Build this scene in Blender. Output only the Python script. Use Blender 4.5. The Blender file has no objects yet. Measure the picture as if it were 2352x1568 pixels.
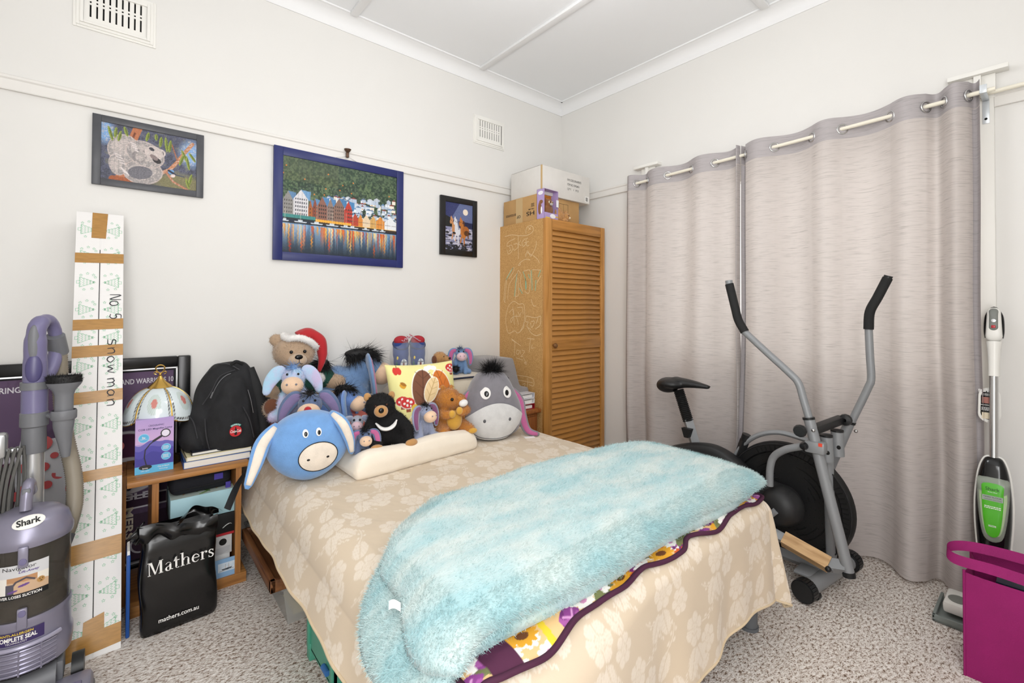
import bpy, bmesh, math, random
import numpy as np
from mathutils import Vector, Matrix, Euler

# ------------------------------------------------------------------ camera, world, lights, exposure
SC = bpy.context.scene
COL = SC.collection
PI = math.pi
# camera: 16 mm class lens, level to within a degree, lens shifted down (calibrated from the room's vanishing points)
F_PX, YAW, PITCH, ROLL, CY = 1056.70, 0.70226, 0.014033, 0.004071, 693.287
CAM = Vector((-2.906, -2.776, 1.22))
_fw = Vector((math.sin(YAW)*math.cos(PITCH), math.cos(YAW)*math.cos(PITCH), math.sin(PITCH)))
_r0 = Vector((math.cos(YAW), -math.sin(YAW), 0)); _u0 = _r0.cross(_fw)
_rt = _r0*math.cos(ROLL) + _u0*math.sin(ROLL); _up = -_r0*math.sin(ROLL) + _u0*math.cos(ROLL)
cam_d = bpy.data.cameras.new('camera'); cam = bpy.data.objects.new('camera', cam_d); COL.objects.link(cam)
cam.matrix_world = Matrix(((_rt.x, _up.x, -_fw.x, CAM.x), (_rt.y, _up.y, -_fw.y, CAM.y), (_rt.z, _up.z, -_fw.z, CAM.z), (0, 0, 0, 1)))
cam_d.sensor_width = 36.0; cam_d.lens = 36.0*F_PX/2352; cam_d.shift_y = -(784-CY)/2352; cam_d.clip_start = 0.05
SC.camera = cam

world = bpy.data.worlds.new('daylight'); SC.world = world; world.use_nodes = True
_bg = world.node_tree.nodes['Background']; _bg.inputs[0].default_value = (1.0, 0.965, 0.91, 1); _bg.inputs[1].default_value = 1.15

def area_light(name, loc, rot, size, power, col=(1, 1, 1), sy=None):
    d = bpy.data.lights.new(name, 'AREA'); d.energy = power; d.size = size; d.color = col
    if sy: d.shape = 'RECTANGLE'; d.size_y = sy
    o = bpy.data.objects.new(name, d); COL.objects.link(o); o.location = loc; o.rotation_euler = rot
    return o
# added unseen fills: one beside the camera, one overhead to lift the far corner
_pd = bpy.data.lights.new('camera_side_fill', 'POINT'); _pd.energy = 15; _pd.shadow_soft_size = 0.28; _pd.color = (0.985, 0.99, 1.0)
_po = bpy.data.objects.new('camera_side_fill', _pd); COL.objects.link(_po); _po.location = (-2.55, -2.95, 1.95)
_pl = bpy.data.lights.new('overhead_fill', 'POINT'); _pl.energy = 14; _pl.shadow_soft_size = 0.22; _pl.color = (0.97, 0.985, 1.0)
_pp = bpy.data.objects.new('overhead_fill', _pl); COL.objects.link(_pp); _pp.location = (-1.60, -1.60, 2.50)
# added area fill from behind the camera; the front wall has no opening
area_light('front_fill', (-3.05, -3.42, 1.40), (math.radians(84), 0, math.radians(-26)), 1.1, 50, (0.985, 0.99, 1.0), 2.1)
SC.view_settings.view_transform = 'Standard'; SC.view_settings.look = 'None'
SC.view_settings.gamma = 1.0; SC.view_settings.use_curve_mapping = False
SC.view_settings.exposure = 0.31
SC.cycles.use_light_tree = False; SC.cycles.max_bounces = 7; SC.cycles.diffuse_bounces = 4; SC.cycles.glossy_bounces = 3; SC.cycles.transmission_bounces = 4; SC.cycles.transparent_max_bounces = 8
SC.cycles.caustics_reflective = False; SC.cycles.caustics_refractive = False

# ------------------------------------------------------------------ helpers
def ray(px, py): return _fw + _rt*((px-1176)/F_PX) - _up*((py-CY)/F_PX)
def onp(px, py, ax, val):
    d = ray(px, py); return CAM + d*((val-CAM[ax])/d[ax])
def wb(px, py, y=0.0): return onp(px, py, 1, y)     # on a plane parallel to the back wall
def wr(px, py, x=0.0): return onp(px, py, 0, x)     # on a plane parallel to the right wall
def fl(px, py, z=0.0): return onp(px, py, 2, z)     # on a horizontal plane
def lin(c):
    c = np.asarray(c, float)
    return np.where(c <= 0.04045, c/12.92, ((c+0.055)/1.055)**2.4)
def rgb(h):
    if isinstance(h, str):
        h = h.lstrip('#'); h = [int(h[i:i+2], 16)/255 for i in (0, 2, 4)]
    return tuple(float(q) for q in lin(h)) + (1.0,)

def nt(m): return m.node_tree.nodes, m.node_tree.links
MATS = {}
def mat(name, col, rough=0.6, metal=0.0, spec=0.5, bump=0.0, bscale=300.0, var=0.0, vscale=8.0, stretch=None, sheen=0.0, trans=0.0, alpha=1.0, coat=0.0, col2=None, ior=1.45):
    """plain procedural surface: colour with optional soft variation and fine relief"""
    if name in MATS: return MATS[name]
    m = bpy.data.materials.new(name); m.use_nodes = True; N, L = nt(m); b = N['Principled BSDF']
    b.inputs['Base Color'].default_value = rgb(col); b.inputs['Roughness'].default_value = rough
    b.inputs['Metallic'].default_value = metal; b.inputs['Specular IOR Level'].default_value = spec
    b.inputs['IOR'].default_value = ior
    if sheen: b.inputs['Sheen Weight'].default_value = sheen; b.inputs['Sheen Roughness'].default_value = 0.5
    if trans: b.inputs['Transmission Weight'].default_value = trans
    if coat: b.inputs['Coat Weight'].default_value = coat
    if alpha < 1: b.inputs['Alpha'].default_value = alpha
    if var or bump or col2:
        tc = N.new('ShaderNodeTexCoord'); mp = N.new('ShaderNodeMapping'); L.new(tc.outputs['Object'], mp.inputs[0])
        if stretch: mp.inputs['Scale'].default_value = stretch
    if var or col2:
        n = N.new('ShaderNodeTexNoise'); n.inputs['Scale'].default_value = vscale; n.inputs['Detail'].default_value = 5
        L.new(mp.outputs[0], n.inputs[0])
        mx = N.new('ShaderNodeMix'); mx.data_type = 'RGBA'
        c = np.array(rgb(col)[:3])
        a2 = rgb(col2) if col2 else tuple(np.clip(c*(1-var), 0, 1)) + (1,)
        a1 = rgb(col) if col2 else tuple(np.clip(c*(1+var), 0, 1)) + (1,)
        rp = N.new('ShaderNodeMapRange'); rp.inputs['From Min'].default_value = 0.35; rp.inputs['From Max'].default_value = 0.65
        L.new(n.outputs[0], rp.inputs[0]); L.new(rp.outputs[0], mx.inputs['Factor'])
        mx.inputs['A'].default_value = a2; mx.inputs['B'].default_value = a1
        L.new(mx.outputs['Result'], b.inputs['Base Color'])
    if bump:
        n2 = N.new('ShaderNodeTexNoise'); n2.inputs['Scale'].default_value = bscale; n2.inputs['Detail'].default_value = 3
        L.new(mp.outputs[0], n2.inputs[0])
        bp = N.new('ShaderNodeBump'); bp.inputs['Strength'].default_value = bump; bp.inputs['Distance'].default_value = 0.003
        L.new(n2.outputs[0], bp.inputs['Height']); L.new(bp.outputs[0], b.inputs['Normal'])
    MATS[name] = m; return m

def print_mat(name, rough=0.5, bump=0.0, bscale=400.0, sheen=0.0, coat=0.0, alpha=1.0):
    """flat print: colour read from the painted surface's own colour attribute"""
    if name in MATS: return MATS[name]
    m = mat(name, '#808080', rough, bump=bump, bscale=bscale, sheen=sheen, coat=coat); N, L = nt(m)
    a = N.new('ShaderNodeAttribute'); a.attribute_name = 'Col'
    L.new(a.outputs['Color'], N['Principled BSDF'].inputs['Base Color']); return m

def wood_mat(name, c1, c2, axis=2, scale=1.0, rough=0.45, bump=0.15):
    """timber grain running along the given axis"""
    if name in MATS: return MATS[name]
    m = bpy.data.materials.new(name); m.use_nodes = True; N, L = nt(m); b = N['Principled BSDF']
    tc = N.new('ShaderNodeTexCoord'); mp = N.new('ShaderNodeMapping'); L.new(tc.outputs['Object'], mp.inputs[0])
    s = [38*scale]*3; s[axis] = 2.2*scale; mp.inputs['Scale'].default_value = s
    n = N.new('ShaderNodeTexNoise'); n.inputs['Scale'].default_value = 1.0; n.inputs['Detail'].default_value = 7; n.inputs['Distortion'].default_value = 0.6
    L.new(mp.outputs[0], n.inputs[0])
    n2 = N.new('ShaderNodeTexNoise'); n2.inputs['Scale'].default_value = 4.0*scale; n2.inputs['Detail'].default_value = 2; L.new(tc.outputs['Object'], n2.inputs[0])
    ad = N.new('ShaderNodeMath'); ad.operation = 'MULTIPLY_ADD'; ad.inputs[1].default_value = 0.35; L.new(n2.outputs[0], ad.inputs[0]); L.new(n.outputs[0], ad.inputs[2])
    cr = N.new('ShaderNodeValToRGB'); cr.color_ramp.elements[0].position = 0.52; cr.color_ramp.elements[1].position = 0.82
    cr.color_ramp.elements[0].color = rgb(c2); cr.color_ramp.elements[1].color = rgb(c1)
    L.new(ad.outputs[0], cr.inputs[0]); L.new(cr.outputs[0], b.inputs['Base Color']); b.inputs['Roughness'].default_value = rough
    bp = N.new('ShaderNodeBump'); bp.inputs['Strength'].default_value = bump; bp.inputs['Distance'].default_value = 0.002
    L.new(n.outputs[0], bp.inputs['Height']); L.new(bp.outputs[0], b.inputs['Normal'])
    MATS[name] = m; return m

def T(x=0, y=0, z=0): return Matrix.Translation((x, y, z))
def Rz(a): return Matrix.Rotation(a, 4, 'Z')
def Rx(a): return Matrix.Rotation(a, 4, 'X')
def Ry(a): return Matrix.Rotation(a, 4, 'Y')
def D(a): return math.radians(a)
def smooth_path(pts, n=8, closed=False):
    P = [Vector(p) for p in pts]; out = []; m = len(P)
    rng = range(m if closed else m-1)
    for i in rng:
        p0 = P[i-1] if (i > 0 or closed) else P[0]*2-P[1]
        p1 = P[i]; p2 = P[(i+1) % m]
        p3 = P[(i+2) % m] if (i+2 < m or closed) else p2*2-p1
        for k in range(n):
            t = k/n
            out.append(0.5*((2*p1)+(p2-p0)*t+(2*p0-5*p1+4*p2-p3)*t*t+(3*p1-p0-3*p2+p3)*t**3))
    if not closed: out.append(P[-1].copy())
    return out

class MB:
    """collects shapes into one mesh"""
    def __init__(s): s.v = []; s.f = []
    def add(s, vs, fs, M=None):
        o = len(s.v)
        if M is not None: vs = [M @ Vector(v) for v in vs]
        s.v.extend([tuple(v) for v in vs]); s.f.extend([tuple(i+o for i in f) for f in fs]); return s
    def bm(s, bm, M=None):
        bm.verts.index_update(); s.add([v.co.copy() for v in bm.verts], [[v.index for v in f.verts] for f in bm.faces], M); bm.free(); return s
    def box(s, c, d, bev=0.0, M=None, seg=2):
        bm = bmesh.new(); bmesh.ops.create_cube(bm, size=1.0)
        bmesh.ops.scale(bm, vec=d, verts=bm.verts)
        if bev: bmesh.ops.bevel(bm, geom=bm.edges[:], offset=bev, segments=seg, affect='EDGES', profile=0.5)
        bmesh.ops.translate(bm, vec=c, verts=bm.verts); return s.bm(bm, M)
    def bx(s, x0, x1, y0, y1, z0, z1, bev=0.0, M=None):
        return s.box(((x0+x1)/2, (y0+y1)/2, (z0+z1)/2), (abs(x1-x0), abs(y1-y0), abs(z1-z0)), bev, M)
    def tube(s, path, r, n=10, M=None, closed=False, caps=True, flat=1.0):
        P = [Vector(p) for p in path]; m = len(P)
        R = r if hasattr(r, '__len__') else [r]*m
        tg = []
        for i in range(m):
            a = P[i-1] if (i > 0 or closed) else P[i]; b = P[(i+1) % m] if (i < m-1 or closed) else P[i]
            tg.append((b-a).normalized())
        ref = Vector((0, 0, 1)) if abs(tg[0].z) < 0.9 else Vector((1, 0, 0))
        u = tg[0].cross(ref).normalized(); vs = []; fs = []
        for i in range(m):
            u = (u - tg[i]*u.dot(tg[i])).normalized(); w = tg[i].cross(u)
            for k in range(n):
                a = 2*PI*k/n; vs.append(P[i] + (u*math.cos(a) + w*math.sin(a)*flat)*R[i])
        lim = m if closed else m-1
        for i in range(lim):
            j = (i+1) % m
            for k in range(n): fs.append((i*n+k, i*n+(k+1) % n, j*n+(k+1) % n, j*n+k))
        if caps and not closed: fs.append(tuple(range(n-1, -1, -1))); fs.append(tuple((m-1)*n+k for k in range(n)))
        return s.add(vs, fs, M)
    def lathe(s, prof, n=24, M=None, a0=0.0, a1=2*PI):
        full = abs(a1-a0-2*PI) < 1e-6; vs = []; fs = []; m = n if full else n+1
        for (r, z) in prof:
            for k in range(m):
                a = a0+(a1-a0)*k/n; vs.append((r*math.cos(a), r*math.sin(a), z))
        for i in range(len(prof)-1):
            for k in range(n):
                k2 = (k+1) % m
                fs.append((i*m+k, i*m+k2, (i+1)*m+k2, (i+1)*m+k))
        return s.add(vs, fs, M)
    def prism(s, pts, z0, z1, M=None):
        n = len(pts); vs = [(p[0], p[1], z0) for p in pts]+[(p[0], p[1], z1) for p in pts]
        fs = [tuple(range(n-1, -1, -1)), tuple(range(n, 2*n))]+[(i, (i+1) % n, n+(i+1) % n, n+i) for i in range(n)]
        return s.add(vs, fs, M)
    def ell(s, c, r, M=None, nu=20, nv=12, rot=None):
        if not hasattr(r, '__len__'): r = (r, r, r)
        vs = [(0, 0, 1)]; fs = []
        for j in range(1, nv):
            t = PI*j/nv
            for i in range(nu): vs.append((math.sin(t)*math.cos(2*PI*i/nu), math.sin(t)*math.sin(2*PI*i/nu), math.cos(t)))
        vs.append((0, 0, -1))
        for i in range(nu): fs.append((0, 1+i, 1+(i+1) % nu))
        for j in range(nv-2):
            for i in range(nu): fs.append((1+j*nu+i, 1+(j+1)*nu+i, 1+(j+1)*nu+(i+1) % nu, 1+j*nu+(i+1) % nu))
        l = len(vs)-1
        for i in range(nu): fs.append((l, 1+(nv-2)*nu+(i+1) % nu, 1+(nv-2)*nu+i))
        Q = Euler(rot).to_matrix().to_4x4() if rot is not None else Matrix()
        X = T(*c) @ Q @ Matrix.Diagonal((*r, 1)); X = (M @ X) if M is not None else X
        return s.add(vs, fs, X)
    def torus(s, c, R, r, M=None, n=24, m=8):
        pts = [(c[0]+R*math.cos(2*PI*k/n), c[1]+R*math.sin(2*PI*k/n), c[2]) for k in range(n)]
        return s.tube(pts, r, m, M, closed=True)
    def grid(s, fn, nu, nv, M=None, closed_u=False):
        vs = [fn(i/(nu if closed_u else nu-1), j/(nv-1)) for j in range(nv) for i in range(nu)]; fs = []
        for j in range(nv-1):
            for i in range(nu if closed_u else nu-1):
                i2 = (i+1) % nu; fs.append((j*nu+i, j*nu+i2, (j+1)*nu+i2, (j+1)*nu+i))
        return s.add(vs, fs, M)
    def puff(s, outline, t, c=None, rings=7, M=None, pw=2.2, back=1.0, shift=None):
        """a stuffed shape: star-shaped outline in XZ, rounded out along Y by t (front is -Y)"""
        P = [Vector((p[0], p[-1])) for p in outline]; n = len(P)
        C = Vector(c) if c is not None else sum(P, Vector((0, 0)))/n
        vs = []; fs = []
        for side, k in ((-1, 1.0), (1, back)):
            o = len(vs)
            for j in range(rings+1):
                q = math.sin(PI/2*(1-j/rings))
                h = t*k*(max(0.0, 1-q**pw))**(1/pw)
                for p in P:
                    w = C+(p-C)*q
                    vs.append((w.x, side*h, w.y))
            for j in range(rings):
                for i in range(n):
                    a, b, c2, d = o+j*n+i, o+j*n+(i+1) % n, o+(j+1)*n+(i+1) % n, o+(j+1)*n+i
                    fs.append((a, b, c2, d) if side < 0 else (d, c2, b, a))
        return s.add(vs, fs, M)
    def mesh(s, name='m', angle=40, merge=True):
        me = bpy.data.meshes.new(name); me.from_pydata(s.v, [], s.f)
        if merge:
            bm = bmesh.new(); bm.from_mesh(me); bmesh.ops.remove_doubles(bm, verts=bm.verts, dist=1e-6)
            bmesh.ops.dissolve_degenerate(bm, dist=1e-7, edges=bm.edges); bmesh.ops.recalc_face_normals(bm, faces=bm.faces); bm.to_mesh(me); bm.free()
        me.shade_smooth()
        if angle < 180: me.set_sharp_from_angle(angle=math.radians(angle))
        return me

def link(name, me, m, parent=None, M=None):
    o = bpy.data.objects.new(name, me); COL.objects.link(o)
    if m is not None:
        me.materials.clear(); me.materials.append(m)
    if parent is not None: o.parent = parent
    if M is not None: o.matrix_local = M
    return o
def part(name, mb, m, parent=None, angle=40, M=None, label=None):
    o = link(name, mb.mesh(name, angle) if isinstance(mb, MB) else mb, m, parent, M)
    if label: o['label'] = label
    return o
def thing(name, label, cat, loc=(0, 0, 0), rz=0.0, group=None, rot=None):
    o = bpy.data.objects.new(name, None); o.empty_display_size = 0.05; COL.objects.link(o)
    o.location = loc; o.rotation_euler = rot if rot is not None else (0, 0, rz)
    tag(o, label, cat, group); return o
def tag(o, label, cat, group=None):
    o['label'] = label; o['category'] = cat
    if group: o['group'] = group
    return o
def struct(name, mb, m, parent=None, angle=40):
    o = part(name, mb, m, parent, angle)
    if parent is None: o['kind'] = 'structure'
    return o
def stuff(o): o['kind'] = 'stuff'; return o

WORK = bpy.data.scenes.new('workbench')          # shapes are evaluated here one at a time, away from the growing room
def evaluated(o):
    with bpy.context.temp_override(scene=WORK, view_layer=WORK.view_layers[0]):
        dg = bpy.context.evaluated_depsgraph_get(); return bpy.data.meshes.new_from_object(o.evaluated_get(dg))
def blob(mb, voxel=0.006, smooth=6):
    """fuse overlapping volumes into one continuous skin"""
    me = mb.mesh('tmp', 180); o = bpy.data.objects.new('tmp', me); WORK.collection.objects.link(o)
    r = o.modifiers.new('r', 'REMESH'); r.mode = 'VOXEL'; r.voxel_size = voxel
    if smooth:
        k = o.modifiers.new('s', 'SMOOTH'); k.factor = 0.5; k.iterations = smooth
    out = evaluated(o); bpy.data.objects.remove(o); bpy.data.meshes.remove(me); out.shade_smooth(); return out
def fur(name, me, n, length, width, m, parent, seed=1, droop=0.2, mess=0.5, keep=None, comb=None):
    """short pile: thin single hairs standing on a surface"""
    rs = np.random.RandomState(seed); me.calc_loop_triangles(); nt_ = len(me.loop_triangles)
    tv = np.empty(nt_*3, np.int32); me.loop_triangles.foreach_get('vertices', tv); tv = tv.reshape(-1, 3)
    co = np.empty(len(me.vertices)*3, np.float32); me.vertices.foreach_get('co', co); co = co.reshape(-1, 3)
    A, B, C = co[tv[:, 0]], co[tv[:, 1]], co[tv[:, 2]]; nr = np.cross(B-A, C-A); ar = np.linalg.norm(nr, axis=1); nr = nr/np.maximum(ar, 1e-12)[:, None]
    if keep is not None: ar = ar*keep((A+B+C)/3)
    pick = rs.choice(nt_, n, p=ar/ar.sum()); u = rs.rand(n, 1); v = rs.rand(n, 1); fl_ = (u+v) > 1; u = np.where(fl_, 1-u, u); v = np.where(fl_, 1-v, v)
    p = A[pick]+(B-A)[pick]*u+(C-A)[pick]*v; N = nr[pick]
    d = N+rs.randn(n, 3)*mess+np.array([0, 0, -droop])
    if comb is not None: d = d+np.array(comb)
    d /= np.linalg.norm(d, axis=1)[:, None]
    sd = np.cross(d, rs.randn(n, 3)); sd /= np.linalg.norm(sd, axis=1)[:, None]
    ln = length*(0.6+0.8*rs.rand(n, 1)); p = p-N*length*0.1
    V = np.empty((n, 3, 3)); V[:, 0] = p-sd*width/2; V[:, 1] = p+sd*width/2; V[:, 2] = p+d*ln
    out = bpy.data.meshes.new(name); out.vertices.add(n*3); out.vertices.foreach_set('co', V.ravel())
    out.loops.add(n*3); out.loops.foreach_set('vertex_index', np.arange(n*3)); out.polygons.add(n)
    out.polygons.foreach_set('loop_start', np.arange(n)*3); out.update(calc_edges=True); out.validate()
    return stuff(link(name, out, m, parent))

def text(body, m, parent, M, w=None, h=None, extrude=0.0003, shear=0.0, bold=0.0, align='CENTER', warp=None, name='lettering', spacing=1.0):
    """raised or printed lettering, fitted to width w and/or height h, lying in local XY facing +Z before M"""
    cu = bpy.data.curves.new('t', 'FONT'); cu.body = body; cu.size = 1.0; cu.align_x = align; cu.align_y = 'CENTER'
    cu.shear = shear; cu.offset = bold; cu.space_character = spacing; cu.resolution_u = 3
    o = bpy.data.objects.new('t', cu); WORK.collection.objects.link(o); me = evaluated(o); bpy.data.objects.remove(o); bpy.data.curves.remove(cu)
    n = len(me.vertices); co = np.empty(n*3); me.vertices.foreach_get('co', co); co = co.reshape(-1, 3)
    ext = np.ptp(co, axis=0); sx = sy = 1.0
    if w and h: sx, sy = w/ext[0], h/ext[1]
    elif w: sx = sy = w/ext[0]
    elif h: sx = sy = h/ext[1]
    mid = (co.max(0)+co.min(0))/2
    if align == 'CENTER': co[:, 0] -= mid[0]
    co[:, 1] -= mid[1]
    co[:, 0] *= sx; co[:, 1] *= sy; co[:, 2] = extrude
    co = [M @ Vector(c) for c in co]
    if warp: co = [Vector(warp(c)) for c in co]
    me.vertices.foreach_set('co', np.array([tuple(c) for c in co]).ravel()); me.update()
    return link(name, me, m, parent)
FACE_NEG_Y = Rx(PI/2)                      # local XY sheet -> XZ, facing -Y
FACE_NEG_X = Rz(-PI/2) @ Rx(PI/2)          # sheet facing -X (its x runs towards -Y)

def ribbon(mb, pts, w, M=None, taper=False):
    """flat pen stroke in the XY plane"""
    P = [Vector((p[0], p[1], 0)) for p in pts]; m = len(P); vs = []; fs = []
    for i in range(m):
        a = P[max(i-1, 0)]; b = P[min(i+1, m-1)]; t = (b-a)
        t = t.normalized() if t.length > 1e-9 else Vector((1, 0, 0)); nn = Vector((-t.y, t.x, 0))
        ww = w*(0.55+0.45*math.sin(PI*(i+0.5)/m)) if taper else w
        vs += [P[i]+nn*ww/2, P[i]-nn*ww/2]
    for i in range(m-1): fs.append((2*i, 2*i+1, 2*i+3, 2*i+2))
    return mb.add(vs, fs, M)

def marks(parent, M, w, rows, m, h=.003, seed=1, name='fine_print'):
    """lines of print too small to read: short dashes"""
    mb = MB(); rs = random.Random(seed)
    for k in range(rows):
        x = -w/2
        while x < w/2-.002:
            l = w*rs.uniform(.05, .16); l = min(l, w/2-x); ribbon(mb, [(x, -k*h*2), (x+l, -k*h*2)], h, M); x += l+w*.03
    return stuff(part(name, mb, m, parent))

# ---- painting flat prints: a small raster painter whose pixels become a finely divided sheet
class Paint:
    def __init__(s, w, h, col):
        s.w, s.h = w, h; s.a = np.zeros((h, w, 3)); s.a[:] = s.c(col)
        s.Y, s.X = np.mgrid[0:h, 0:w]; s.X = (s.X+0.5)/w; s.Y = (s.Y+0.5)/h; s.asp = w/h
        s.rs = np.random.RandomState(3)
    def c(s, col):
        if isinstance(col, str): col = col.lstrip('#'); return np.array([int(col[i:i+2], 16)/255 for i in (0, 2, 4)])
        return np.array(col, float)
    def put(s, m, col, k=1.0):
        m = np.clip(m.astype(float)*k, 0, 1)[..., None]; s.a = s.a*(1-m)+s.c(col)*m; return s
    def ell(s, x, y, rx, ry, col, rot=0.0, k=1.0, soft=0.0):
        R = max(rx*s.asp, ry)*(1.06+soft); j0, j1 = max(0, int((y-R)*s.h)), min(s.h, int((y+R)*s.h)+2); i0, i1 = max(0, int((x-R/s.asp)*s.w)), min(s.w, int((x+R/s.asp)*s.w)+2)
        if j1 <= j0 or i1 <= i0: return s
        w = (slice(j0, j1), slice(i0, i1)); dx = (s.X[w]-x)*s.asp; dy = s.Y[w]-y; c, q = math.cos(rot), math.sin(rot)
        d = np.sqrt(((dx*c+dy*q)/(rx*s.asp))**2+((-dx*q+dy*c)/ry)**2)
        m = np.clip((1+soft-d)/max(soft, 0.04)*k, 0, min(1.0, k))[..., None]; s.a[w] = s.a[w]*(1-m)+s.c(col)*m; return s
    def rect(s, x0, y0, x1, y1, col, k=1.0): return s.put((s.X >= x0) & (s.X < x1) & (s.Y >= y0) & (s.Y < y1), col, k)
    def poly(s, pts, col, k=1.0):
        ins = np.zeros(s.X.shape, bool); n = len(pts)
        for i in range(n):
            x0, y0 = pts[i]; x1, y1 = pts[(i+1) % n]
            if y0 == y1: continue
            ins ^= ((s.Y >= min(y0, y1)) & (s.Y < max(y0, y1)) & (s.X < (x1-x0)*(s.Y-y0)/(y1-y0)+x0))
        return s.put(ins, col, k)
    def line(s, pts, wd, col, k=1.0):
        d = np.full(s.X.shape, 9.0)
        for (x0, y0), (x1, y1) in zip(pts[:-1], pts[1:]):
            ax, ay = x0*s.asp, y0; bx, by = (x1-x0)*s.asp, y1-y0; L2 = bx*bx+by*by+1e-12
            t = np.clip(((s.X*s.asp-ax)*bx+(s.Y-ay)*by)/L2, 0, 1)
            d = np.minimum(d, np.hypot(s.X*s.asp-ax-t*bx, s.Y-ay-t*by))
        return s.put(np.clip((wd/2-d)*s.h+0.5, 0, 1), col, k)
    def noise(s, scale, seed=0, oct=4, sx=1.0, sy=1.0):
        rs = np.random.RandomState(seed); out = np.zeros(s.X.shape); amp = 1.0; tot = 0
        for o in range(oct):
            gx, gy = max(2, int(scale*s.asp*sx)), max(2, int(scale*sy)); g = rs.rand(gy+2, gx+2)
            fx, fy = s.X*gx, s.Y*gy; ix, iy = fx.astype(int), fy.astype(int); tx, ty = fx-ix, fy-iy
            tx = tx*tx*(3-2*tx); ty = ty*ty*(3-2*ty)
            out += amp*((g[iy, ix]*(1-tx)+g[iy, ix+1]*tx)*(1-ty)+(g[iy+1, ix]*(1-tx)+g[iy+1, ix+1]*tx)*ty)
            tot += amp; amp *= 0.55; scale *= 2
        return out/tot
    def grain(s, amt, seed=1): s.a = np.clip(s.a+(np.random.RandomState(seed).rand(s.h, s.w, 1)-0.5)*amt, 0, 1); return s
    def sheet(s, name, w, h, m, parent, M, warp=None, thick=0.0):
        """the print as a w x h sheet centred on the origin of M's XY plane, facing +Z, row 0 at the top"""
        xs = (np.arange(s.w)/(s.w-1)-0.5)*w; ys = (0.5-np.arange(s.h)/(s.h-1))*h
        gx, gy = np.meshgrid(xs, ys); V = np.stack([gx, gy, np.full(gx.shape, thick)], -1).reshape(-1, 3)
        Mn = np.array(M); V = V@Mn[:3, :3].T+Mn[:3, 3]
        if warp is not None: V = warp(V)
        i = np.arange(s.w*s.h).reshape(s.h, s.w)
        q = np.stack([i[1:, :-1], i[1:, 1:], i[:-1, 1:], i[:-1, :-1]], -1).reshape(-1, 4)
        return link(name, color_mesh(name, V, q, lin(s.a.reshape(-1, 3))), m, parent)
def color_mesh(name, V, q, C):
    me = bpy.data.meshes.new(name); n = len(V); k = len(q)
    me.vertices.add(n); me.vertices.foreach_set('co', np.asarray(V, np.float32).ravel())
    me.loops.add(k*4); me.loops.foreach_set('vertex_index', q.ravel().astype(np.int32)); me.polygons.add(k)
    me.polygons.foreach_set('loop_start', np.arange(k)*4); me.update(calc_edges=True)
    at = me.color_attributes.new('Col', 'FLOAT_COLOR', 'POINT')
    at.data.foreach_set('color', np.concatenate([C, np.ones((n, 1))], 1).astype(np.float32).ravel())
    me.shade_smooth(); return me
def vnoise(x, y, seed=0):
    """smooth value noise for shaping cloth, any array of coordinates"""
    def hsh(i, j): return (np.sin(i*127.1+j*311.7+seed*74.7)*43758.5453) % 1.0
    ix, iy = np.floor(x), np.floor(y); tx, ty = x-ix, y-iy; tx = tx*tx*(3-2*tx); ty = ty*ty*(3-2*ty)
    return (hsh(ix, iy)*(1-tx)+hsh(ix+1, iy)*tx)*(1-ty)+(hsh(ix, iy+1)*(1-tx)+hsh(ix+1, iy+1)*tx)*ty
# ------------------------------------------------------------------ materials of the room
M_WALL = mat('wall_paint', '#e7e5e1', 0.75, bump=0.06, bscale=60, var=0.012, vscale=1.3)
M_TRIM = mat('trim_paint', '#e8e5e0', 0.5)
M_CORN = mat('cornice_paint', '#f3f3f3', 0.6)
M_CEIL = mat('ceiling_paint', '#f4f5f6', 0.8, var=0.01, vscale=0.8)
M_WHITE = mat('white_gloss_paint', '#f0eee8', 0.4)
M_DARK = mat('dark_void', '#141312', 0.9)
M_STEEL = mat('polished_steel', '#c9c9c9', 0.2, metal=1.0)
M_BLACK = mat('black_plastic', '#191a1b', 0.42)

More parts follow.
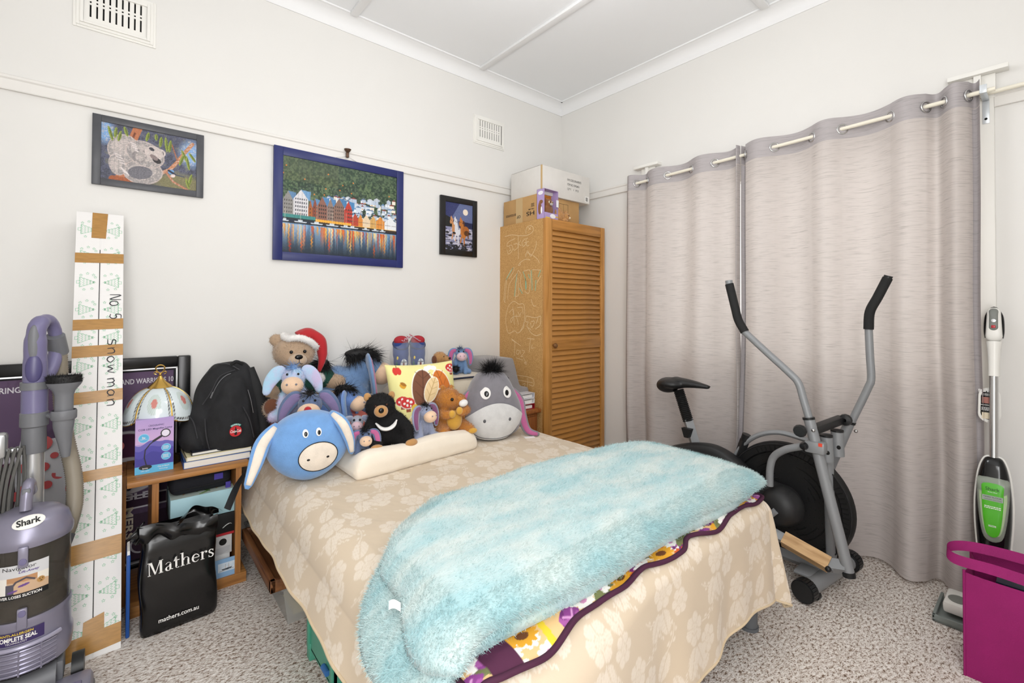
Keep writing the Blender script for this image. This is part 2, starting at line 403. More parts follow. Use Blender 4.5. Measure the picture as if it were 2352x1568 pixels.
def carpet():
    m = bpy.data.materials.new('flecked_carpet'); m.use_nodes = True; N, L = nt(m); b = N['Principled BSDF']
    tc = N.new('ShaderNodeTexCoord'); mp = N.new('ShaderNodeMapping'); mp.inputs['Rotation'].default_value = (0, 0, 0.62); mp.inputs['Scale'].default_value = (0.62, 1.15, 1)
    L.new(tc.outputs['Object'], mp.inputs[0])
    n1 = N.new('ShaderNodeTexNoise'); n1.inputs['Scale'].default_value = 95; n1.inputs['Detail'].default_value = 4; n1.inputs['Roughness'].default_value = 0.65
    n2 = N.new('ShaderNodeTexNoise'); n2.inputs['Scale'].default_value = 240; n2.inputs['Detail'].default_value = 2
    n3 = N.new('ShaderNodeTexNoise'); n3.inputs['Scale'].default_value = 4
    for n in (n1, n2): L.new(mp.outputs[0], n.inputs[0])
    L.new(tc.outputs['Object'], n3.inputs[0])
    a = N.new('ShaderNodeMath'); a.operation = 'MULTIPLY_ADD'; a.inputs[1].default_value = 0.55; L.new(n2.outputs[0], a.inputs[0]); L.new(n1.outputs[0], a.inputs[2])
    a2 = N.new('ShaderNodeMath'); a2.operation = 'MULTIPLY_ADD'; a2.inputs[1].default_value = 0.10; L.new(n3.outputs[0], a2.inputs[0]); L.new(a.outputs[0], a2.inputs[2])
    cr = N.new('ShaderNodeValToRGB'); E_ = cr.color_ramp.elements
    E_[0].position = 0.635; E_[0].color = rgb('#6a574c'); E_[1].position = 0.955; E_[1].color = rgb('#f2ece6')
    for p, c in ((0.705, '#94806f'), (0.765, '#c6bab0'), (0.84, '#dcd3cb')):
        e = E_.new(p); e.color = rgb(c)
    L.new(a2.outputs[0], cr.inputs[0]); L.new(cr.outputs[0], b.inputs['Base Color']); b.inputs['Roughness'].default_value = 0.95; b.inputs['Specular IOR Level'].default_value = 0.1
    bp = N.new('ShaderNodeBump'); bp.inputs['Strength'].default_value = 0.9; bp.inputs['Distance'].default_value = 0.006
    L.new(a.outputs[0], bp.inputs['Height']); L.new(bp.outputs[0], b.inputs['Normal']); return m
M_CARPET = carpet()

# ------------------------------------------------------------------ room shell: corner at the origin, room in -x, -y
X0, Y0, ZC = -3.55, -3.5, 2.98
struct('floor', MB().bx(X0-.1, .1, Y0-.1, .1, -.1, 0), M_CARPET)
struct('ceiling', MB().bx(X0-.1, .1, Y0-.1, .1, ZC, ZC+.1), M_CEIL)
struct('wall_back', MB().bx(X0-.1, .1, 0, .1, 0, ZC), M_WALL)
struct('wall_left', MB().bx(X0-.1, X0, Y0, 0, 0, ZC), M_WALL)
struct('wall_front', MB().bx(X0-.1, .1, Y0-.1, Y0, 0, ZC), M_WALL)
WY0, WY1, WZ0, WZ1 = -2.50, -0.95, 0.88, 2.06
struct('wall_right', MB().bx(0, .1, Y0, WY0, 0, ZC).bx(0, .1, WY1, 0, 0, ZC).bx(0, .1, WY0, WY1, 0, WZ0).bx(0, .1, WY0, WY1, WZ1, ZC), M_WALL)
# cornice: small cove with a step at each edge
cv = [(0, ZC-.085), (.006, ZC-.085), (.008, ZC-.074)]+[(.008+.062*(1-math.cos(a)), ZC-.072+.062*math.sin(a)) for a in [PI/2*k/6 for k in range(1, 7)]]
cv += [(.072, ZC-.009), (.086, ZC-.009), (.086, ZC), (0, ZC)]
def run_x(prof, x0, x1):     # profile (distance from back wall, z) swept along x
    n = len(prof); return MB().add([(x, -d, z) for x in (x0, x1) for d, z in prof], [(i, (i+1) % n, n+(i+1) % n, n+i) for i in range(n)]+[tuple(range(n)), tuple(range(2*n-1, n-1, -1))])
def run_y(prof, y0, y1):
    n = len(prof); return MB().add([(-d, y, z) for y in (y0, y1) for d, z in prof], [(i, (i+1) % n, n+(i+1) % n, n+i) for i in range(n)]+[tuple(range(n)), tuple(range(2*n-1, n-1, -1))])
struct('trim_1', run_x(cv, X0, 0), M_CORN, angle=25)
struct('trim_2', run_y(cv, Y0, 0), M_CORN, angle=25)
rl = [(0, 2.108), (.014, 2.108), (.016, 2.112), (.016, 2.150), (.022, 2.156), (.022, 2.166), (.008, 2.172), (0, 2.172)]
struct('trim_3', run_x(rl, X0, 0), M_TRIM, angle=25)
struct('trim_4', run_y(rl, -.90, 0), M_TRIM, angle=25)
struct('trim_5', run_y(rl, Y0, -2.61), M_TRIM, angle=25)
for i, bxs in enumerate([(-1.895, -1.85, Y0, -.08), (-.945, -.90, Y0, -.08)]):     # ceiling battens over the sheet joints
    struct('trim_%d' % (6+i), MB().bx(bxs[0], bxs[1], bxs[2], bxs[3], ZC-.018, ZC, .003), M_CORN)
struct('trim_8', MB().bx(-.90, -.08, -1.725, -1.68, ZC-.018, ZC, .003), M_CORN)
sk = [(0, 0), (.018, 0), (.018, .11), (.010, .13), (0, .132)]
struct('baseboard_back', run_x(sk, X0, 0), M_TRIM); struct('baseboard_right', run_y(sk, Y0, 0), M_TRIM)
# hairline wall joints seen beside the vent
# window in the right wall, behind the curtains
g = bpy.data.materials.new('window_glass'); g.use_nodes = True; N, L = nt(g); N.remove(N['Principled BSDF'])
tr = N.new('ShaderNodeBsdfTransparent'); gs = N.new('ShaderNodeBsdfGlossy'); gs.inputs['Roughness'].default_value = 0.02; mx = N.new('ShaderNodeMixShader'); mx.inputs[0].default_value = 0.06
L.new(tr.outputs[0], mx.inputs[1]); L.new(gs.outputs[0], mx.inputs[2]); L.new(mx.outputs[0], N['Material Output'].inputs[0]); M_GLASS = g
fr = MB(); a = .045
fr.bx(.02, .08, WY0, WY0+a, WZ0, WZ1).bx(.02, .08, WY1-a, WY1, WZ0, WZ1).bx(.02, .08, WY0, WY1, WZ1-a, WZ1).bx(.02, .08, WY0, WY1, WZ0, WZ0+a)
fr.bx(.025, .075, -1.745, -1.70, WZ0, WZ1)
win = struct('window_1', fr, M_WHITE)
for y0, y1 in ((WY0+a, -1.745), (-1.70, WY1-a)):
    part('pane', MB().bx(.045, .05, y0, y1, WZ0+a, WZ1-a), M_GLASS, win)
part('window_sill', MB().bx(-.03, .03, WY0-.04, WY1+.04, WZ0-.03, WZ0, .004), M_WHITE, win)
part('architrave', MB().bx(-.018, 0, -2.61, -2.50, .86, 2.185, .004).bx(-.018, 0, -.95, -.85, .86, 2.185, .004).bx(-.018, 0, -2.50, -.95, 2.06, 2.185, .004), M_WHITE, win)
_po = bpy.data.lights.new('window_portal', 'AREA'); _po.shape = 'RECTANGLE'; _po.size = WY1-WY0; _po.size_y = WZ1-WZ0; _po.cycles.is_portal = True
_o = bpy.data.objects.new('window_portal', _po); COL.objects.link(_o); _o.matrix_world = T(.12, (WY0+WY1)/2, (WZ0+WZ1)/2) @ Rz(-PI/2) @ Rx(PI/2)

# plaster wall vents with slotted faces
def vent(x0, x1, z0, z1, label):
    r = thing('wall_vent', label, 'vent', ((x0+x1)/2, 0, z0), group='slotted plaster wall vents'); w = x1-x0; h = z1-z0
    fr = MB()
    for k, (ins, d) in enumerate(((0, .006), (.010, .011), (.022, .017))):
        e = ins+.012
        for b in ((-w/2+ins, -w/2+e, ins, h-ins), (w/2-e, w/2-ins, ins, h-ins), (-w/2+e, w/2-e, ins, e), (-w/2+e, w/2-e, h-e, h-ins)):
            fr.bx(b[0], b[1], -d, 0, b[2], b[3], .001)
    part('frame', fr, M_WHITE, r)
    part('dark_back', MB().bx(-w/2+.03, w/2-.03, -.002, 0, .03, h-.03), M_DARK, r)
    pl = MB(); xs = [-w/2+.03]; pw = w-.06; n = 9; st = pw*.86/n; sw = .0062
    xe0 = -w/2+.03; zs = (.034, h*.26, h*.475, h*.49, h*.525, h*.54, h*.77, h-.034); zs = (.03, .055, .055+.055, .118, .126, .134, .134+.055, h-.03) if h > .2 else zs
    cen = [-w/2+.03+pw*.07+st*(i+.5) for i in range(n)]
    edge = xe0
    for c in cen:
        pl.bx(edge, c-sw/2, -.010, -.005, zs[0], zs[-1]); edge = c+sw/2
        for q in ((zs[0], zs[1]), (zs[2], zs[3]), (zs[4], zs[5]), (zs[6], zs[7])): pl.bx(c-sw/2, c+sw/2, -.010, -.005, q[0], q[1])
    pl.bx(edge, w/2-.03, -.010, -.005, zs[0], zs[-1])
    part('slotted_plate', pl, M_WHITE, r, 30)
vent(-.941, -.648, 2.447, 2.662, 'cream slotted vent on the wall beside the ceiling corner above the wardrobe')
vent(-3.088, -2.800, 2.455, 2.670, 'white slotted vent above the koala picture')

# ------------------------------------------------------------------ curtains
def curtain_mat(name, body, thin, gloss=0.0):
    m = bpy.data.materials.new(name); m.use_nodes = True; N, L = nt(m); N.remove(N['Principled BSDF'])
    tc = N.new('ShaderNodeTexCoord'); mp = N.new('ShaderNodeMapping'); mp.inputs['Scale'].default_value = (14, 14, 430); L.new(tc.outputs['Object'], mp.inputs[0])
    n = N.new('ShaderNodeTexNoise'); n.inputs['Scale'].default_value = 1.0; n.inputs['Detail'].default_value = 3; L.new(mp.outputs[0], n.inputs[0])
    cr = N.new('ShaderNodeValToRGB'); cr.color_ramp.elements[0].position = 0.30; cr.color_ramp.elements[1].position = 0.47
    c = np.array(rgb(body)[:3]); cr.color_ramp.elements[0].color = tuple(c*0.74)+(1,); cr.color_ramp.elements[1].color = tuple(c)+(1,)
    L.new(n.outputs[0], cr.inputs[0])
    d = N.new('ShaderNodeBsdfDiffuse'); t = N.new('ShaderNodeBsdfTranslucent'); L.new(cr.outputs[0], d.inputs[0]); L.new(cr.outputs[0], t.inputs[0])
    mx = N.new('ShaderNodeMixShader'); mx.inputs[0].default_value = thin; L.new(d.outputs[0], mx.inputs[1]); L.new(t.outputs[0], mx.inputs[2])
    last = mx
    if gloss:
        tp = N.new('ShaderNodeBsdfTransparent'); m2 = N.new('ShaderNodeMixShader'); m2.inputs[0].default_value = gloss
        L.new(mx.outputs[0], m2.inputs[1]); L.new(tp.outputs[0], m2.inputs[2]); last = m2
    bp = N.new('ShaderNodeBump'); bp.inputs['Strength'].default_value = 0.25; bp.inputs['Distance'].default_value = 0.002; L.new(n.outputs[0], bp.inputs['Height']); L.new(bp.outputs[0], d.inputs['Normal'])
    L.new(last.outputs[0], N['Material Output'].inputs[0]); return m
M_DRAPE = curtain_mat('slub_curtain_cloth', '#d9d1cd', 0.37, 0.015)
M_HEADER = curtain_mat('doubled_curtain_cloth', '#b9b3b4', 0.12)
ROD_X = -.125
def rod_z(y): return 2.113+(-.88-y)*(2.150-2.113)/(2.62-.88)
def crossings(pxs): return [wr(p, 600, ROD_X).y for p in pxs]
def wave(y, zs, sgn0):
    """+1 in front of the rod (towards the room), -1 behind, changing sign at the given eyelets"""
    for i in range(len(zs)-1):
        if zs[i] >= y >= zs[i+1]:
            t = (zs[i]-y)/(zs[i]-zs[i+1]); return sgn0*(-1)**i*math.sin(PI*t)
    return 0.0
def make_curtain(label, ys, sgn0, amp, amp_low, seed, lap):
    y_a, y_b = ys[0], ys[-1]; r = thing('curtain', label, 'curtain', (ROD_X, (y_a+y_b)/2, 0.005), group='grey slub window curtains'); oy = (y_a+y_b)/2
    nu = 220; rs = np.random.RandomState(seed); ph = rs.rand(6)*6.28
    # even spacing along each fold
    Y = []
    for i in range(len(ys)-1):
        k = max(6, int(nu*(ys[i]-ys[i+1])/(y_a-y_b))); Y += [ys[i]+(ys[i+1]-ys[i])*j/k for j in range(k)]
    Y.append(ys[-1])
    def pt(y, z):
        t = min(1, max(0, (2.19-z)/2.19)); A = amp*(1-t)+amp_low*t
        w = wave(y, ys, sgn0)
        lo = t*t*(.030*math.sin(11*y+ph[0]+2*z)+.022*math.sin(23*y+ph[1]-1.5*z))
        fy = .006*t*math.sin(5*z+ph[2]+4*y)
        flare = max(0, .35-z)*.06*(1+.6*math.sin(17*y+ph[3]))
        x = -(A*w+lo+.02*t)-flare-.004*math.sin(7*z+13*y+ph[4])*t
        return (x, y-oy+fy, z)
    def sheet(zs):
        vs = []; n = len(Y)
        for z in zs:
            for y in Y:
                zz = z
                p = pt(y, zz); vs.append(p)
        fs = [(j*n+i, j*n+i+1, (j+1)*n+i+1, (j+1)*n+i) for j in range(len(zs)-1) for i in range(n-1)]
        return MB().add(vs, fs)
    dz = rod_z(y_b)-rod_z(y_a)
    sag = lambda z, y: z
    top = 2.185
    drape = sheet([2.075-(2.075-.012)*j/90 for j in range(91)]); head = sheet([top-(top-2.075)*j/6 for j in range(7)])
    for mb in (drape, head):      # the rod rises slightly towards the right of the window
        mb.v = [(v[0], v[1], v[2]+(rod_z(v[1]+oy)-2.13)*min(1, max(0, v[2]/2.1))) for v in mb.v]
    part('drape', drape, M_DRAPE, r, 180); part('header_band', head, M_HEADER, r, 180)
    for side, ye in ((1, Y[0]), (-1, Y[-1])):            # stitched side hems
        hm = MB(); w = .026
        yy = [ye-side*w*k/3 for k in range(4)]
        hm.add([tuple(Vector(pt(y, z))+Vector((-.0015, 0, (rod_z(y)-2.13)*min(1, z/2.1)))) for z in [2.07-(2.07-.014)*j/60 for j in range(61)] for y in yy],
               [(j*4+i, j*4+i+1, (j+1)*4+i+1, (j+1)*4+i) for j in range(60) for i in range(3)])
        part('side_hem', hm, M_HEADER, r, 180)
    for i in range(len(ys)):
        if (i in (0, len(ys)-1)): continue
        y = ys[i]; e = .003; p0 = Vector(pt(min(y+e, y_a), 2.13)); p1 = Vector(pt(max(y-e, y_b), 2.13)); t = (p1-p0); t.z = 0; t.normalize()
        n = Vector((-t.y, t.x, 0)); Mr = Matrix(((t.x, 0, n.x, 0), (t.y, 0, n.y, y-oy), (0, 1, n.z, rod_z(y)-.002-.005), (0, 0, 0, 1)))
        part('eyelet', MB().torus((0, 0, 0), .0235, .0045, Mr, 24, 8), M_STEEL, r, 180)
    return r
make_curtain('grey curtain panel on the wardrobe side of the window', crossings([1441, 1463, 1487, 1534, 1588, 1643, 1694, 1701]), 1, .036, .045, 5, 0)
make_curtain('wide grey curtain panel behind the exercise bike handles', crossings([1703, 1713, 1780, 1866, 1937, 2047, 2130, 2172, 2228, 2254]), -1, .040, .055, 8, 0)
rod = tag(part('curtain_rod', MB().tube([(ROD_X, -.84, rod_z(-.84)), (ROD_X, -2.62, rod_z(-2.62))], .0095, 14), mat('cream_enamel', '#efe9d8', 0.3)), 'cream curtain rod threaded through the curtain eyelets', 'curtain rod')
r2 = thing('curtain_rod', 'short cream rod end with a knob beside the window frame top', 'curtain rod', (-.05, -2.5, 2.16))
part('tube', MB().tube([(0, 0, 0), (0, -.26, .006)], .009, 12), MATS['cream_enamel'], r2); part('end_knob', MB().lathe([(0, -.018), (.012, -.016), (.015, 0), (.012, .016), (0, .02)], 16, T(0, -.27, .006) @ Rx(PI/2)), mat('ivory_plastic', '#e6dfb8', 0.4), r2)
def curtain_bracket(y0, y1, z, label):
    r = thing('curtain_bracket', label, 'bracket', (0, (y0+y1)/2, z-.10)); w = abs(y1-y0)
    part('cap_board', MB().bx(-.055, 0, -w/2, w/2, .085, .105, .002), M_WHITE, r)
    part('plate', MB().bx(-.020, 0, -.055, .055, -.02, .085, .002), M_WHITE, r); part('rib', MB().bx(-.042, -.018, -.012, .012, -.01, .085, .002), M_WHITE, r)
curtain_bracket(-.78, -.98, 2.255, 'white T shaped bracket above the curtain end near the wardrobe')
curtain_bracket(-2.465, -2.655, 2.270, 'white T shaped bracket above the curtain end near the floor mop')
rh = thing('rod_hook', 'pale metal rod holder screwed to the window frame', 'bracket', (-.018, -2.585, 2.04))
part('strap', MB().bx(-.004, 0, -.011, .011, 0, .10, .001).bx(-.118, 0, -.011, .011, .10, .106, .001).bx(-.122, -.116, -.011, .011, .10, .135, .001), mat('galvanised', '#cfd4d8', 0.35, metal=0.3), rh)
part('screw', MB().ell((-.005, 0, .02), .005), M_DARK, rh)

# ------------------------------------------------------------------ tall louvre-door wardrobe
M_PINE = wood_mat('honey_timber', '#cc9350', '#ad7633', 2, 1.0, 0.42)
M_PINE_X = wood_mat('honey_timber_slat', '#c08643', '#9a672c', 0, 1.0, 0.42)
def particle_board():
    m = mat('particle_board', '#bb8c55', 0.7); N, L = nt(m); tc = N.new('ShaderNodeTexCoord'); n = N.new('ShaderNodeTexNoise'); n.inputs['Scale'].default_value = 220; n.inputs['Detail'].default_value = 4
    L.new(tc.outputs['Object'], n.inputs[0]); cr = N.new('ShaderNodeValToRGB'); cr.color_ramp.elements[0].position = .36; cr.color_ramp.elements[0].color = rgb('#b48548'); cr.color_ramp.elements[1].position = .62; cr.color_ramp.elements[1].color = rgb('#d2a66b')
    L.new(n.outputs[0], cr.inputs[0]); L.new(cr.outputs[0], N['Principled BSDF'].inputs['Base Color']); return m
M_CHIP = particle_board()
wd = thing('wardrobe', 'tall honey timber wardrobe with louvred door and chalk scribbles', 'wardrobe', (-.355, -.24, 0))
hw, hd, H = .325, .24, 1.85
part('side_panel', MB().bx(-hw, -hw+.016, -hd+.004, hd, 0, H-.0161), M_CHIP, wd); part('side_panel', MB().bx(hw-.016, hw, -hd+.004, hd, 0, H-.0161), M_CHIP, wd)
part('back_panel', MB().bx(-hw+.016, hw-.016, hd-.006, hd, 0, H), M_CHIP, wd)
part('top_panel', MB().bx(-hw, hw, -hd+.004, hd, H-.016, H), M_CHIP, wd); part('bottom_panel', MB().bx(-hw+.016, hw-.016, -hd, hd-.006, .04, .06), M_CHIP, wd)
door = part('door', MB().bx(-hw, -hw+.072, -hd-.018, -hd+.004, .02, H, .002).bx(hw-.045, hw, -hd-.018, -hd+.004, .02, H, .002), M_PINE, wd)
xa, xb = -hw+.072, hw-.045
part('top_rail', MB().bx(xa, xb, -hd-.016, -hd+.002, H-.075, H, .001), M_PINE_X, door)
part('lock_rail', MB().bx(xa, xb, -hd-.016, -hd+.002, .925, .998, .001), M_PINE_X, door)
part('bottom_rail', MB().bx(xa, xb, -hd-.016, -hd+.002, .02, .12, .001), M_PINE_X, door)
slat_mb = MB().box((0, 0, 0), (xb-xa, .006, .0415), .002, Rx(D(-20))); slat_me = slat_mb.mesh('slat')
zz = [H-.075-.019-.0372*i for i in range(21)]+[.925-.019-.0372*i for i in range(21)]
slat_me.materials.append(M_PINE_X)
for z in zz:
    o = bpy.data.objects.new('slat', slat_me); COL.objects.link(o); o.parent = door; o.location = ((xa+xb)/2, -hd-.006, z)
part('knob', MB().lathe([(0, .034), (.012, .033), (.0175, .025), (.0175, .018), (.010, .010), (.008, 0)], 20, T(-hw+.085, -hd-.016, .962) @ Rx(PI/2)), mat('worn_brass_knob', '#8a6440', 0.3, metal=0.5), door)
# chalk scribbles on the side: traced strokes on the panel face
M_CHALK = mat('chalk', '#e9d2a8', 0.9); M_TEAL = mat('teal_chalk', '#86bfa0', 0.9)
def chalk(strokes, m, w, name='chalk_drawing'):
    mb = MB()
    for s in strokes:
        P = [wr(1140+a/6.272, 510+b/6.272, -.681) for a, b in s]; P = smooth_path([(-(p.y), p.z, 0) for p in P], 4)
        ribbon(mb, P, w, T(-.3252-.0004, 0, 0) @ FACE_NEG_X @ T(0, 0, 0))
    mb.v = [(v[0], v[1]+.24, v[2]) for v in mb.v]; part(name, mb, m, wd)
chalk([[(120, 210), (220, 185), (330, 195), (440, 190), (520, 140), (530, 80), (490, 50), (440, 75), (425, 130), (430, 170)], [(460, 75), (495, 110)], [(495, 75), (465, 115)],
       [(270, 235), (170, 290), (155, 350), (215, 330), (235, 390), (180, 460), (150, 400)], [(185, 350), (205, 400), (180, 420)], [(250, 320), (300, 310), (310, 360), (260, 405), (245, 380)], [(315, 200), (318, 530)],
       [(350, 265), (320, 310), (360, 340)], [(420, 235), (370, 290), (390, 350), (430, 300), (400, 295)], [(455, 225), (430, 250), (440, 340), (470, 330)], [(440, 285), (465, 280)],
       [(575, 270), (570, 350), (530, 440), (490, 490), (450, 410), (420, 500), (440, 440), (520, 480)], [(490, 545), (420, 535), (340, 585), (315, 625), (345, 615), (335, 590)], [(530, 480), (590, 530), (620, 590)],
       [(130, 1165), (110, 1100), (140, 830), (240, 655), (250, 700), (180, 820)], [(120, 1150), (150, 830)], [(165, 1110), (185, 900), (300, 735)], [(275, 1100), (285, 900), (310, 700), (350, 740)], [(270, 1070), (320, 1040), (310, 800)], [(360, 750), (345, 880), (380, 1000)], [(395, 705), (490, 710), (470, 1010), (410, 1000)], [(520, 685), (640, 690)], [(645, 765), (580, 880)], [(500, 1110), (530, 1200), (570, 1205)],
       [(155, 1560), (135, 1400), (170, 1220), (250, 1140), (320, 1180), (390, 1180), (410, 1300), (400, 1450), (350, 1560)], [(300, 1230), (370, 1230), (385, 1330)], [(185, 1300), (235, 1255), (250, 1330), (215, 1445), (205, 1400), (250, 1360), (350, 1355)], [(235, 1220), (260, 1480)], [(285, 1330), (320, 1475)], [(360, 1295), (335, 1340), (310, 1290)],
       [(430, 1350), (560, 1375), (640, 1350)], [(430, 1350), (420, 1430), (460, 1440), (440, 1500), (500, 1550)], [(500, 1430), (550, 1430), (510, 1520), (490, 1450)], [(600, 1380), (570, 1460)], [(640, 1360), (630, 1480), (560, 1540)]], M_CHALK, .0032)
chalk([[(385, 710), (425, 850), (430, 980)], [(420, 800), (420, 960)], [(505, 690), (515, 980)], [(570, 830), (560, 990)], [(260, 1070), (280, 860), (300, 740)], [(140, 830), (240, 655)], [(330, 950), (375, 1030)], [(460, 750), (480, 810)], [(640, 690), (600, 790)]], M_TEAL, .0055)
def chalk8(strokes):
    chalk([[((x/4.9+1100-1140)*6.272, (y/4.9+740-510)*6.272) for x, y in s] for s in strokes], M_CHALK, .0032)
chalk8([[(310, 80), (340, 125), (400, 95), (440, 120), (500, 60), (505, 0)], [(540, 40), (580, 110), (640, 150), (700, 130)], [(365, 185), (470, 265)], [(370, 195), (410, 225)], [(405, 215), (397, 380)], [(430, 310), (418, 345), (440, 360), (455, 325), (430, 310)], [(465, 310), (470, 360)], [(480, 310), (515, 330), (470, 385), (500, 380)], [(420, 400), (495, 425)], [(500, 395), (535, 470), (510, 455), (540, 445)],
        [(545, 180), (625, 190)], [(580, 185), (565, 335)], [(600, 250), (590, 290), (625, 285)], [(400, 590), (530, 610), (610, 640), (615, 715), (560, 700)], [(550, 625), (540, 800), (530, 960)], [(440, 650), (605, 680)], [(470, 700), (440, 755)], [(490, 700), (520, 690), (500, 760), (480, 790)]])

# ------------------------------------------------------------------ boxes on the wardrobe
M_CARD = mat('brown_cardboard', '#bd9561', 0.8, var=0.05, vscale=9); M_WCARD = mat('white_cardboard', '#dedad4', 0.75, var=0.02, vscale=12); M_INK = mat('black_ink', '#1e1c1b', 0.7)
M_TAPE = mat('brown_packing_tape', '#ad8042', 0.28, var=0.10, vscale=26, stretch=(1, 1, 6)); M_TAPE2 = mat('faded_tape', '#c9aa7a', 0.35)
bw = thing('cardboard_box', 'white cardboard box with stencilled code on top of the brown box', 'box', (-.38, -.25, 2.037))
part('carton', MB().bx(-.26, .26, -.17, .17, 0, .208, .002), M_WCARD, bw)
part('lid_flap', MB().add([(-.26, -.165, .209), (-.26, .165, .209), (.02, .15, .232), (.02, -.10, .222)], [(0, 1, 2, 3)]).add([(-.255, -.17, .21), (-.15, -.17, .21), (-.16, -.15, .226), (-.25, -.15, .222)], [(0, 1, 2, 3)]), M_WCARD, bw)
part('corner_tape', MB().bx(-.262, -.254, -.1722, -.16, 0, .209, .001), M_TAPE2, bw)
for s, z, w in (('RWS CODE.ORNAMENTS', .150, .155), ('ITEM NO. KWS640-1', .115, .135), ('QTY.   1   PCS', .080, .125)):
    text(s, M_INK, bw, T(.005, -.1705, z) @ FACE_NEG_Y, w=w, h=.017, align='LEFT')
bl = part('barcode_label', MB().bx(.205, .25, -.1712, -.1702, .012, .055), mat('paper_white', '#f2f0ec', 0.6), bw)
bc = MB(); rr = random.Random(4)
for i in range(9): bc.bx(.2125+i*.0032, .2125+i*.0032+rr.choice((.0012, .002)), -.1715, -.1711, .018, .048)
part('barcode', bc, M_INK, bl)
bb = thing('cardboard_box', 'brown cardboard box with upside down print on the wardrobe', 'box', (-.445, -.22, 1.8505))
part('carton', MB().bx(-.225, .225, -.18, .19, 0, .186, .002), M_CARD, bb)
part('packing_tape', MB().bx(-.2256, -.20, -.03, .045, .0, .1865).bx(-.2256, .2, -.03, .045, .186, .1866), M_TAPE2, bb)
for s, y, z, w, h in (('HS', -.115, .055, .085, .030), ('FROM', -.125, .085, .055, .010), ('OF', .012, .048, .042, .022)):
    text(s, M_INK, bb, T(-.2262, y, z) @ FACE_NEG_X @ Rz(PI), w=w, h=h, bold=.01)
marks(bb, T(-.2262, .10, .075) @ FACE_NEG_X, .12, 2, M_INK, .0045, 3); marks(bb, T(-.2262, -.14, .122) @ FACE_NEG_X, .035, 3, M_INK, .0045, 5)
part('printed_frame', MB().bx(.0, .002, -.1806, -.1802, 0, .15).bx(.10, .102, -.1806, -.1802, 0, .15).bx(.0, .102, -.1806, -.1802, .15, .152).bx(.05, .0515, -.1806, -.1802, .0, .15), M_INK, bb)
# lilac toy box with an open window, small furry animal inside
M_LILAC = mat('lilac_card', '#b39ccb', 0.5); M_ORANGE = mat('orange_gingham_card', '#d58a2c', 0.6); M_CHIPFUR = mat('chestnut_plush', '#8a5a36', 0.95, sheen=0.3, var=.12, vscale=60); M_CREAMFUR = mat('cream_plush', '#e6d2b0', 0.95, sheen=0.3)
tb = thing('toy_box', 'lilac toy box with window showing a furry animal on the wardrobe edge', 'box', (-.60, -.445, 1.8505), rz=D(4))
part('shell', MB().bx(-.075, -.073, -.03, .04, 0, .21).bx(.073, .075, -.03, .04, 0, .21).bx(-.075, .075, -.03, .04, .208, .21).bx(-.075, .075, .038, .04, 0, .21).bx(-.075, .075, -.03, .04, 0, .002).bx(-.075, .075, -.03, -.028, 0, .045), M_LILAC, tb)
part('inner_card', MB().bx(-.072, .072, .036, .0378, .002, .205), M_ORANGE, tb)
gl = MB()
for i in range(9): gl.bx(-.072+i*.018, -.069+i*.018, .0352, .0359, .002, .205)
for i in range(11): gl.bx(-.072, .072, .0348, .0352, .01+i*.018, .013+i*.018)
part('gingham_lines', gl, mat('dark_orange', '#a85f1a', .6), tb)
fig = MB().ell((0, .005, .075), (.040, .026, .045)).ell((0, -.002, .118), (.036, .028, .030)).ell((-.028, .0, .145), (.010, .006, .012)).ell((.028, 0, .145), (.010, .006, .012)).ell((-.03, -.005, .07), (.012, .012, .03)).ell((.03, -.005, .07), (.012, .012, .03))
fme = blob(fig, .004, 4); fb = part('animal_body', fme, M_CHIPFUR, tb)
part('muzzle', MB().ell((0, -.030, .107), (.014, .010, .010)), mat('grey_plush', '#b8b2ac', .9), tb)
for sx in (-1, 1): part('eye', MB().ell((sx*.017, -.026, .122), (.008, .005, .009)), M_CREAMFUR, tb); part('pupil', MB().ell((sx*.015, -.0305, .122), (.004, .003, .0055)), mat('bead_black', '#0b0b0c', .15), tb)
part('name_panel', MB().ell((0, 0, 0), (.030, .001, .016), T(.015, -.0315, .024)), mat('label_white', '#f0eef2', .5), tb); part('yellow_banner', MB().bx(-.06, -.015, -.0312, -.0302, .005, .013).bx(.045, .073, -.0312, -.0302, .02, .028), mat('banner_yellow', '#e6bf4a', .5), tb)
part('price_tag', MB().bx(.05, .076, -.034, -.033, .095, .145), MATS['label_white'], tb); part('side_badge', MB().ell((0, 0, 0), (.001, .024, .014), T(-.0755, .004, .182)), MATS['label_white'], tb)
part('side_picture', MB().ell((0, 0, 0), (.0008, .016, .045), T(-.0755, .012, .075)).ell((0, 0, 0), (.0008, .018, .014), T(-.0755, .000, .118)), M_CHIPFUR, tb); part('side_picture_belly', MB().ell((0, 0, 0), (.0008, .008, .025), T(-.0758, -.004, .06)), MATS['label_white'], tb)
tq = thing('plush_chipmunk', 'small tan plush chipmunk lying beside the lilac toy box', 'soft toy', (-.44, -.447, 1.8505))
M_TAN = mat('tan_plush', '#c08f58', .95, sheen=.3, var=.15, vscale=70)
bt = MB().ell((-.045, 0, .045), (.05, .022, .042)).ell((.02, -.005, .045), (.030, .022, .028)).ell((.03, .0, .075), (.009, .006, .018)).ell((.012, .004, .074), (.008, .006, .016)).ell((.0, -.01, .014), (.03, .02, .014)).ell((-.06, 0, .07), (.03, .02, .035))
bt = blob(bt, .004, 3); part('body', bt, M_TAN, tq); fur('fur', bt, 1500, .008, .0016, M_TAN, tq)
part('cheek', MB().ell((.040, -.018, .036), (.012, .010, .009)), M_CREAMFUR, tq); part('eye', MB().ell((.026, -.025, .052), .0045), MATS['bead_black'], tq); part('nose', MB().ell((.05, -.016, .04), .004), MATS['bead_black'], tq)
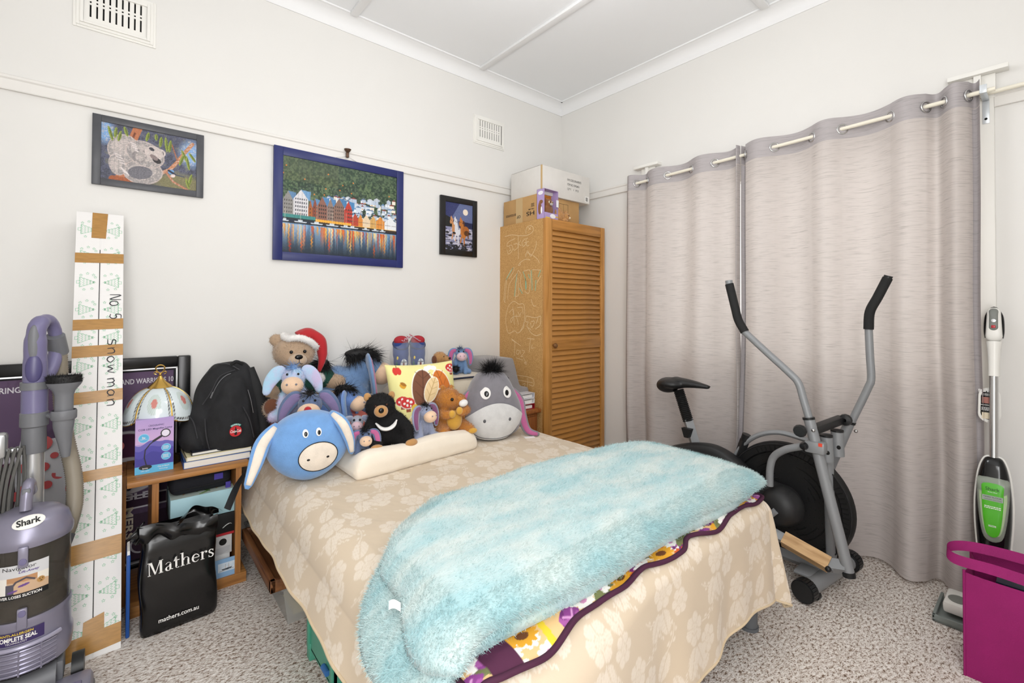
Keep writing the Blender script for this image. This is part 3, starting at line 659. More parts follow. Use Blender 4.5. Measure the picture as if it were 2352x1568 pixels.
# ------------------------------------------------------------------ bed
BX, BHW, BY0, BY1, BZ = -1.69, .64, -.10, -2.03, .50       # centre x, half width of the flat top, head y, foot y, top z
M_MATT = mat('mattress_ticking', '#e5ddd0', .85); M_GREYMET = mat('grey_bed_metal', '#6b6f73', .45, metal=.3)
bed = thing('bed', 'double bed standing against the wall under the floral bedspread', 'bed', (BX, -1.06, 0))
part('mattress', MB().bx(-.655, .655, -.955, .93, .28, .47, .04), M_MATT, bed); part('bed_base', MB().bx(-.65, .65, -.95, .93, .22, .28, .01), mat('dark_fabric_base', '#4a4540', .9), bed)
for lx, ly in ((.635, -.945), (-.60, -.90), (.60, .85), (-.60, .85)):
    part('leg', MB().tube([(lx, ly, 0), (lx, ly, .23)], .030, 20).tube([(lx, ly, 0), (lx, ly, .012)], .034, 20), M_GREYMET, bed)
LTOP = BY0-BY1
def cloth(s, t, off=0.0, folds=1.0):
    """point on the draped bedspread: s across (0 = bed centre), t from the head towards the foot"""
    s = np.asarray(s, float); t = np.asarray(t, float); lw = np.clip((-s-.05)/.5, 0, 1); lw = lw*lw*(3-2*lw); R = .045+.060*lw
    ex = np.maximum(0, np.abs(s)-BHW); ey = np.maximum(0, t-LTOP); e = (ex**4+ey**4)**.25+1e-9
    nrm = np.hypot(ex, ey)+1e-9; dx = np.sign(s)*ex/nrm; dy = -ey/nrm
    ang = np.minimum(e/R, PI/2); over = np.maximum(0, e-R*PI/2)
    tilt = (.12+.26*lw)*np.clip(1-ey/.2, .25, 1)
    per = np.sign(s)*(np.minimum(np.abs(s), BHW)+LTOP-np.minimum(t, LTOP))             # runs round the hem, for the hanging folds
    fold = folds*np.minimum(over/.22, 1.3)*(.016*np.sin(per*11+1.1*np.sin(per*4))*.6+.004*np.sin(per*33+.7))
    corner = np.minimum(ex, ey)/.22; fold = fold+folds*.05*np.clip(corner, 0, 1)*np.sin(np.arctan2(ey, ex+1e-6)*7+.5)
    h = R*np.sin(ang)+over*tilt+fold; v = R*(1-np.cos(ang))+over*np.sqrt(1-tilt**2)
    x = BX+np.clip(s, -BHW, BHW)+dx*h; y = BY0-np.clip(t, 0, LTOP)+dy*h
    ripple = .005*vnoise(s*9, t*7, 1)+.003*vnoise(s*26+t*5, t*13, 2)+.0012*vnoise(s*60-t*30, t*40, 5)
    flat = np.clip(1-e/.05, 0, 1)
    z = BZ-v+ripple*flat-.004
    return np.stack([x-dx*0+off*dx*np.clip(e/R, 0, 1), y+off*dy*np.clip(e/R, 0, 1), z+off*np.cos(ang)], -1)

def flower_mask(u, v, R, rot, n=6):
    """one printed blossom: petals, ring and stamens, value 0..1"""
    r = np.hypot(u, v)/R; th = np.arctan2(v, u)+rot
    edge = .72+.28*np.abs(np.cos(n/2*th))**.6
    m = (r < edge)*1.0; m = m*(1-.75*((np.abs(np.sin(n/2*th)) > .985) & (r > .42)))
    m = m*(1-.8*((r > .30) & (r < .42) & (np.sin(th*20) > -.2)))
    m = m*(1-.55*((r < .27) & (np.sin(u*700)*np.sin(v*700) > .1)))
    m = m*(1-.35*((r > .5) & (np.sin(th*n*5) > .75)))
    return m
def leaf_mask(u, v, L, W, rot, jag=9):
    c, s_ = math.cos(rot), math.sin(rot); a = (u*c+v*s_)/L; b = (-u*s_+v*c)/W
    w = np.sqrt(np.clip(4*a*(1-a), 0, 1))*(1-.25*a)*(1-.16*((a*jag) % 1.0)); m = ((a > 0) & (a < 1) & (np.abs(b) < w))*1.0
    m = m*(1-.8*(np.abs(b) < .07))*(1-.55*(np.abs((np.abs(b)*1.2-a*2.2) % .30-.15) < .035))
    return m
def sprig_mask(u, v, rot, L):
    c, s_ = math.cos(rot), math.sin(rot); a = (u*c+v*s_)/L; b = (-u*s_+v*c)/L-.12*np.sin(a*3)
    m = ((a > 0) & (a < 1) & (np.abs(b) < .022))*1.0
    for k in range(5):
        a0 = .25+.17*k; sd = 1 if k % 2 else -1
        m = np.maximum(m, ((((a-a0-.06)/.085)**2+((b-sd*(.10))/.042)**2) < 1)*1.0)
    return m
def floral_tile(n=520):
    P = PITCH_F; s, t = np.meshgrid((np.arange(n)+.5)/n*P, (np.arange(n)+.5)/n*P); out = np.zeros(s.shape); u0, v0 = s, t
    for du in (-P, 0, P):
        for dv in (-P, 0, P):
            u = u0+du; v = v0+dv
            for (cx, cy, kind, a1, a2) in MOTIF:
                q, w = u-cx, v-cy
                m = flower_mask(q, w, a1, a2) if kind == 0 else leaf_mask(q, w, a1, a1*.36, a2) if kind == 1 else sprig_mask(q, w, a2, a1)
                out = np.maximum(out, m)
    return out
PITCH_F = .30
def floral(s, t):
    P = PITCH_F; n = TILE.shape[0]; a = s/P*n; b_ = t/P*n; i0 = np.floor(a).astype(int); j0 = np.floor(b_).astype(int); fa, fb_ = a-i0, b_-j0
    g = lambda i, j: TILE[j % n, i % n]
    return (g(i0, j0)*(1-fa)+g(i0+1, j0)*fa)*(1-fb_)+(g(i0, j0+1)*(1-fa)+g(i0+1, j0+1)*fa)*fb_
MOTIF = [(.072, .062, 0, .046, .3), (.222, .212, 0, .046, 1.0), (.150, .118, 0, .040, .6), (.005, .262, 0, .038, .1),
         (.070, .112, 1, .085, 1.95), (.085, .112, 1, .085, 1.10), (.220, .160, 1, .080, -1.15), (.225, .262, 1, .080, 1.2), (.205, .262, 1, .078, 2.0), (.008, .225, 1, .070, -2.0), (.150, .160, 1, .055, 2.5),
         (.075, .11, 2, .090, 1.55), (.120, .06, 2, .080, -.35), (.262, .205, 2, .070, -.5), (.225, .255, 2, .085, 1.6), (.245, .09, 2, .085, -1.2), (.125, .255, 2, .075, .3)]
TILE = floral_tile()
M_SPREAD = print_mat('woven_floral_cotton', .85, bump=.12, bscale=700, sheen=.15)
ns, ntt = 540, 660
sv = np.linspace(-(BHW+.268), BHW+.30, ns); tv = np.linspace(0.0, LTOP+.38, ntt); S, TT = np.meshgrid(sv, tv)
hem = 1+.03*np.sin(S*9)                                  # the hem hangs unevenly
V = cloth(S, np.where(TT > LTOP, LTOP+(TT-LTOP)*hem, TT)).reshape(-1, 3)
pm = floral(S, TT)[..., None]*.74; base = lin([.815, .745, .65])*(1+.05*(vnoise(S*7, TT*7, 3)-.5))[..., None]; C = base*(1-pm)+lin([.895, .85, .79])*pm
ii = np.arange(ns*ntt).reshape(ntt, ns); q = np.stack([ii[1:, :-1], ii[1:, 1:], ii[:-1, 1:], ii[:-1, :-1]], -1).reshape(-1, 4)
sp = thing('bedspread', 'beige floral bedspread hanging over the sides of the bed', 'bedspread', (0, 0, 0))
link('cloth', color_mesh('cloth', V, q, C.reshape(-1, 3)), M_SPREAD, sp)
Vg = V.reshape(ntt, ns, 3); bd = [tuple(p) for p in Vg[::6, 0]]+[tuple(p) for p in Vg[-1, ::6]]+[tuple(p) for p in Vg[::-6, -1]]
part('hem_piping', MB().tube(bd, .0045, 6), mat('beige_piping', '#d3bfa0', .8), sp, 180)

# ------------------------------------------------------------------ patchwork quilt strip under the fleece
def quilt_paint(w, h):
    p = Paint(w, h, '#e3bd86'); rs = random.Random(11); A = p.asp
    for i in range(270):
        x, y = rs.random(), .45+.6*rs.random(); k = rs.random(); r = .040
        if k < .30:
            a = rs.random()*6
            p.ell(x, y, .028/A, .070, '#7c8152', a); p.ell(x+.02/A, y+.01, .020/A, .050, '#6b7048', a+.9)
        elif k < .60:
            for j in range(10): an = j*.628; p.ell(x+math.cos(an)*r*.62/A, y+math.sin(an)*r*.62, .017/A, .034, '#f3efe9', an+1.57)
            p.ell(x, y, .018/A, .018, '#d290b8')
        elif k < .84:
            c = '#e2a32a' if rs.random() < .8 else '#cf5a22'
            for j in range(12): an = j*.5236; p.ell(x+math.cos(an)*r*.8/A, y+math.sin(an)*r*.8, .018/A, .045, c, an+1.57)
            p.ell(x, y, .030/A, .030, '#6e3f1e' if rs.random() < .4 else '#7a2f73')
        else:
            for j in range(7): an = j*.9; p.ell(x+math.cos(an)*.026/A, y+math.sin(an)*.026, .034/A, .034, ('#8a3f88', '#a85aa0', '#6e2b6e')[j % 3], an)
            p.line([(x-.03/A, y-.02), (x+.01/A, y+.03)], .012, '#dba0d0'); p.line([(x+.03/A, y-.02), (x-.005/A, y+.03)], .010, '#dba0d0')
    for x0, x1, y0, y1 in ((.035, .085, .80, 1), (.45, .50, .1, .3), (.7, .76, .4, .6), (0, .03, .2, .4)): p.rect(x0, y0, x1, y1, '#4f1f3d')
    p.poly([(.155, .78), (.167, .78), (.158, 1), (.143, 1)], '#e8c935'); p.poly([(.60, .62), (.612, .62), (.605, .8), (.59, .8)], '#e8c935')
    return p
qn, qm = 420, 190; qp = quilt_paint(qn, qm)
s_ = np.linspace(-.70, .655, qn); t0, t1 = 1.62, LTOP+.018
Sq, Tq = np.meshgrid(s_, np.linspace(0, 1, qm)); edge = .006*np.sin(Sq*10)+.005*np.sin(Sq*23+1)-.022*np.exp(-((Sq-.14)/.05)**2)+.025*np.exp(-((Sq+.60)/.14)**2)
Tq = t0+(t1+edge-t0)*Tq; Vq = cloth(Sq, Tq, .0, 0)+np.array([0, 0, .009]); Vq[..., 1] -= .006*np.clip((Tq-LTOP)/.03, 0, 1); Vq[..., 2] += .003*np.sin(Sq*40)*(np.clip((Tq-LTOP+.2)/.2, 0, 1)); Vq[..., 0] -= .008*np.clip((-Sq-BHW)/.03, 0, 1)
ii = np.arange(qn*qm).reshape(qm, qn); q = np.stack([ii[1:, :-1], ii[1:, 1:], ii[:-1, 1:], ii[:-1, :-1]], -1).reshape(-1, 4)
ql = thing('patchwork_quilt', 'floral patchwork quilt with plum border under the aqua blanket', 'quilt', (0, 0, 0))
link('quilt_top', color_mesh('quilt_top', Vq.reshape(-1, 3), q, lin(qp.a.reshape(-1, 3))), print_mat('quilt_cotton', .8, bump=.1, bscale=500), ql)
M_PLUM = mat('plum_binding', '#451a35', .8)
part('binding', MB().tube([tuple(p) for p in Vq[:, 0][::8]]+[tuple(p) for p in Vq[-1, ::3]]+[tuple(p) for p in Vq[::-8, -1]], .0085, 8, flat=.8), M_PLUM, ql, 180)
part('backing', MB().add([tuple(p) for p in (Vq[::6, ::6]-np.array([0, 0, .004])).reshape(-1, 3)], [(j*70+i, j*70+i+1, (j+1)*70+i+1, (j+1)*70+i) for j in range(len(range(0, qm, 6))-1) for i in range(69)]), M_PLUM, ql, 180)

# ------------------------------------------------------------------ folded aqua fleece blanket
M_FLEECE = mat('aqua_fleece', '#c9d6d3', .95, col2='#a2c6ca', vscale=5.0, stretch=(1, 2.2, 1), bump=.6, bscale=130, sheen=.5)
M_FIBRE = mat('aqua_fleece_pile', '#cfdbd8', .95, sheen=.2, col2='#a9cbce', vscale=5.0, stretch=(1, 2.2, 1))
fb = thing('fleece_blanket', 'fluffy aqua blanket folded across the foot of the bed', 'blanket', (0, 0, 0))
def bed_z(x, y):
    l = np.maximum(0, (-2.36)-x); f = np.maximum(0, -2.04-y)
    return .508-2.6*l*l-.10*l-.6*f
def slab(corner_fn, T_, n, m, base, seed):
    U, Vv = np.meshgrid(np.linspace(-1, 1, n), np.linspace(-1, 1, m)); U = np.sign(U)*np.abs(U)**.75; Vv = np.sign(Vv)*np.abs(Vv)**.75
    X, Y = corner_fn((U*(1-.030*Vv**6)+1)/2, (Vv*(1-.075*U**6)+1)/2); h = (1-np.abs(U)**7).clip(0)**.5*(1-np.abs(Vv)**7).clip(0)**.5
    zb = bed_z(X, Y)+base; lump = .014*vnoise(X*6, Y*6, seed)+.007*vnoise(X*17, Y*15, seed+1)
    top = zb+(T_+lump)*h; bot = zb+.004*h*0
    return X, Y, top, bot
def closed_slab(X, Y, top, bot):
    m, n = X.shape; A = np.stack([X, Y, top], -1).reshape(-1, 3); B = np.stack([X, Y, bot], -1).reshape(-1, 3); k = m*n
    fs = [(j*n+i, j*n+i+1, (j+1)*n+i+1, (j+1)*n+i) for j in range(m-1) for i in range(n-1)]
    mb = MB(); mb.v = [tuple(p) for p in A]+[tuple(p) for p in B]; mb.f = fs+[tuple(k+i for i in f[::-1]) for f in fs]; return mb
def back_y(a): return np.interp(a, [0, .05, .13, .24, .5, 1], [-1.66, -1.60, -1.49, -1.40, -1.395, -1.42])
def lower_plan(a, b):
    xl = -2.505-.015*np.sin(b*5); x = xl+(-.985-xl)*a; yb = back_y(a)-.0; yf = -2.020+.008*np.sin(a*14)-.03*a**6-.05*np.exp(-(a/.05)**2); y = yb+(yf-yb)*b
    x = x+.05*(1-a)*(1-b)**2; return x, y
def upper_plan(a, b):
    xl = -2.425; x = xl+(-.965-xl)*a; yb = np.interp(a, [0, .08, .2, .5, 1], [-1.665, -1.53, -1.425, -1.40, -1.43]); yf = -2.028+.008*np.sin(a*11+1)-.035*a**6-.05*np.exp(-(a/.05)**2); y = yb+(yf-yb)*b
    x = x-.02*b*(1-a)+.02*np.sin(b*7)*(1-a)+.012*a*np.sin(b*PI); return x, y
lo = closed_slab(*slab(lower_plan, .042, 130, 70, .004, 5)).mesh('lower_fold', 180, True)
up = closed_slab(*slab(upper_plan, .058, 140, 70, .040, 9)).mesh('upper_fold', 180, True)
part('lower_fold', lo, M_FLEECE, fb); part('upper_fold', up, M_FLEECE, fb)
fur('pile', up, 110000, .0115, .0015, M_FIBRE, fb, 3, .1, .5, keep=lambda c: .22+1.0*((c[:, 1] < -1.965) | (c[:, 0] < -2.36) | (c[:, 0] > -1.02) | (c[:, 1] > np.interp(c[:, 0], [-2.4, -2.2, -2.0, -1], [-1.68, -1.56, -1.44, -1.45]))), comb=(.5, -.7, 0)); fur('lower_pile', lo, 60000, .0125, .0017, M_FIBRE, fb, 4, .1, .5, keep=lambda c: (c[:, 0] < -2.25)*1.0+.25, comb=(-.3, -.4, 0))
part('care_label', MB().grid(lambda u, v: (-2.440+.020*u-.010*v, -1.800-.018*u-.020*v, .560-.006*v+.004*math.sin(u*4)), 8, 5), mat('satin_label', '#f1f1ee', .4), fb)

# ------------------------------------------------------------------ contour pillow
M_CREAMP = mat('cream_velour', '#ebe0cf', .95, sheen=.4, bump=.15, bscale=400, var=.02, vscale=14)
cp = thing('contour_pillow', 'cream contour pillow lying in front of the soft toys', 'pillow', (-1.835, -.745, .500), rz=D(1.0))
pr = [(-.145, .012), (-.135, .0), (.12, .0), (.14, .012), (.145, .04), (.135, .066), (.10, .075), (.04, .070), (-.02, .072), (-.07, .092), (-.105, .100), (-.135, .088), (-.147, .055)]
def pil(u, v):
    a = u*len(pr); i = int(a) % len(pr); f = a-int(a); p0, p1 = pr[i], pr[(i+1) % len(pr)]; y = p0[0]+(p1[0]-p0[0])*f; z = p0[1]+(p1[1]-p0[1])*f
    x = (v-.5)*2; k = (1-abs(x)**12)**.5 if abs(x) < 1 else 0.0
    return (x*.335, y*(.80+.2*k)+.02*x, z*1.12*k*(1+.05*math.sin(x*6))+(0 if k > 0 else .03)+.045*(1-k)*0)
part('cover', blob(MB().grid(pil, 52, 60, closed_u=True).ell((0, 0, .04), (.25, .1, .03)), .009, 3), M_CREAMP, cp)

# ------------------------------------------------------------------ things stored under the bed
def clear_plastic(name, col, fac):
    m = bpy.data.materials.new(name); m.use_nodes = True; N, L = nt(m); b = N['Principled BSDF']; b.inputs['Base Color'].default_value = rgb(col); b.inputs['Roughness'].default_value = .22
    t = N.new('ShaderNodeBsdfTransparent'); mx = N.new('ShaderNodeMixShader'); mx.inputs[0].default_value = fac; L.new(t.outputs[0], mx.inputs[1]); L.new(b.outputs[0], mx.inputs[2]); L.new(mx.outputs[0], N['Material Output'].inputs[0]); MATS[name] = m; return m
M_TUB = clear_plastic('clear_tub_plastic', '#d2d2ce', .42)
tub = thing('storage_tub', 'clear plastic storage tub pushed under the bed', 'tub', (-2.205, -.53, 0))
def shell(w0, d0, w1, d1, h, t=.003):
    mb = MB()
    a = [(-w0, -d0), (w0, -d0), (w0, d0), (-w0, d0)]; b = [(-w1, -d1), (w1, -d1), (w1, d1), (-w1, d1)]
    for k in range(4):
        p, q_ = a[k], a[(k+1) % 4]; r_, s2 = b[(k+1) % 4], b[k]; mb.add([(*p, 0), (*q_, 0), (*r_, h), (*s2, h)], [(0, 1, 2, 3)])
    mb.add([(*p, .002) for p in a], [(0, 1, 2, 3)]); return mb
part('tub_body', shell(.20, .325, .225, .35, .155), M_TUB, tub, 20); part('rim', MB().tube([(-.225, -.35, .155), (.225, -.35, .155), (.225, .35, .155), (-.225, .35, .155)], .008, 8, closed=True), M_TUB, tub)
part('handle', MB().tube(smooth_path([(-.06, -.352, .15), (-.05, -.366, .125), (.05, -.366, .125), (.06, -.352, .15)], 5), .009, 8), M_TUB, tub)
part('stored_papers', MB().bx(-.17, .17, -.29, .29, .006, .055), mat('mixed_paper', '#d8d2c0', .8, col2='#b9a86a', vscale=5), tub); part('yellow_packet', MB().bx(-.12, .05, -.315, -.22, .01, .085), mat('packet_yellow', '#cfc25a', .5), tub); part('dark_cloth', MB().bx(-.19, -.05, -.15, .30, .01, .12, .02), mat('charcoal_cloth', '#4b4a4c', .9), tub)
M_DWOOD = wood_mat('dark_timber', '#8a5a35', '#5e371d', 1, 1.0, .5)
wf = thing('timber_frame', 'dark timber tray lying on the clear tub under the bed', 'tray', (-2.275, -.62, .166))
part('board', MB().bx(-.20, .15, -.28, .25, 0, .012), M_DWOOD, wf); part('rim', MB().bx(-.205, -.185, -.285, .25, .0, .045, .003).bx(-.205, .15, -.285, -.265, 0, .045, .003).bx(-.195, .15, .235, .25, 0, .045, .003), M_DWOOD, wf)
M_GREEN = mat('green_plastic', '#4f9d84', .4)
gc = thing('plastic_crate', 'green plastic crate tucked under the bed side', 'crate', (-2.215, -1.205, 0))
cr_ = MB().bx(-.18, .18, -.13, .13, .035, .045).bx(-.18, -.172, -.13, .13, .04, .215).bx(.172, .18, -.13, .13, .04, .215).bx(-.18, .18, -.13, -.122, .04, .215).bx(-.18, .18, .122, .13, .04, .215)
part('crate_body', cr_, M_GREEN, gc)
for k, yy in enumerate((-.115, .115)): part('foot', MB().bx(-.185, -.155, yy-.016, yy+.016, 0, .06, .003).bx(-.188, -.178, yy-.010, yy+.010, .04, .215, .002), M_GREEN, gc)
part('clip', MB().tube([(-.188, -.09, .075), (-.188, -.05, .075)], .009, 10), mat('blue_plastic', '#3d6fae', .4), gc); part('top_rim', MB().bx(-.19, -.165, -.14, .14, .205, .22, .003), M_GREEN, gc)
rc = thing('storage_case', 'dark red case under the foot of the bed', 'case', (-1.66, -1.80, 0))
part('case_body', MB().bx(-.25, .245, -.175, .15, 0, .135, .012), mat('maroon_vinyl', '#8a3040', .45), rc); part('lid_seam', MB().bx(-.251, .246, -.1765, .151, .085, .089), mat('maroon_edge', '#6a2333', .5), rc)
# ------------------------------------------------------------------ soft toys and cushions piled at the head of the bed
M_BEAD = MATS['bead_black']
def plush(name, c, c2=None, vs=30): return mat(name, c, .95, sheen=.45, bump=.5, bscale=260, var=.05 if not c2 else 0, vscale=vs, col2=c2)
M_BROWNP = plush('fawn_plush', '#b0967c'); M_BLUEP = plush('cornflower_plush', '#6d9bd1'); M_GREYP = plush('slate_plush', '#7d7a80'); M_BLACKP = mat('black_plush', '#121112', .95, bump=.5, bscale=260)
M_SKYP = plush('dusty_blue_plush', '#6f8fb8'); M_MIDP = plush('royal_blue_plush', '#6a8cc8'); M_PASTEL = plush('pastel_mix_plush', '#a9cfe6', '#c9b4d6', 14); M_DENIM = plush('denim_plush', '#5a6b8c'); M_LGREYP = plush('light_grey_plush', '#d2d2d2')
M_LAVG = plush('lavender_grey_plush', '#8d94ac'); M_PEACH = plush('peach_plush', '#e3c1a2'); M_CREAMM = plush('ivory_plush', '#e6dacb'); M_PINK = plush('rose_plush', '#b9608f'); M_TANP = plush('camel_plush', '#b98a55'); M_RUST = plush('amber_plush', '#b9772a')
M_GOLD = plush('gold_plush', '#cf9d3c'); M_BROWN2 = plush('cocoa_velvet', '#6b4029'); M_PALEP = plush('blush_plush', '#e0bcc4'); M_RED = mat('red_felt', '#b01a22', .8, sheen=.3); M_WHITEP = plush('white_plush', '#ece9e6'); M_GREENF = mat('bottle_green_cotton', '#1c4a3e', .85)
def limb(mb, pts, radii, n=12):
    mb.tube(smooth_path(pts, 5), list(np.interp(np.linspace(0, 1, (len(pts)-1)*5+1), np.linspace(0, 1, len(radii)), radii)), n)
    for p, r in ((pts[0], radii[0]), (pts[-1], radii[-1])): mb.ell(p, r, nu=12, nv=8)
    return mb
def flat_tube(path, rad, t, M=None, n=14, dy=0.0):
    vs = []; fs = []; m = len(path)
    for i in range(m):
        a = path[max(i-1, 0)]; b = path[min(i+1, m-1)]; tg = (b-a).normalized(); sd = tg.cross(Vector((0, 1, 0))).normalized(); nn = sd.cross(tg)
        for k in range(n):
            q = 2*PI*k/n; vs.append(path[i]+Vector((0, dy, 0))+sd*math.cos(q)*rad[i]+nn*math.sin(q)*t*(.5+.5*min(1, rad[i]/max(rad))))
    for i in range(m-1):
        for k in range(n): fs.append((i*n+k, i*n+(k+1) % n, (i+1)*n+(k+1) % n, (i+1)*n+k))
    fs += [tuple(range(n-1, -1, -1)), tuple((m-1)*n+k for k in range(n))]
    return MB().add(vs, fs, M)
def ear(parent, p0, pts, w, m_out, m_in, t=.008, name='ear', M=None):
    """long soft ear: a flat lozenge along a path, lined on the front"""
    path = smooth_path([p0]+pts, 6); n = len(path)
    rad = [w*(.35+.65*math.sin(PI*(i/(n-1))**.75*.93+.1)) for i in range(n)]; rad[-1] = w*.22
    e = part(name, flat_tube(path, rad, t, M), m_out, parent, 180)
    if m_in is not None: part('ear_lining', flat_tube(path[1:-1], [r*.66 for r in rad[1:-1]], t, M, dy=-t*.45), m_in, e, 180)
    return e
def tuft(parent, c, r, n, ln, m, name='mane', droop=.0, comb=None, seed=2, width=.0025):
    me = MB().ell(c, r, nu=12, nv=8).mesh('tuft', 180); part(name, me, m, parent); return fur(name+'_hair', me, n, ln, width, m, parent, seed, droop, .7, comb=comb)
def eyes(parent, pts, r=.006, m=None):
    for p in pts: part('eye', MB().ell(p, r, nu=12, nv=8), m or M_BEAD, parent)

# --- teddy bear in a green shirt and red cap
tb = thing('teddy_bear', 'fawn teddy bear in green shirt and red and white pompom cap', 'soft toy', (-2.19, -.25, .672))
b = MB().ell((-.01, .03, .12), (.105, .085, .13)).ell((-.05, -.03, .322), (.098, .085, .080)).ell((-.05, -.055, .30), (.080, .062, .058)).ell((-.128, -.01, .385), (.034, .018, .032)).ell((.03, .0, .385), (.030, .018, .030))
limb(b, [(-.08, .02, .19), (-.14, -.02, .15), (-.165, -.04, .13)], [.045, .042, .040]); limb(b, [(.07, .02, .19), (.13, -.02, .16), (.17, -.04, .15)], [.045, .042, .040])
limb(b, [(-.07, -.03, .05), (-.13, -.09, .055), (-.165, -.12, .07)], [.060, .055, .046]); limb(b, [(.06, -.03, .05), (.10, -.08, .06), (.125, -.11, .075)], [.060, .055, .046])
bm_ = blob(b, .0075, 5); part('body', bm_, M_BROWNP, tb); fur('plush_pile', bm_, 14000, .010, .0018, M_BROWNP, tb, 7)
sh = MB().ell((-.01, .025, .135), (.112, .092, .105)); limb(sh, [(-.06, .02, .20), (-.12, -.01, .165)], [.058, .054]); limb(sh, [(.05, .02, .20), (.11, -.01, .175)], [.058, .054])
part('shirt', blob(sh, .008, 4), M_GREENF, tb); _sq = MB(); ribbon(_sq, smooth_path([(-.025, 0), (-.018, .006), (-.013, -.002), (-.006, .005), (0, -.002), (.008, .006), (.014, 0), (.026, .004)], 5), .0022, T(.025, -.074, .185) @ Rz(D(-8)) @ FACE_NEG_Y @ Rx(D(-14))); part('shirt_script', _sq, MATS['paper_white'], tb)
part('muzzle', MB().ell((-.055, -.112, .288), (.044, .030, .034)), plush('light_fawn_plush', '#bda58c'), tb); part('nose', MB().ell((-.056, -.137, .306), (.019, .010, .012)), M_BEAD, tb); eyes(tb, [(-.084, -.110, .330), (-.022, -.112, .330)], .0085)
part('mouth', MB().tube(smooth_path([(-.082, -.128, .283), (-.07, -.138, .272), (-.056, -.142, .279), (-.042, -.138, .272), (-.03, -.128, .283)], 4), .0015, 6).tube([(-.056, -.142, .296), (-.056, -.142, .278)], .0015, 6), M_BEAD, tb)
part('foot_pad', MB().ell((-.178, -.158, .082), (.034, .012, .042), rot=(D(10), 0, D(-18))), M_BROWN2, tb); part('foot_pad', MB().ell((.130, -.150, .088), (.036, .012, .042), rot=(D(10), 0, D(8))), M_BROWN2, tb)
hat = part('cap', blob(MB().tube(smooth_path([(-.01, -.01, .375), (.03, -.015, .40), (.075, -.03, .37), (.085, -.045, .29), (.063, -.06, .215)], 6), [.060, .058, .056, .054, .05, .048, .044, .040, .036, .034, .034, .034, .034, .032, .03, .028, .026, .026, .022, .02, .018, .016, .014, .012, .01], 14), .006, 4), M_RED, tb)
cb = MB().tube(smooth_path([(-.090, -.075, .395), (-.045, -.100, .398), (.005, -.098, .378), (.040, -.075, .350), (.052, -.02, .345), (.02, .05, .37), (-.05, .06, .395), (-.095, .0, .405)], 4, True), .0165, 8, closed=True); cb = blob(cb, .005, 2); part('cap_band', cb, M_WHITEP, hat); fur('cap_band_pile', cb, 2500, .007, .0016, M_WHITEP, hat)
pp = MB().ell((.064, -.068, .185), .024).mesh('pp', 180); part('pompom', pp, M_WHITEP, hat); fur('pompom_pile', pp, 1200, .008, .0016, M_WHITEP, hat)

# --- plush donkeys
def donkey(name, label, loc, rz, s, m, m_muz, m_in, m_mane, pose='sit', pile=3500, eye_r=.0055, ears='down', nose=None, head=(0, -.12, .72), turn=0.0, legs_m=None, tilt=0.0):
    r = thing(name, label, 'soft toy', loc, rot=(tilt, 0, rz), group='plush donkeys on the bed')
    S = Matrix.Scale(s, 4); P = lambda *p: tuple(Vector(p)*s)
    H = Vector(head); b = MB()
    if pose == 'sit':
        b.ell(P(0, .03, .30), P(.24, .21, .31)); limb(b, [P(-.15, -.12, .40), P(-.17, -.20, .20), P(-.16, -.26, .06)], [.085*s, .08*s, .075*s]); limb(b, [P(.15, -.12, .40), P(.17, -.20, .20), P(.16, -.26, .06)], [.085*s, .08*s, .075*s])
        limb(b, [P(-.2, .0, .10), P(-.30, -.20, .09)], [.11*s, .09*s]); limb(b, [P(.2, .0, .10), P(.30, -.20, .09)], [.11*s, .09*s])
    else:
        b.ell(P(0, .25, .30), P(.26, .42, .28))
        for sx in (-1, 1):
            limb(b, [P(sx*.17, -.02, .25), P(sx*.22, -.12, .07)], [.12*s, .10*s]); limb(b, [P(sx*.2, .5, .2), P(sx*.28, .42, .08)], [.13*s, .10*s])
    Rt = Rz(turn)
    def h(x, y, z): return Vector((Rt @ Vector((x, y, z)))+H)*s
    b.ell(tuple(h(0, 0, 0)), P(.185, .19, .19)); limb(b, [P(0, .0, .45), tuple(h(0, .05, -.05))], [.15*s, .14*s]); b.ell(tuple(h(0, -.12, -.05)), P(.14, .14, .13))
    me = blob(b, max(.0035, .03*s), 4); part('body', me, m, r)
    if pile: fur('plush_pile', me, pile, .028*s+.002, .0015, m, r, 5)
    mz = MB().ell((0, 0, 0), (.175*s, .155*s, .150*s)); mz.v = [tuple(Vector(v)+Vector(h(0, -.20, -.10))) for v in mz.v]; mzp = part('muzzle', mz, m_muz, r, 180)
    for sx in (-1, 1):
        part('nostril', MB().ell(tuple(h(sx*.07, -.345, -.06)), .018*s, nu=10, nv=6), M_GREYP, mzp)
    eyes(r, [tuple(h(sx*.085, -.155, .085)) for sx in (-1, 1)], eye_r)
    if nose: part('nose', MB().ell(tuple(h(0, -.36, -.02)), .055*s), nose, r)
    for sx in (-1, 1):
        if ears == 'down': pts = [tuple(h(sx*.30, -.02, .06)), tuple(h(sx*.36, -.06, -.18)), tuple(h(sx*.33, -.09, -.42))]
        else: pts = [tuple(h(sx*.24, .0, .10)), tuple(h(sx*.36, -.03, -.06)), tuple(h(sx*.42, -.07, -.26))]
        ear(r, tuple(h(sx*.12, .0, .13)), pts, .115*s, m, m_in, .030*s)
    if m_mane is not None: tuft(r, tuple(h(0, .0, .165)), P(.06, .11, .05), 260, .15*s, m_mane, seed=int(s*1000), width=.003, droop=.6, comb=(-.5, -.8, -.1))
    return r
M_MANE = mat('black_mane_hair', '#131213', .6)
donkey('plush_donkey', 'pastel blue and pink plush donkey leaning on the teddy bear', (-2.275, -.42, .690), D(-20), .275, M_PASTEL, M_PEACH, None, plush('blue_tuft', '#6f9bd0'), pile=6000, ears='out')
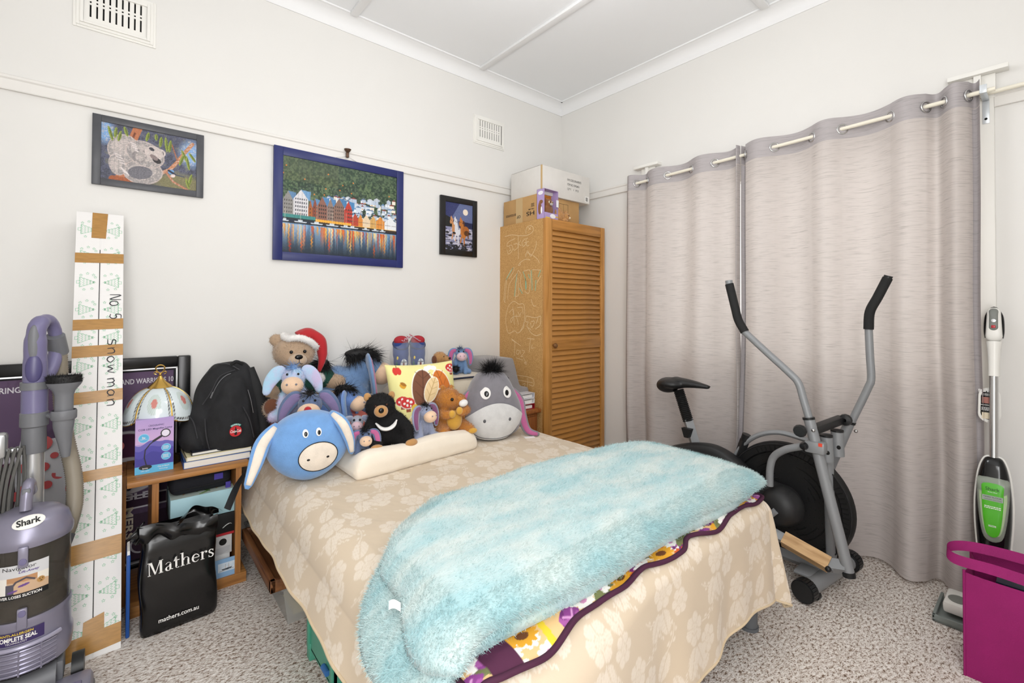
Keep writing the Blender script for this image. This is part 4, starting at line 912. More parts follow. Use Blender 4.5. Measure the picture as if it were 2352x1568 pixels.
donkey('plush_donkey', 'small denim plush donkey with a red nose peeking over the blue cushion', (-2.235, -.545, .575), D(-22), .285, M_DENIM, M_PEACH, plush('mauve_lining', '#7d6f96'), M_MANE, pile=2500, ears='out', nose=M_RED)
big = donkey('plush_donkey', 'largest blue plush donkey with shaggy black mane behind the yellow pillow', (-1.90, -.235, .650), D(72), .425, M_SKYP, M_PEACH, M_PINK, None, pose='lie', pile=9000, eye_r=.010, head=(0, -.12, .56))
tuft(big, (-.03, -.02, .315), (.035, .085, .03), 2200, .075, M_MANE, 'mane', 1.0, (.2, -1.1, -.5), 4, .003); tuft(big, (-.08, .175, .27), (.035, .035, .030), 1300, .070, M_MANE, 'tail_tuft', 1.2, (-.5, .8, -.4), 6, .003)
mid = donkey('plush_donkey', 'royal blue plush donkey beside the black bear with mane over its head', (-2.075, -.50, .615), D(52), .255, M_MIDP, M_PEACH, M_SKYP, None, pose='lie', pile=5000, head=(0, -.10, .62))
tuft(mid, (.0, -.01, .205), (.022, .045, .022), 1100, .050, M_MANE, 'mane', 1.0, (-.5, -.9, -.3), 9, .0028)
donkey('plush_donkey', 'tiny grey plush donkey with pale pink nose behind the navy donkey', (-2.062, -.665, .585), D(-25), .150, plush('mist_plush', '#a7a9b6'), M_PALEP, M_LAVG, None, pile=1500)
donkey('plush_donkey', 'tiny navy plush donkey with pink lined ears lying on the pillow', (-2.085, -.80, .5845), D(-14), .150, M_DENIM, M_PEACH, M_PINK, M_MANE, pose='lie', pile=2000, eye_r=.004, head=(0, -.12, .50))
donkey('plush_donkey', 'lavender grey plush donkey sitting between black bear and squirrel', (-1.785, -.775, .582), D(2), .190, M_LAVG, M_PEACH, plush('plum_lining', '#7c4a72'), M_MANE, pile=1800, eye_r=.004, turn=D(14))
fd = donkey('plush_donkey', 'blue plush donkey with pink muzzle on top of the cream blanket bag', (-1.21, -.24, .792), D(-22), .185, M_SKYP, M_PALEP, M_PINK, plush('navy_tuft', '#2f4a72'), pile=2500)
tuft(fd, (-.04, -.075, .04), (.018, .014, .018), 350, .022, M_MANE, 'tail_tuft', .1, None, 3)

# --- black bear with white chest mark
bb_ = thing('plush_black_bear', 'black plush bear with white chest crescent and tan muzzle on the pillow', 'soft toy', (-1.965, -.755, .583), rz=D(-14))
b = MB().ell((0, .01, .085), (.080, .070, .090)).ell((-.028, -.02, .185), (.067, .060, .060)).ell((0, .0, .12), (.06, .055, .07))
limb(b, [(-.055, -.01, .12), (-.085, -.05, .08), (-.080, -.075, .05)], [.030, .028, .024]); limb(b, [(.055, -.01, .12), (.088, -.05, .08), (.09, -.07, .045)], [.030, .028, .024]); limb(b, [(-.05, -.02, .03), (-.058, -.09, .028)], [.036, .030]); limb(b, [(.06, -.02, .03), (.09, -.07, .028)], [.036, .030])
me = blob(b, .006, 4); part('body', me, M_BLACKP, bb_); fur('plush_pile', me, 9000, .0085, .0017, M_BLACKP, bb_, 3)
part('muzzle', MB().ell((-.035, -.078, .175), (.031, .024, .027)), M_TANP, bb_); part('nose', MB().ell((-.038, -.100, .182), (.012, .007, .012)), M_BEAD, bb_); eyes(bb_, [(-.058, -.073, .198), (-.010, -.076, .202)], .0055, mat('brown_bead', '#3b1f10', .15))
for sx, ex in ((-1, -.083), (1, .024)): part('ear', MB().ell((ex, -.008, .228), (.017, .010, .021), rot=(0, D(12*sx), 0)), M_TANP, bb_)
part('chest_mark', MB().tube(smooth_path([(-.055, -.060, .120), (-.030, -.072, .096), (.0, -.073, .092), (.025, -.067, .104), (.040, -.057, .125)], 5), [.004, .006, .008, .009, .010, .011, .011, .011, .011, .011, .011, .011, .011, .011, .011, .010, .009, .008, .006, .005, .004], 8, flat=.7), M_WHITEP, bb_)
for fx, fy in ((-.060, -.118), (.100, -.092)): part('foot_pad', MB().ell((fx, fy, .022), (.030, .016, .018), rot=(0, 0, D(14))), M_TANP, bb_)

# --- amber squirrel
sq = thing('plush_squirrel', 'amber plush squirrel with white snout and gold belly on the pillow end', 'soft toy', (-1.60, -.745, .578), rz=D(-10))
b = MB().ell((0, .01, .075), (.066, .058, .080)).ell((-.020, -.012, .175), (.060, .055, .056)).ell((.030, -.03, .163), (.035, .035, .032)).ell((-.045, .0, .228), (.014, .010, .022)).ell((.005, .01, .228), (.012, .010, .018)).ell((.072, .045, .13), (.035, .030, .055)).ell((.062, .05, .06), (.04, .03, .06))
limb(b, [(-.045, -.01, .12), (-.055, -.055, .105), (-.03, -.07, .11)], [.024, .022, .019]); limb(b, [(.045, -.02, .125), (.06, -.055, .12), (.03, -.075, .115)], [.024, .022, .019]); limb(b, [(-.05, -.02, .03), (-.07, -.075, .022)], [.035, .026]); limb(b, [(.05, -.02, .03), (.072, -.075, .024)], [.035, .026])
me = blob(b, .0055, 4); part('body', me, M_RUST, sq); fur('plush_pile', me, 14000, .011, .0015, M_RUST, sq, 8, .35)
part('snout', MB().ell((.040, -.068, .158), (.027, .020, .018), rot=(0, D(-8), D(25))), M_WHITEP, sq); eyes(sq, [(-.022, -.067, .182)], .0085); part('belly', MB().ell((0, -.048, .072), (.042, .022, .050)), M_GOLD, sq)
for hx, hz in ((-.028, .112), (.012, .125)): part('paw', MB().ell((hx, -.083, hz), (.018, .014, .020)), M_GOLD, sq)
for fx in (-.078, .080): part('foot_pad', MB().ell((fx, -.098, .020), (.024, .012, .014)), M_GOLD, sq)

# --- round blue animal cushion
bc_ = thing('animal_cushion', 'round bright blue animal cushion with cream muzzle and long ears', 'cushion', (-2.300, -.735, .500), rz=D(-6))
o_ = [(.158*math.cos(a)*(1+.03*math.cos(2*a)), .148+.143*math.sin(a)*(1+.03*math.sin(3*a))) for a in [2*PI*k/48 for k in range(48)]]
me = blob(MB().puff(o_, .105, pw=2.3, rings=10), .008, 5); part('stuffed_body', me, M_BLUEP, bc_)
def on_cushion(x, z, cz=.148, t=.105, rx=.158, rz_=.143): q = min(.995, math.hypot(x/rx, (z-cz)/rz_)); return -t*(1-q**2.3)**(1/2.3)
def patch(cx, cz, rx, rz_, m, parent, name, proud=.003, surf=on_cushion, n=40, ang=0.0):
    def f(u, v):
        a = u*2*PI; ca, sa = math.cos(ang), math.sin(ang); px_, pz_ = v*rx*math.cos(a), v*rz_*math.sin(a); x = cx+px_*ca-pz_*sa; z = cz+px_*sa+pz_*ca; return (x, surf(x, z)-proud*(1-.3*v**4), z)
    return part(name, MB().grid(f, n, 9, closed_u=True), m, parent, 180)
pm_ = patch(.02, .115, .076, .060, M_CREAMM, bc_, 'muzzle_patch', .005); part('muzzle_outline', MB().tube([(.02+.076*math.cos(a), on_cushion(.02+.076*math.cos(a), .115+.060*math.sin(a))-.004, .115+.060*math.sin(a)) for a in [2*PI*k/44 for k in range(44)]], .0018, 6, closed=True), M_BEAD, pm_, 180)
for px_ in (-.02, .055): patch(px_, .110, .006, .0045, M_BEAD, pm_, 'nostril', .008)
for px_ in (-.030, .020): patch(px_, .215, .011, .016, M_WHITEP, bc_, 'eye', .004); patch(px_+.001, .213, .006, .009, M_BEAD, bc_, 'pupil', .006)
ear(bc_, (-.12, -.01, .245), [(-.175, -.05, .19), (-.205, -.09, .12), (-.235, -.12, .045)], .030, M_BLUEP, M_CREAMM, .010); ear(bc_, (.08, -.03, .275), [(.115, -.085, .235), (.145, -.085, .165), (.160, -.07, .095)], .026, M_BLUEP, M_CREAMM, .010)

# --- tall grey animal cushion
gc_ = thing('animal_cushion', 'large grey animal cushion with pale muzzle and black tuft by the wardrobe', 'cushion', (-1.325, -.725, .500), rz=D(-19))
def gw(z): return np.interp(z, [0, .03, .08, .14, .20, .26, .32, .36, .385], [.10, .155, .178, .182, .165, .135, .105, .075, .0])
zz_ = np.linspace(0, .385, 30); o_ = [(gw(z), z) for z in zz_]+[(-gw(z), z) for z in zz_[::-1][1:]]
me = blob(MB().puff(o_, .115, c=(0, .17), pw=2.4, rings=10), .009, 5); part('stuffed_body', me, M_GREYP, gc_)
def g_surf(x, z): w = max(.02, float(gw(min(max(z, 0.005), .38)))); q = min(.99, abs(x)/w); cz = abs(z-.17)/.21; k = max(q, 0); return -.115*(max(0, 1-min(.995, math.hypot(q*.98, cz*.9))**2.4))**(1/2.4)
def muz(u, v):
    z = .012+.170*v; w = float(gw(z))*.965; top = .188+.0*z; x = (u-.5)*2*w; zz = z*(1+(.16-.42*(abs(u-.5)*2)**2)*v*v); return (x, g_surf(x, zz)-.009+.006*(abs(u-.5)*2)**6, zz)
part('muzzle_patch', MB().grid(muz, 40, 26), M_LGREYP, gc_, 180)
for sx in (-1, 1): patch(sx*.062, .265, .026, .031, M_WHITEP, gc_, 'eye', .004, g_surf, ang=D(10*sx)); patch(sx*.058, .262, .012, .015, M_BEAD, gc_, 'pupil', .007, g_surf); patch(sx*.072, .120, .008, .010, mat('stitch_grey', '#5a5a5e', .8), gc_, 'nostril', .012, g_surf)
part('stitched_mouth', MB().tube(smooth_path([(x, g_surf(x, z)-.010, z) for x, z in ((-.13, .055), (-.09, .030), (-.03, .020), (.03, .020), (.09, .030), (.13, .055))], 5), .0016, 6), MATS['stitch_grey'], gc_, 180)
tuft(gc_, (0, -.02, .372), (.038, .030, .022), 1300, .062, M_MANE, 'forelock', -.35, (-.15, -.15, .1), 12, .0026)
ear(gc_, (-.115, .0, .27), [(-.165, -.02, .20), (-.172, -.03, .12), (-.17, -.02, .04)], .030, M_GREYP, M_PINK, .012); ear(gc_, (.115, .0, .27), [(.165, -.02, .20), (.178, -.03, .11), (.205, -.05, .03), (.26, -.09, .012)], .030, M_GREYP, M_PINK, .012)
part('sewn_tag', MB().bx(.17, .23, -.10, -.075, .001, .003), MATS['paper_white'], gc_)

# --- square printed pillow (plain woodland motif)
def pillow_paint(n):
    p = Paint(n, n, '#f2ea9f')
    def apple(x, y, r): p.ell(x-r*.4, y, r*.62, r, '#d8352a'); p.ell(x+r*.4, y, r*.62, r, '#d8352a'); p.line([(x, y-r*.8), (x+r*.2, y-r*1.5)], .010, '#6b4a2a')
    def shroom(x, y, r):
        p.rect(x-r*.35, y, x+r*.35, y+r*1.0, '#9a4a2e'); p.ell(x, y-r*.1, r*1.05, r*.75, '#f6f2e6'); p.ell(x, y-r*.15, r, r*.7, '#cf2e2a')
        for dx, dy, q in ((-.5, -.1, .16), (0, -.45, .18), (.45, -.2, .2), (-.1, .15, .17), (.35, .25, .13)): p.ell(x+dx*r, y+dy*r, q*r, q*r, '#f8f5ee')
    def leafy(x, y, rx, ry, a, c, c2):
        p.ell(x, y, rx*1.10, ry*1.08, '#fbf8ea', a); p.ell(x, y, rx, ry, c, a); dx, dy = -math.sin(a)*ry, math.cos(a)*ry; p.line([(x-dx, y-dy), (x+dx, y+dy)], .012, c2)
        for k in (-.5, 0, .5):
            for sd in (-1, 1): p.line([(x+dx*k, y+dy*k), (x+dx*(k-.35)+sd*math.cos(a)*rx*.7, y+dy*(k-.35)+sd*math.sin(a)*rx*.7)], .007, c2)
    leafy(.44, .36, .15, .26, .15, '#7a4c33', '#5a3422'); leafy(.74, .36, .13, .24, -.25, '#d8782a', '#a9571a'); leafy(.60, .66, .16, .28, .35, '#8b5738', '#603a24'); leafy(.85, .70, .12, .22, -.1, '#e2873a', '#b5641f'); leafy(.36, .74, .12, .22, .9, '#ecd2a2', '#c9a86c'); leafy(.56, .38, .09, .17, .5, '#f0d3a0', '#cfab72')
    apple(.13, .10, .055); p.ell(.17, .30, .045, .035, '#dca028', .6); p.ell(.18, .28, .045, .02, '#a9701c', .6); shroom(.14, .50, .085); shroom(.21, .53, .095); shroom(.93, .12, .09)
    for dx in (-.05, 0, .05): p.ell(.60+dx, .07+abs(dx)*.3, .045, .04, '#fafaf4')
    p.ell(.30, .60, .05, .06, '#e8c44a'); p.rect(.0, .985, 1, 1, '#e0c766'); p.rect(0, .86, .6, 1, '#6d4a38', .85)
    return p
N_ = 150; pp_ = pillow_paint(N_)
pl = thing('printed_pillow', 'yellow square pillow printed with mushrooms and leaves behind the toys', 'pillow', (-1.625, -.565, .500), rot=(D(-17), D(0), D(-5)))
def pillow_warp(half):
    def f(V):
        u = V[:, 0]/.205; w = (V[:, 2]-.215)/.215; e = (1-np.abs(u)**2.6).clip(0)*(1-np.abs(w)**2.6).clip(0); pin = 1-.05*(1-np.abs(w)**2)*0
        V = V.copy(); kx = 1-.06*(1-w**2)*np.abs(u)**2; kz = 1-.06*(1-u**2)*np.abs(w)**2
        V[:, 0] = u*.205*kx; V[:, 2] = .215+w*.215*kz; V[:, 1] = half*.062*e**.5; return V
    return f
pp_.sheet('printed_front', .41, .43, print_mat('pillow_print', .7, sheen=.2), pl, T(0, 0, .215) @ FACE_NEG_Y, pillow_warp(-1)); Paint(40, 40, '#e9dd92').sheet('plain_back', .41, .43, MATS['pillow_print'], pl, T(0, 0, .215) @ FACE_NEG_Y, pillow_warp(1))
for ch, px_, m_ in (('C', -.105, mat('print_orange', '#e0661f', .7)), ('H', -.04, mat('print_green', '#3f7d2c', .7))): text(ch, m_, pl, T(px_, -.050, .045) @ FACE_NEG_Y @ Rx(D(18)), h=.06, bold=.03)

# --- salmon cushion under the teddy, cream blanket bag, grey foam wedge
def cushion_mesh(w, d, h, vox=.01):
    def f(u, v):
        a = u*2*PI; b_ = (v-.5)*PI; sg = lambda q, e: math.copysign(abs(q)**e, q)
        return (w/2*sg(math.cos(b_), .35)*sg(math.cos(a), .35), d/2*sg(math.cos(b_), .35)*sg(math.sin(a), .35), h/2+h/2*sg(math.sin(b_), .8))
    return MB().grid(f, 48, 24, closed_u=True)
sc_ = thing('salmon_cushion', 'salmon pink cushion under the teddy bear', 'cushion', (-2.135, -.31, .498)); part('cover', cushion_mesh(.50, .46, .190), mat('salmon_cotton', '#c4685c', .9, bump=.2, bscale=200), sc_, 180)
M_SHERPA = mat('cream_sherpa', '#d9cdb9', .95, bump=.8, bscale=220, sheen=.4); M_CHECK = mat('tan_flannel', '#a98a70', .9, var=.12, vscale=25); M_NAVY = mat('navy_piping', '#22283a', .7)
bg = thing('blanket_bag', 'cream sherpa bag with tan check band and navy piping behind the grey cushion', 'bag', (-1.33, -.285, .498))
part('bag_body', cushion_mesh(.84, .30, .295), M_SHERPA, bg, 180)
part('check_band', MB().grid(lambda u, v: ((u-.5)*.80, -.1525-.003*math.sin(u*60), .05+.14*v), 60, 4), M_CHECK, bg, 180)
for k in range(6): part('check_stripe', MB().bx(-.38+k*.145, -.365+k*.145, -.159, -.1555, .05, .19), M_SHERPA, bg)
part('piping', MB().tube(smooth_path([(-.40, -.10, .27), (-.2, -.135, .288), (.0, -.125, .292), (.2, -.13, .287), (.385, -.12, .265), (.405, -.11, .20), (.41, -.12, .12)], 6), .006, 8), M_NAVY, bg)
M_GREYV = mat('grey_velour', '#8e8a8a', .9, sheen=.3, bump=.2, bscale=160, var=.04, vscale=12)
wg = thing('foam_wedge', 'grey velour foam wedge cushion leaning by the wardrobe', 'cushion', (-.90, -.245, .56))
pf = [(-.17, .0), (-.185, .22), (-.17, .305), (-.13, .325), (.02, .322), (.055, .30), (.10, .16), (.125, .115), (.185, .105), (.195, .06), (.18, .02), (.12, .0)]
part('cover', blob(MB().prism([(p[0], p[1]) for p in smooth_path([(a, b, 0) for a, b in pf], 4, True)], -.14, .12, Rx(PI/2)), .008, 6), M_GREYV, wg)
# --- slippers in a clear bag
sl = thing('slippers_bag', 'pair of blue slippers with red lining in clear wrap above the pillow', 'slippers', (-1.555, -.20, .793), rz=D(-16))
M_SLIP = mat('royal_felt', '#27407e', .9, sheen=.2); M_SLIPR = mat('crimson_felt', '#a82a34', .9)
for k, cx in enumerate((-.052, .050)):
    s1 = part('slipper', blob(MB().tube(smooth_path([(cx, -.01, .03), (cx, -.015, .10), (cx, -.005, .16), (cx, .0, .215)], 5), [.036]*4+[.044]*4+[.048]*4+[.047]*4, 18), .006, 3), M_SLIP, sl)
    part('lining', MB().ell((cx, -.012, .228), (.044, .036, .030)), M_SLIPR, s1); part('cuff', MB().tube([(cx+.046*math.cos(a), -.004+.044*math.sin(a), .205+.028*math.sin(a)) for a in [2*PI*i/24 for i in range(24)]], .005, 8, closed=True), mat('navy_cuff', '#3d4666', .9), s1)
    part('windmill_print', MB().ell((cx+.008, -.055, .095), (.021, .004, .026)), mat('pale_print', '#dfe4ea', .7), s1); part('windmill_body', MB().bx(cx+.003, cx+.013, -.0605, -.058, .072, .098), mat('brick_print', '#a2452e', .7), s1)
    part('windmill_sails', MB().box((cx+.008, -.0612, .103), (.036, .001, .004), 0, None).box((cx+.008, -.0612, .103), (.004, .001, .036)), MATS['stitch_grey'], s1); part('tulip_print', MB().ell((cx-.024, -.044, .125), (.008, .006, .013)), mat('tulip_yellow', '#e6c62f', .7), s1); part('tulip_leaf', MB().ell((cx-.028, -.043, .095), (.005, .005, .016)), mat('tulip_green', '#3c7d3a', .7), s1)
M_CELLO = clear_plastic('cellophane', '#eef2f6', .14)
wrap = blob(MB().tube(smooth_path([(0, 0, .012), (0, 0, .10), (0, 0, .20), (0, 0, .262)], 4), [.06]+[.085]*8+[.075, .05, .03, .02], 24, flat=.7).ell((0, 0, .13), (.118, .075, .13)), .007, 1); part('clear_wrap', wrap, M_CELLO, sl)
tw = MB(); 
for k in range(7): tw.tube(smooth_path([(-.055+.016*k, -.05-.006*math.sin(k*2), .268-.012*abs(k-3)), (-.045+.016*k, -.066, .258-.010*abs(k-3)), (-.038+.016*k, -.052, .262-.010*abs(k-2.5))], 4), .0035, 6)
part('twine', tw, mat('red_white_twine', '#cfc7d2', .8, col2='#b02034', vscale=160), sl)
# --- brown dog peeking out
dg = thing('plush_dog', 'small brown plush dog peeking out beside the wrapped slippers', 'soft toy', (-1.385, -.25, .792), rz=D(20))
b = MB().ell((0, .0, .05), (.045, .04, .055)).ell((0, -.02, .115), (.042, .042, .038)).ell((.018, -.052, .108), (.024, .028, .020)); me = blob(b, .005, 3); part('body', me, M_TANP, dg); fur('plush_pile', me, 2500, .008, .0016, M_TANP, dg)
part('nose', MB().ell((.024, -.080, .114), (.010, .007, .007)), M_BEAD, dg); part('collar', MB().torus((0, -.005, .078), .040, .010), plush('pale_blue_plush', '#b6c6dc'), dg); eyes(dg, [(-.008, -.058, .126), (.03, -.052, .128)], .004); 
for sx in (-1, 1): part('ear', MB().ell((sx*.042, -.01, .105), (.010, .02, .028)), M_BROWN2, dg)

# ------------------------------------------------------------------ bedside cabinet and ring binders
bsd = thing('bedside_cabinet', 'small timber bedside cabinet between bed and wardrobe', 'cabinet', (-.845, -.265, 0))
M_CEDAR = wood_mat('red_timber', '#a2622f', '#7c431d', 2, 1.0, .4)
part('carcass', MB().bx(-.13, .14, -.185, .21, 0, .505, .002), M_CEDAR, bsd); part('top', MB().bx(-.145, .155, -.21, .215, .505, .53, .003), wood_mat('red_timber_top', '#a2622f', '#7c431d', 1, 1, .4), bsd); part('drawer', MB().bx(-.115, .125, -.195, -.184, .33, .48, .003), M_CEDAR, bsd)
for k, (c, lab) in enumerate((('#a01f2c', 'red ring binder lowest on the bedside cabinet'), ('#e6e4e2', 'white ring binder in the middle of the bedside pile'), ('#dcdbe0', 'pale ring binder on top of the bedside pile'))):
    r = thing('ring_binder', lab, 'binder', (-.835, -.34, .531+.036*k), rz=D(-3+2*k)); mm = mat('binder_%d' % k, c, .35)
    part('cover', MB().bx(-.11, .115, -.10, .13, 0, .003).bx(-.11, .115, -.10, .13, .032, .035).bx(.112, .115, -.10, .13, 0, .035), mm, r); part('paper', MB().bx(-.10, .10, -.09, .12, .004, .024), MATS['paper_white'], r); part('ring', MB().tube([(.085, .0, .006), (.085, -.012, .022), (.085, 0, .03), (.085, .012, .022)], .002, 6), M_STEEL, r)
# ------------------------------------------------------------------ framed jersey print leaning on the back wall
M_FRAMEB = mat('black_lacquer', '#0f0f10', .25); M_SILVER = mat('silver_fillet', '#d8d8da', .3, metal=.6)
jf = thing('framed_poster', 'large black framed purple league poster leaning behind the shelf', 'poster', (-3.0, -.040, .0), rot=(D(-1.6), 0, 0))
jx0, jx1, jz1 = -.48, .352, .985
M_POSTER = print_mat('poster_print', .75)
pj = Paint(240, 270, '#5a4560'); nz = pj.noise(6, 3); pj.put(nz, '#6b5572', .6); pj.put(pj.noise(14, 5) > .62, '#4b3850', .35)
for (x, y, rx, ry, c) in ((.75, .42, .16, .11, '#e8e6ea'), (.75, .42, .145, .095, '#5a2a4a'), (.75, .55, .20, .10, '#e6e2e6'), (.22, .50, .17, .14, '#d9d2dc'), (.22, .50, .14, .11, '#54203f')): pj.ell(x, y, rx, ry, c)
for k in range(5): pj.line([(.57+k*.05, .62), (.60+k*.05, .58+.03*(k % 2))], .02, '#1f2f56')
pj.rect(.55, .66, .98, .73, '#e4dfe4'); pj.rect(.565, .668, .965, .722, '#3a2138'); pj.rect(.55, .78, .66, .90, '#8a7f8c'); pj.rect(.575, .80, .63, .83, '#5a4560'); pj.rect(.60, .85, .66, .87, '#5a4560')
pj.line([(.0, .3), (.2, .36), (.34, .30)], .006, '#bfb6c4'); pj.line([(.55, .2), (.7, .14)], .004, '#c9c2cc'); pj.rect(.52, .76, 1, 1, '#2a1520', .5); pj.rect(.57, .78, .62, .93, '#b9a790'); pj.rect(.58, .785, .61, .925, '#55122f')
fw_ = .052; fr = MB()
for (a0, a1, b0, b1) in ((jx0, jx0+fw_, 0, jz1), (jx1-fw_, jx1, 0, jz1), (jx0+fw_, jx1-fw_, jz1-fw_, jz1), (jx0+fw_, jx1-fw_, 0, fw_)): fr.bx(a0, a1, -.028, -.002, b0, b1, .006)
part('frame', fr, M_FRAMEB, jf); sf = MB()
e0, e1, f0, f1 = jx0+fw_, jx1-fw_, fw_, jz1-fw_
for (a0, a1, b0, b1) in ((e0, e0+.006, f0, f1), (e1-.006, e1, f0, f1), (e0, e1, f1-.006, f1), (e0, e1, f0, f0+.006)): sf.bx(a0, a1, -.024, -.004, b0, b1)
part('silver_fillet', sf, M_SILVER, jf)
part('mount', MB().bx(e0, e1, -.010, -.003, f0, f1), mat('black_mount', '#17141a', .7), jf)
pj.sheet('poster_sheet', e1-e0-.03, f1-f0-.03, M_POSTER, jf, T((e0+e1)/2, -.0115, (f0+f1)/2) @ FACE_NEG_Y)
M_PTEXT = mat('poster_white', '#d5d0d6', .5)
text('MANLY WARRINGAH SEA EAGLES 40', M_PTEXT, jf, T(-.22, -.0125, .878) @ FACE_NEG_Y, w=.44, h=.024, bold=.02); text('NEW ZEALAND WARRIORS 10', M_PTEXT, jf, T(.135, -.0125, .876) @ FACE_NEG_Y, w=.30, h=.024, bold=.02)
text('RABBITOHS', M_PTEXT, jf, T(.10, -.0125, .70) @ FACE_NEG_Y, w=.16, h=.022, bold=.02); text('EAGLES', M_PTEXT, jf, T(.13, -.0127, .352) @ FACE_NEG_Y, w=.2, h=.03, bold=.03)
text('MERS', mat('poster_cream', '#d9cdb8', .5), jf, T(.128, -.0128, .235) @ FACE_NEG_Y @ Rz(-PI/2), w=.14, h=.03, bold=.03); part('poster_ring', MB().torus((0, 0, 0), .035, .004, T(.17, -.013, .13) @ Rx(PI/2)), M_PTEXT, jf)

# ------------------------------------------------------------------ open bedside shelf
M_OAK = wood_mat('oak_laminate_x', '#b98248', '#8f5e2e', 0, 1.1, .4); M_OAKZ = wood_mat('oak_laminate_z', '#b27a42', '#84542a', 2, 1.1, .4)
sh = thing('bedside_shelf', 'open oak laminate shelf unit beside the bed', 'shelf', (-2.70, -.25, 0))
part('top_board', MB().bx(-.185, .237, -.185, .16, .510, .531, .002), M_OAK, sh); part('bottom_board', MB().bx(-.185, .230, -.185, .16, .022, .045, .002), M_OAK, sh); part('plinth', MB().bx(-.185, .23, -.18, -.16, 0, .022), M_OAK, sh)
part('side_panel', MB().bx(.185, .207, -.18, .16, .045, .510), M_OAKZ, sh); part('side_panel', MB().bx(-.207, -.1855, -.07, .16, .0, .529), M_OAKZ, sh); part('divider', MB().bx(-.107, -.085, -.18, .16, .045, .510), M_OAKZ, sh)

# ------------------------------------------------------------------ touch lamp with glass petals
M_BRASS = mat('polished_brass', '#cfa85a', .22, metal=1.0); M_AGED = mat('aged_brass', '#4a3a22', .4, metal=.7)
lm = thing('table_lamp', 'brass touch lamp with pale painted glass petal shade', 'lamp', (-2.775, -.205, .5315))
part('base', MB().lathe([(0, 0), (.085, 0), (.088, .012), (.075, .022), (.05, .034), (.03, .06), (.018, .075), (0, .08)], 28), M_AGED, lm); part('stem', MB().lathe([(.012, .07), (.016, .09), (.011, .11), (.010, .16), (.016, .20), (.010, .22), (.008, .34)], 16), M_BRASS, lm)
NP = 6; zt, zb_, rt_, rb_ = .335, .205, .030, .125
def petal_r(v): return rt_+(rb_-rt_)*(math.sin(v*PI/2)**.9)
def petal_z(v): return zt-(zt-zb_)*(1-math.cos(v*PI/2))**.85
M_PANEL = print_mat('painted_glass', .12, coat=.5)
for k in range(NP):
    a0 = 2*PI*k/NP+.30; nu, nv = 40, 40; V = []; C = []
    for j in range(nv):
        for i in range(nu):
            u = i/(nu-1)*2-1; v = j/(nv-1); dip = .018*(1-u*u)*max(0, v-.55)/.45; bul = 1+.045*(1-u*u)*math.sin(v*PI/2); a = a0+u*PI/NP*.98
            r_ = petal_r(v)*bul; V.append((r_*math.cos(a), r_*math.sin(a), petal_z(v)-dip))
            d = math.hypot(u/.42, (v-.55)/.24); c = np.array([.86, .90, .91])
            if d < 1:
                q = (math.sin(u*70)*math.sin(v*60)+1)/2; c = c*(1-.35*q)+np.array([.45, .55, .42])*.35*q if d > .45 else c*.35+np.array([.78, .30, .24])*.65
            if .82 < abs(u) < .93 or (v > .90 and v < .965): c = np.array([.30, .30, .30]) if (int((i+j)/1.6) % 2 == 0) else np.array([.75, .77, .77])
            C.append(c)
    ii = np.arange(nu*nv).reshape(nv, nu); qd = np.stack([ii[1:, :-1], ii[1:, 1:], ii[:-1, 1:], ii[:-1, :-1]], -1).reshape(-1, 4)
    pg = link('glass_petal', color_mesh('glass_petal', np.array(V), qd, lin(np.array(C))), M_PANEL, lm)
    Vg_ = np.array(V).reshape(nv, nu, 3); rim = [tuple(p) for p in Vg_[:, 0]]+[tuple(p) for p in Vg_[-1]]+[tuple(p) for p in Vg_[::-1, -1]]
    part('brass_rim', MB().tube(rim, .0022, 6), M_BRASS, pg, 180)
    part('clip', MB().ell(tuple(Vg_[-1, 4]), .005, nu=8, nv=6).ell(tuple(Vg_[-1, -5]), .005, nu=8, nv=6), M_BRASS, pg)
part('cap', MB().lathe([(0, .385), (.006, .384), (.010, .374), (.020, .360), (.040, .342), (.046, .334), (.040, .331), (0, .331)], 24), M_BRASS, lm)
fin = MB().tube([(.016*math.cos(a), 0, .415+.016*math.sin(a)) for a in [PI*k/12 for k in range(13)]], .0028, 8).tube(smooth_path([(-.016, 0, .415), (-.010, 0, .402), (0, 0, .395), (.010, 0, .402), (.016, 0, .415)], 4), .0028, 8).ell((0, 0, .39), .006)
for sx in (-1, 1): fin.tube(smooth_path([(sx*.008, 0, .398), (sx*.018, 0, .402), (sx*.022, 0, .395), (sx*.014, 0, .390)], 4), .002, 6)
part('finial', fin, M_BRASS, lm)
part('pull_chain', MB().tube([(.10, -.03, .21), (.10, -.03, .15)], .0012, 6), M_BRASS, lm)

# ------------------------------------------------------------------ magnifier lamp carton
lb = thing('lamp_carton', 'purple and blue magnifier lamp carton on the shelf top', 'box', (-2.797, -.345, .5315), rz=D(-2))
bw_, bd_, bh_ = .128, .055, .222
pf_ = Paint(110, 190, '#b49ad0'); pf_.put(np.clip((pf_.Y-.0)/.45, 0, 1)*(pf_.Y < .45), '#d9b3da', .8); wv = .43+.03*np.sin(pf_.X*7+1)+.02*np.sin(pf_.X*13)
pf_.put(pf_.Y > wv, '#6a63b5'); pf_.put(pf_.Y > wv+.10, '#4f49a6'); pf_.put(pf_.Y > wv+.22+.02*np.sin(pf_.X*9), '#433f98'); pf_.rect(0, .86, 1, 1, '#64bbe6')
for x, y, r in ((.22, .34, .13), (.80, .56, .115), (.80, .72, .115)): pf_.ell(x, y, r*1.12, r*1.12*110/190, '#a4d6ee'); pf_.ell(x, y, r, r*110/190, '#5db6e2')
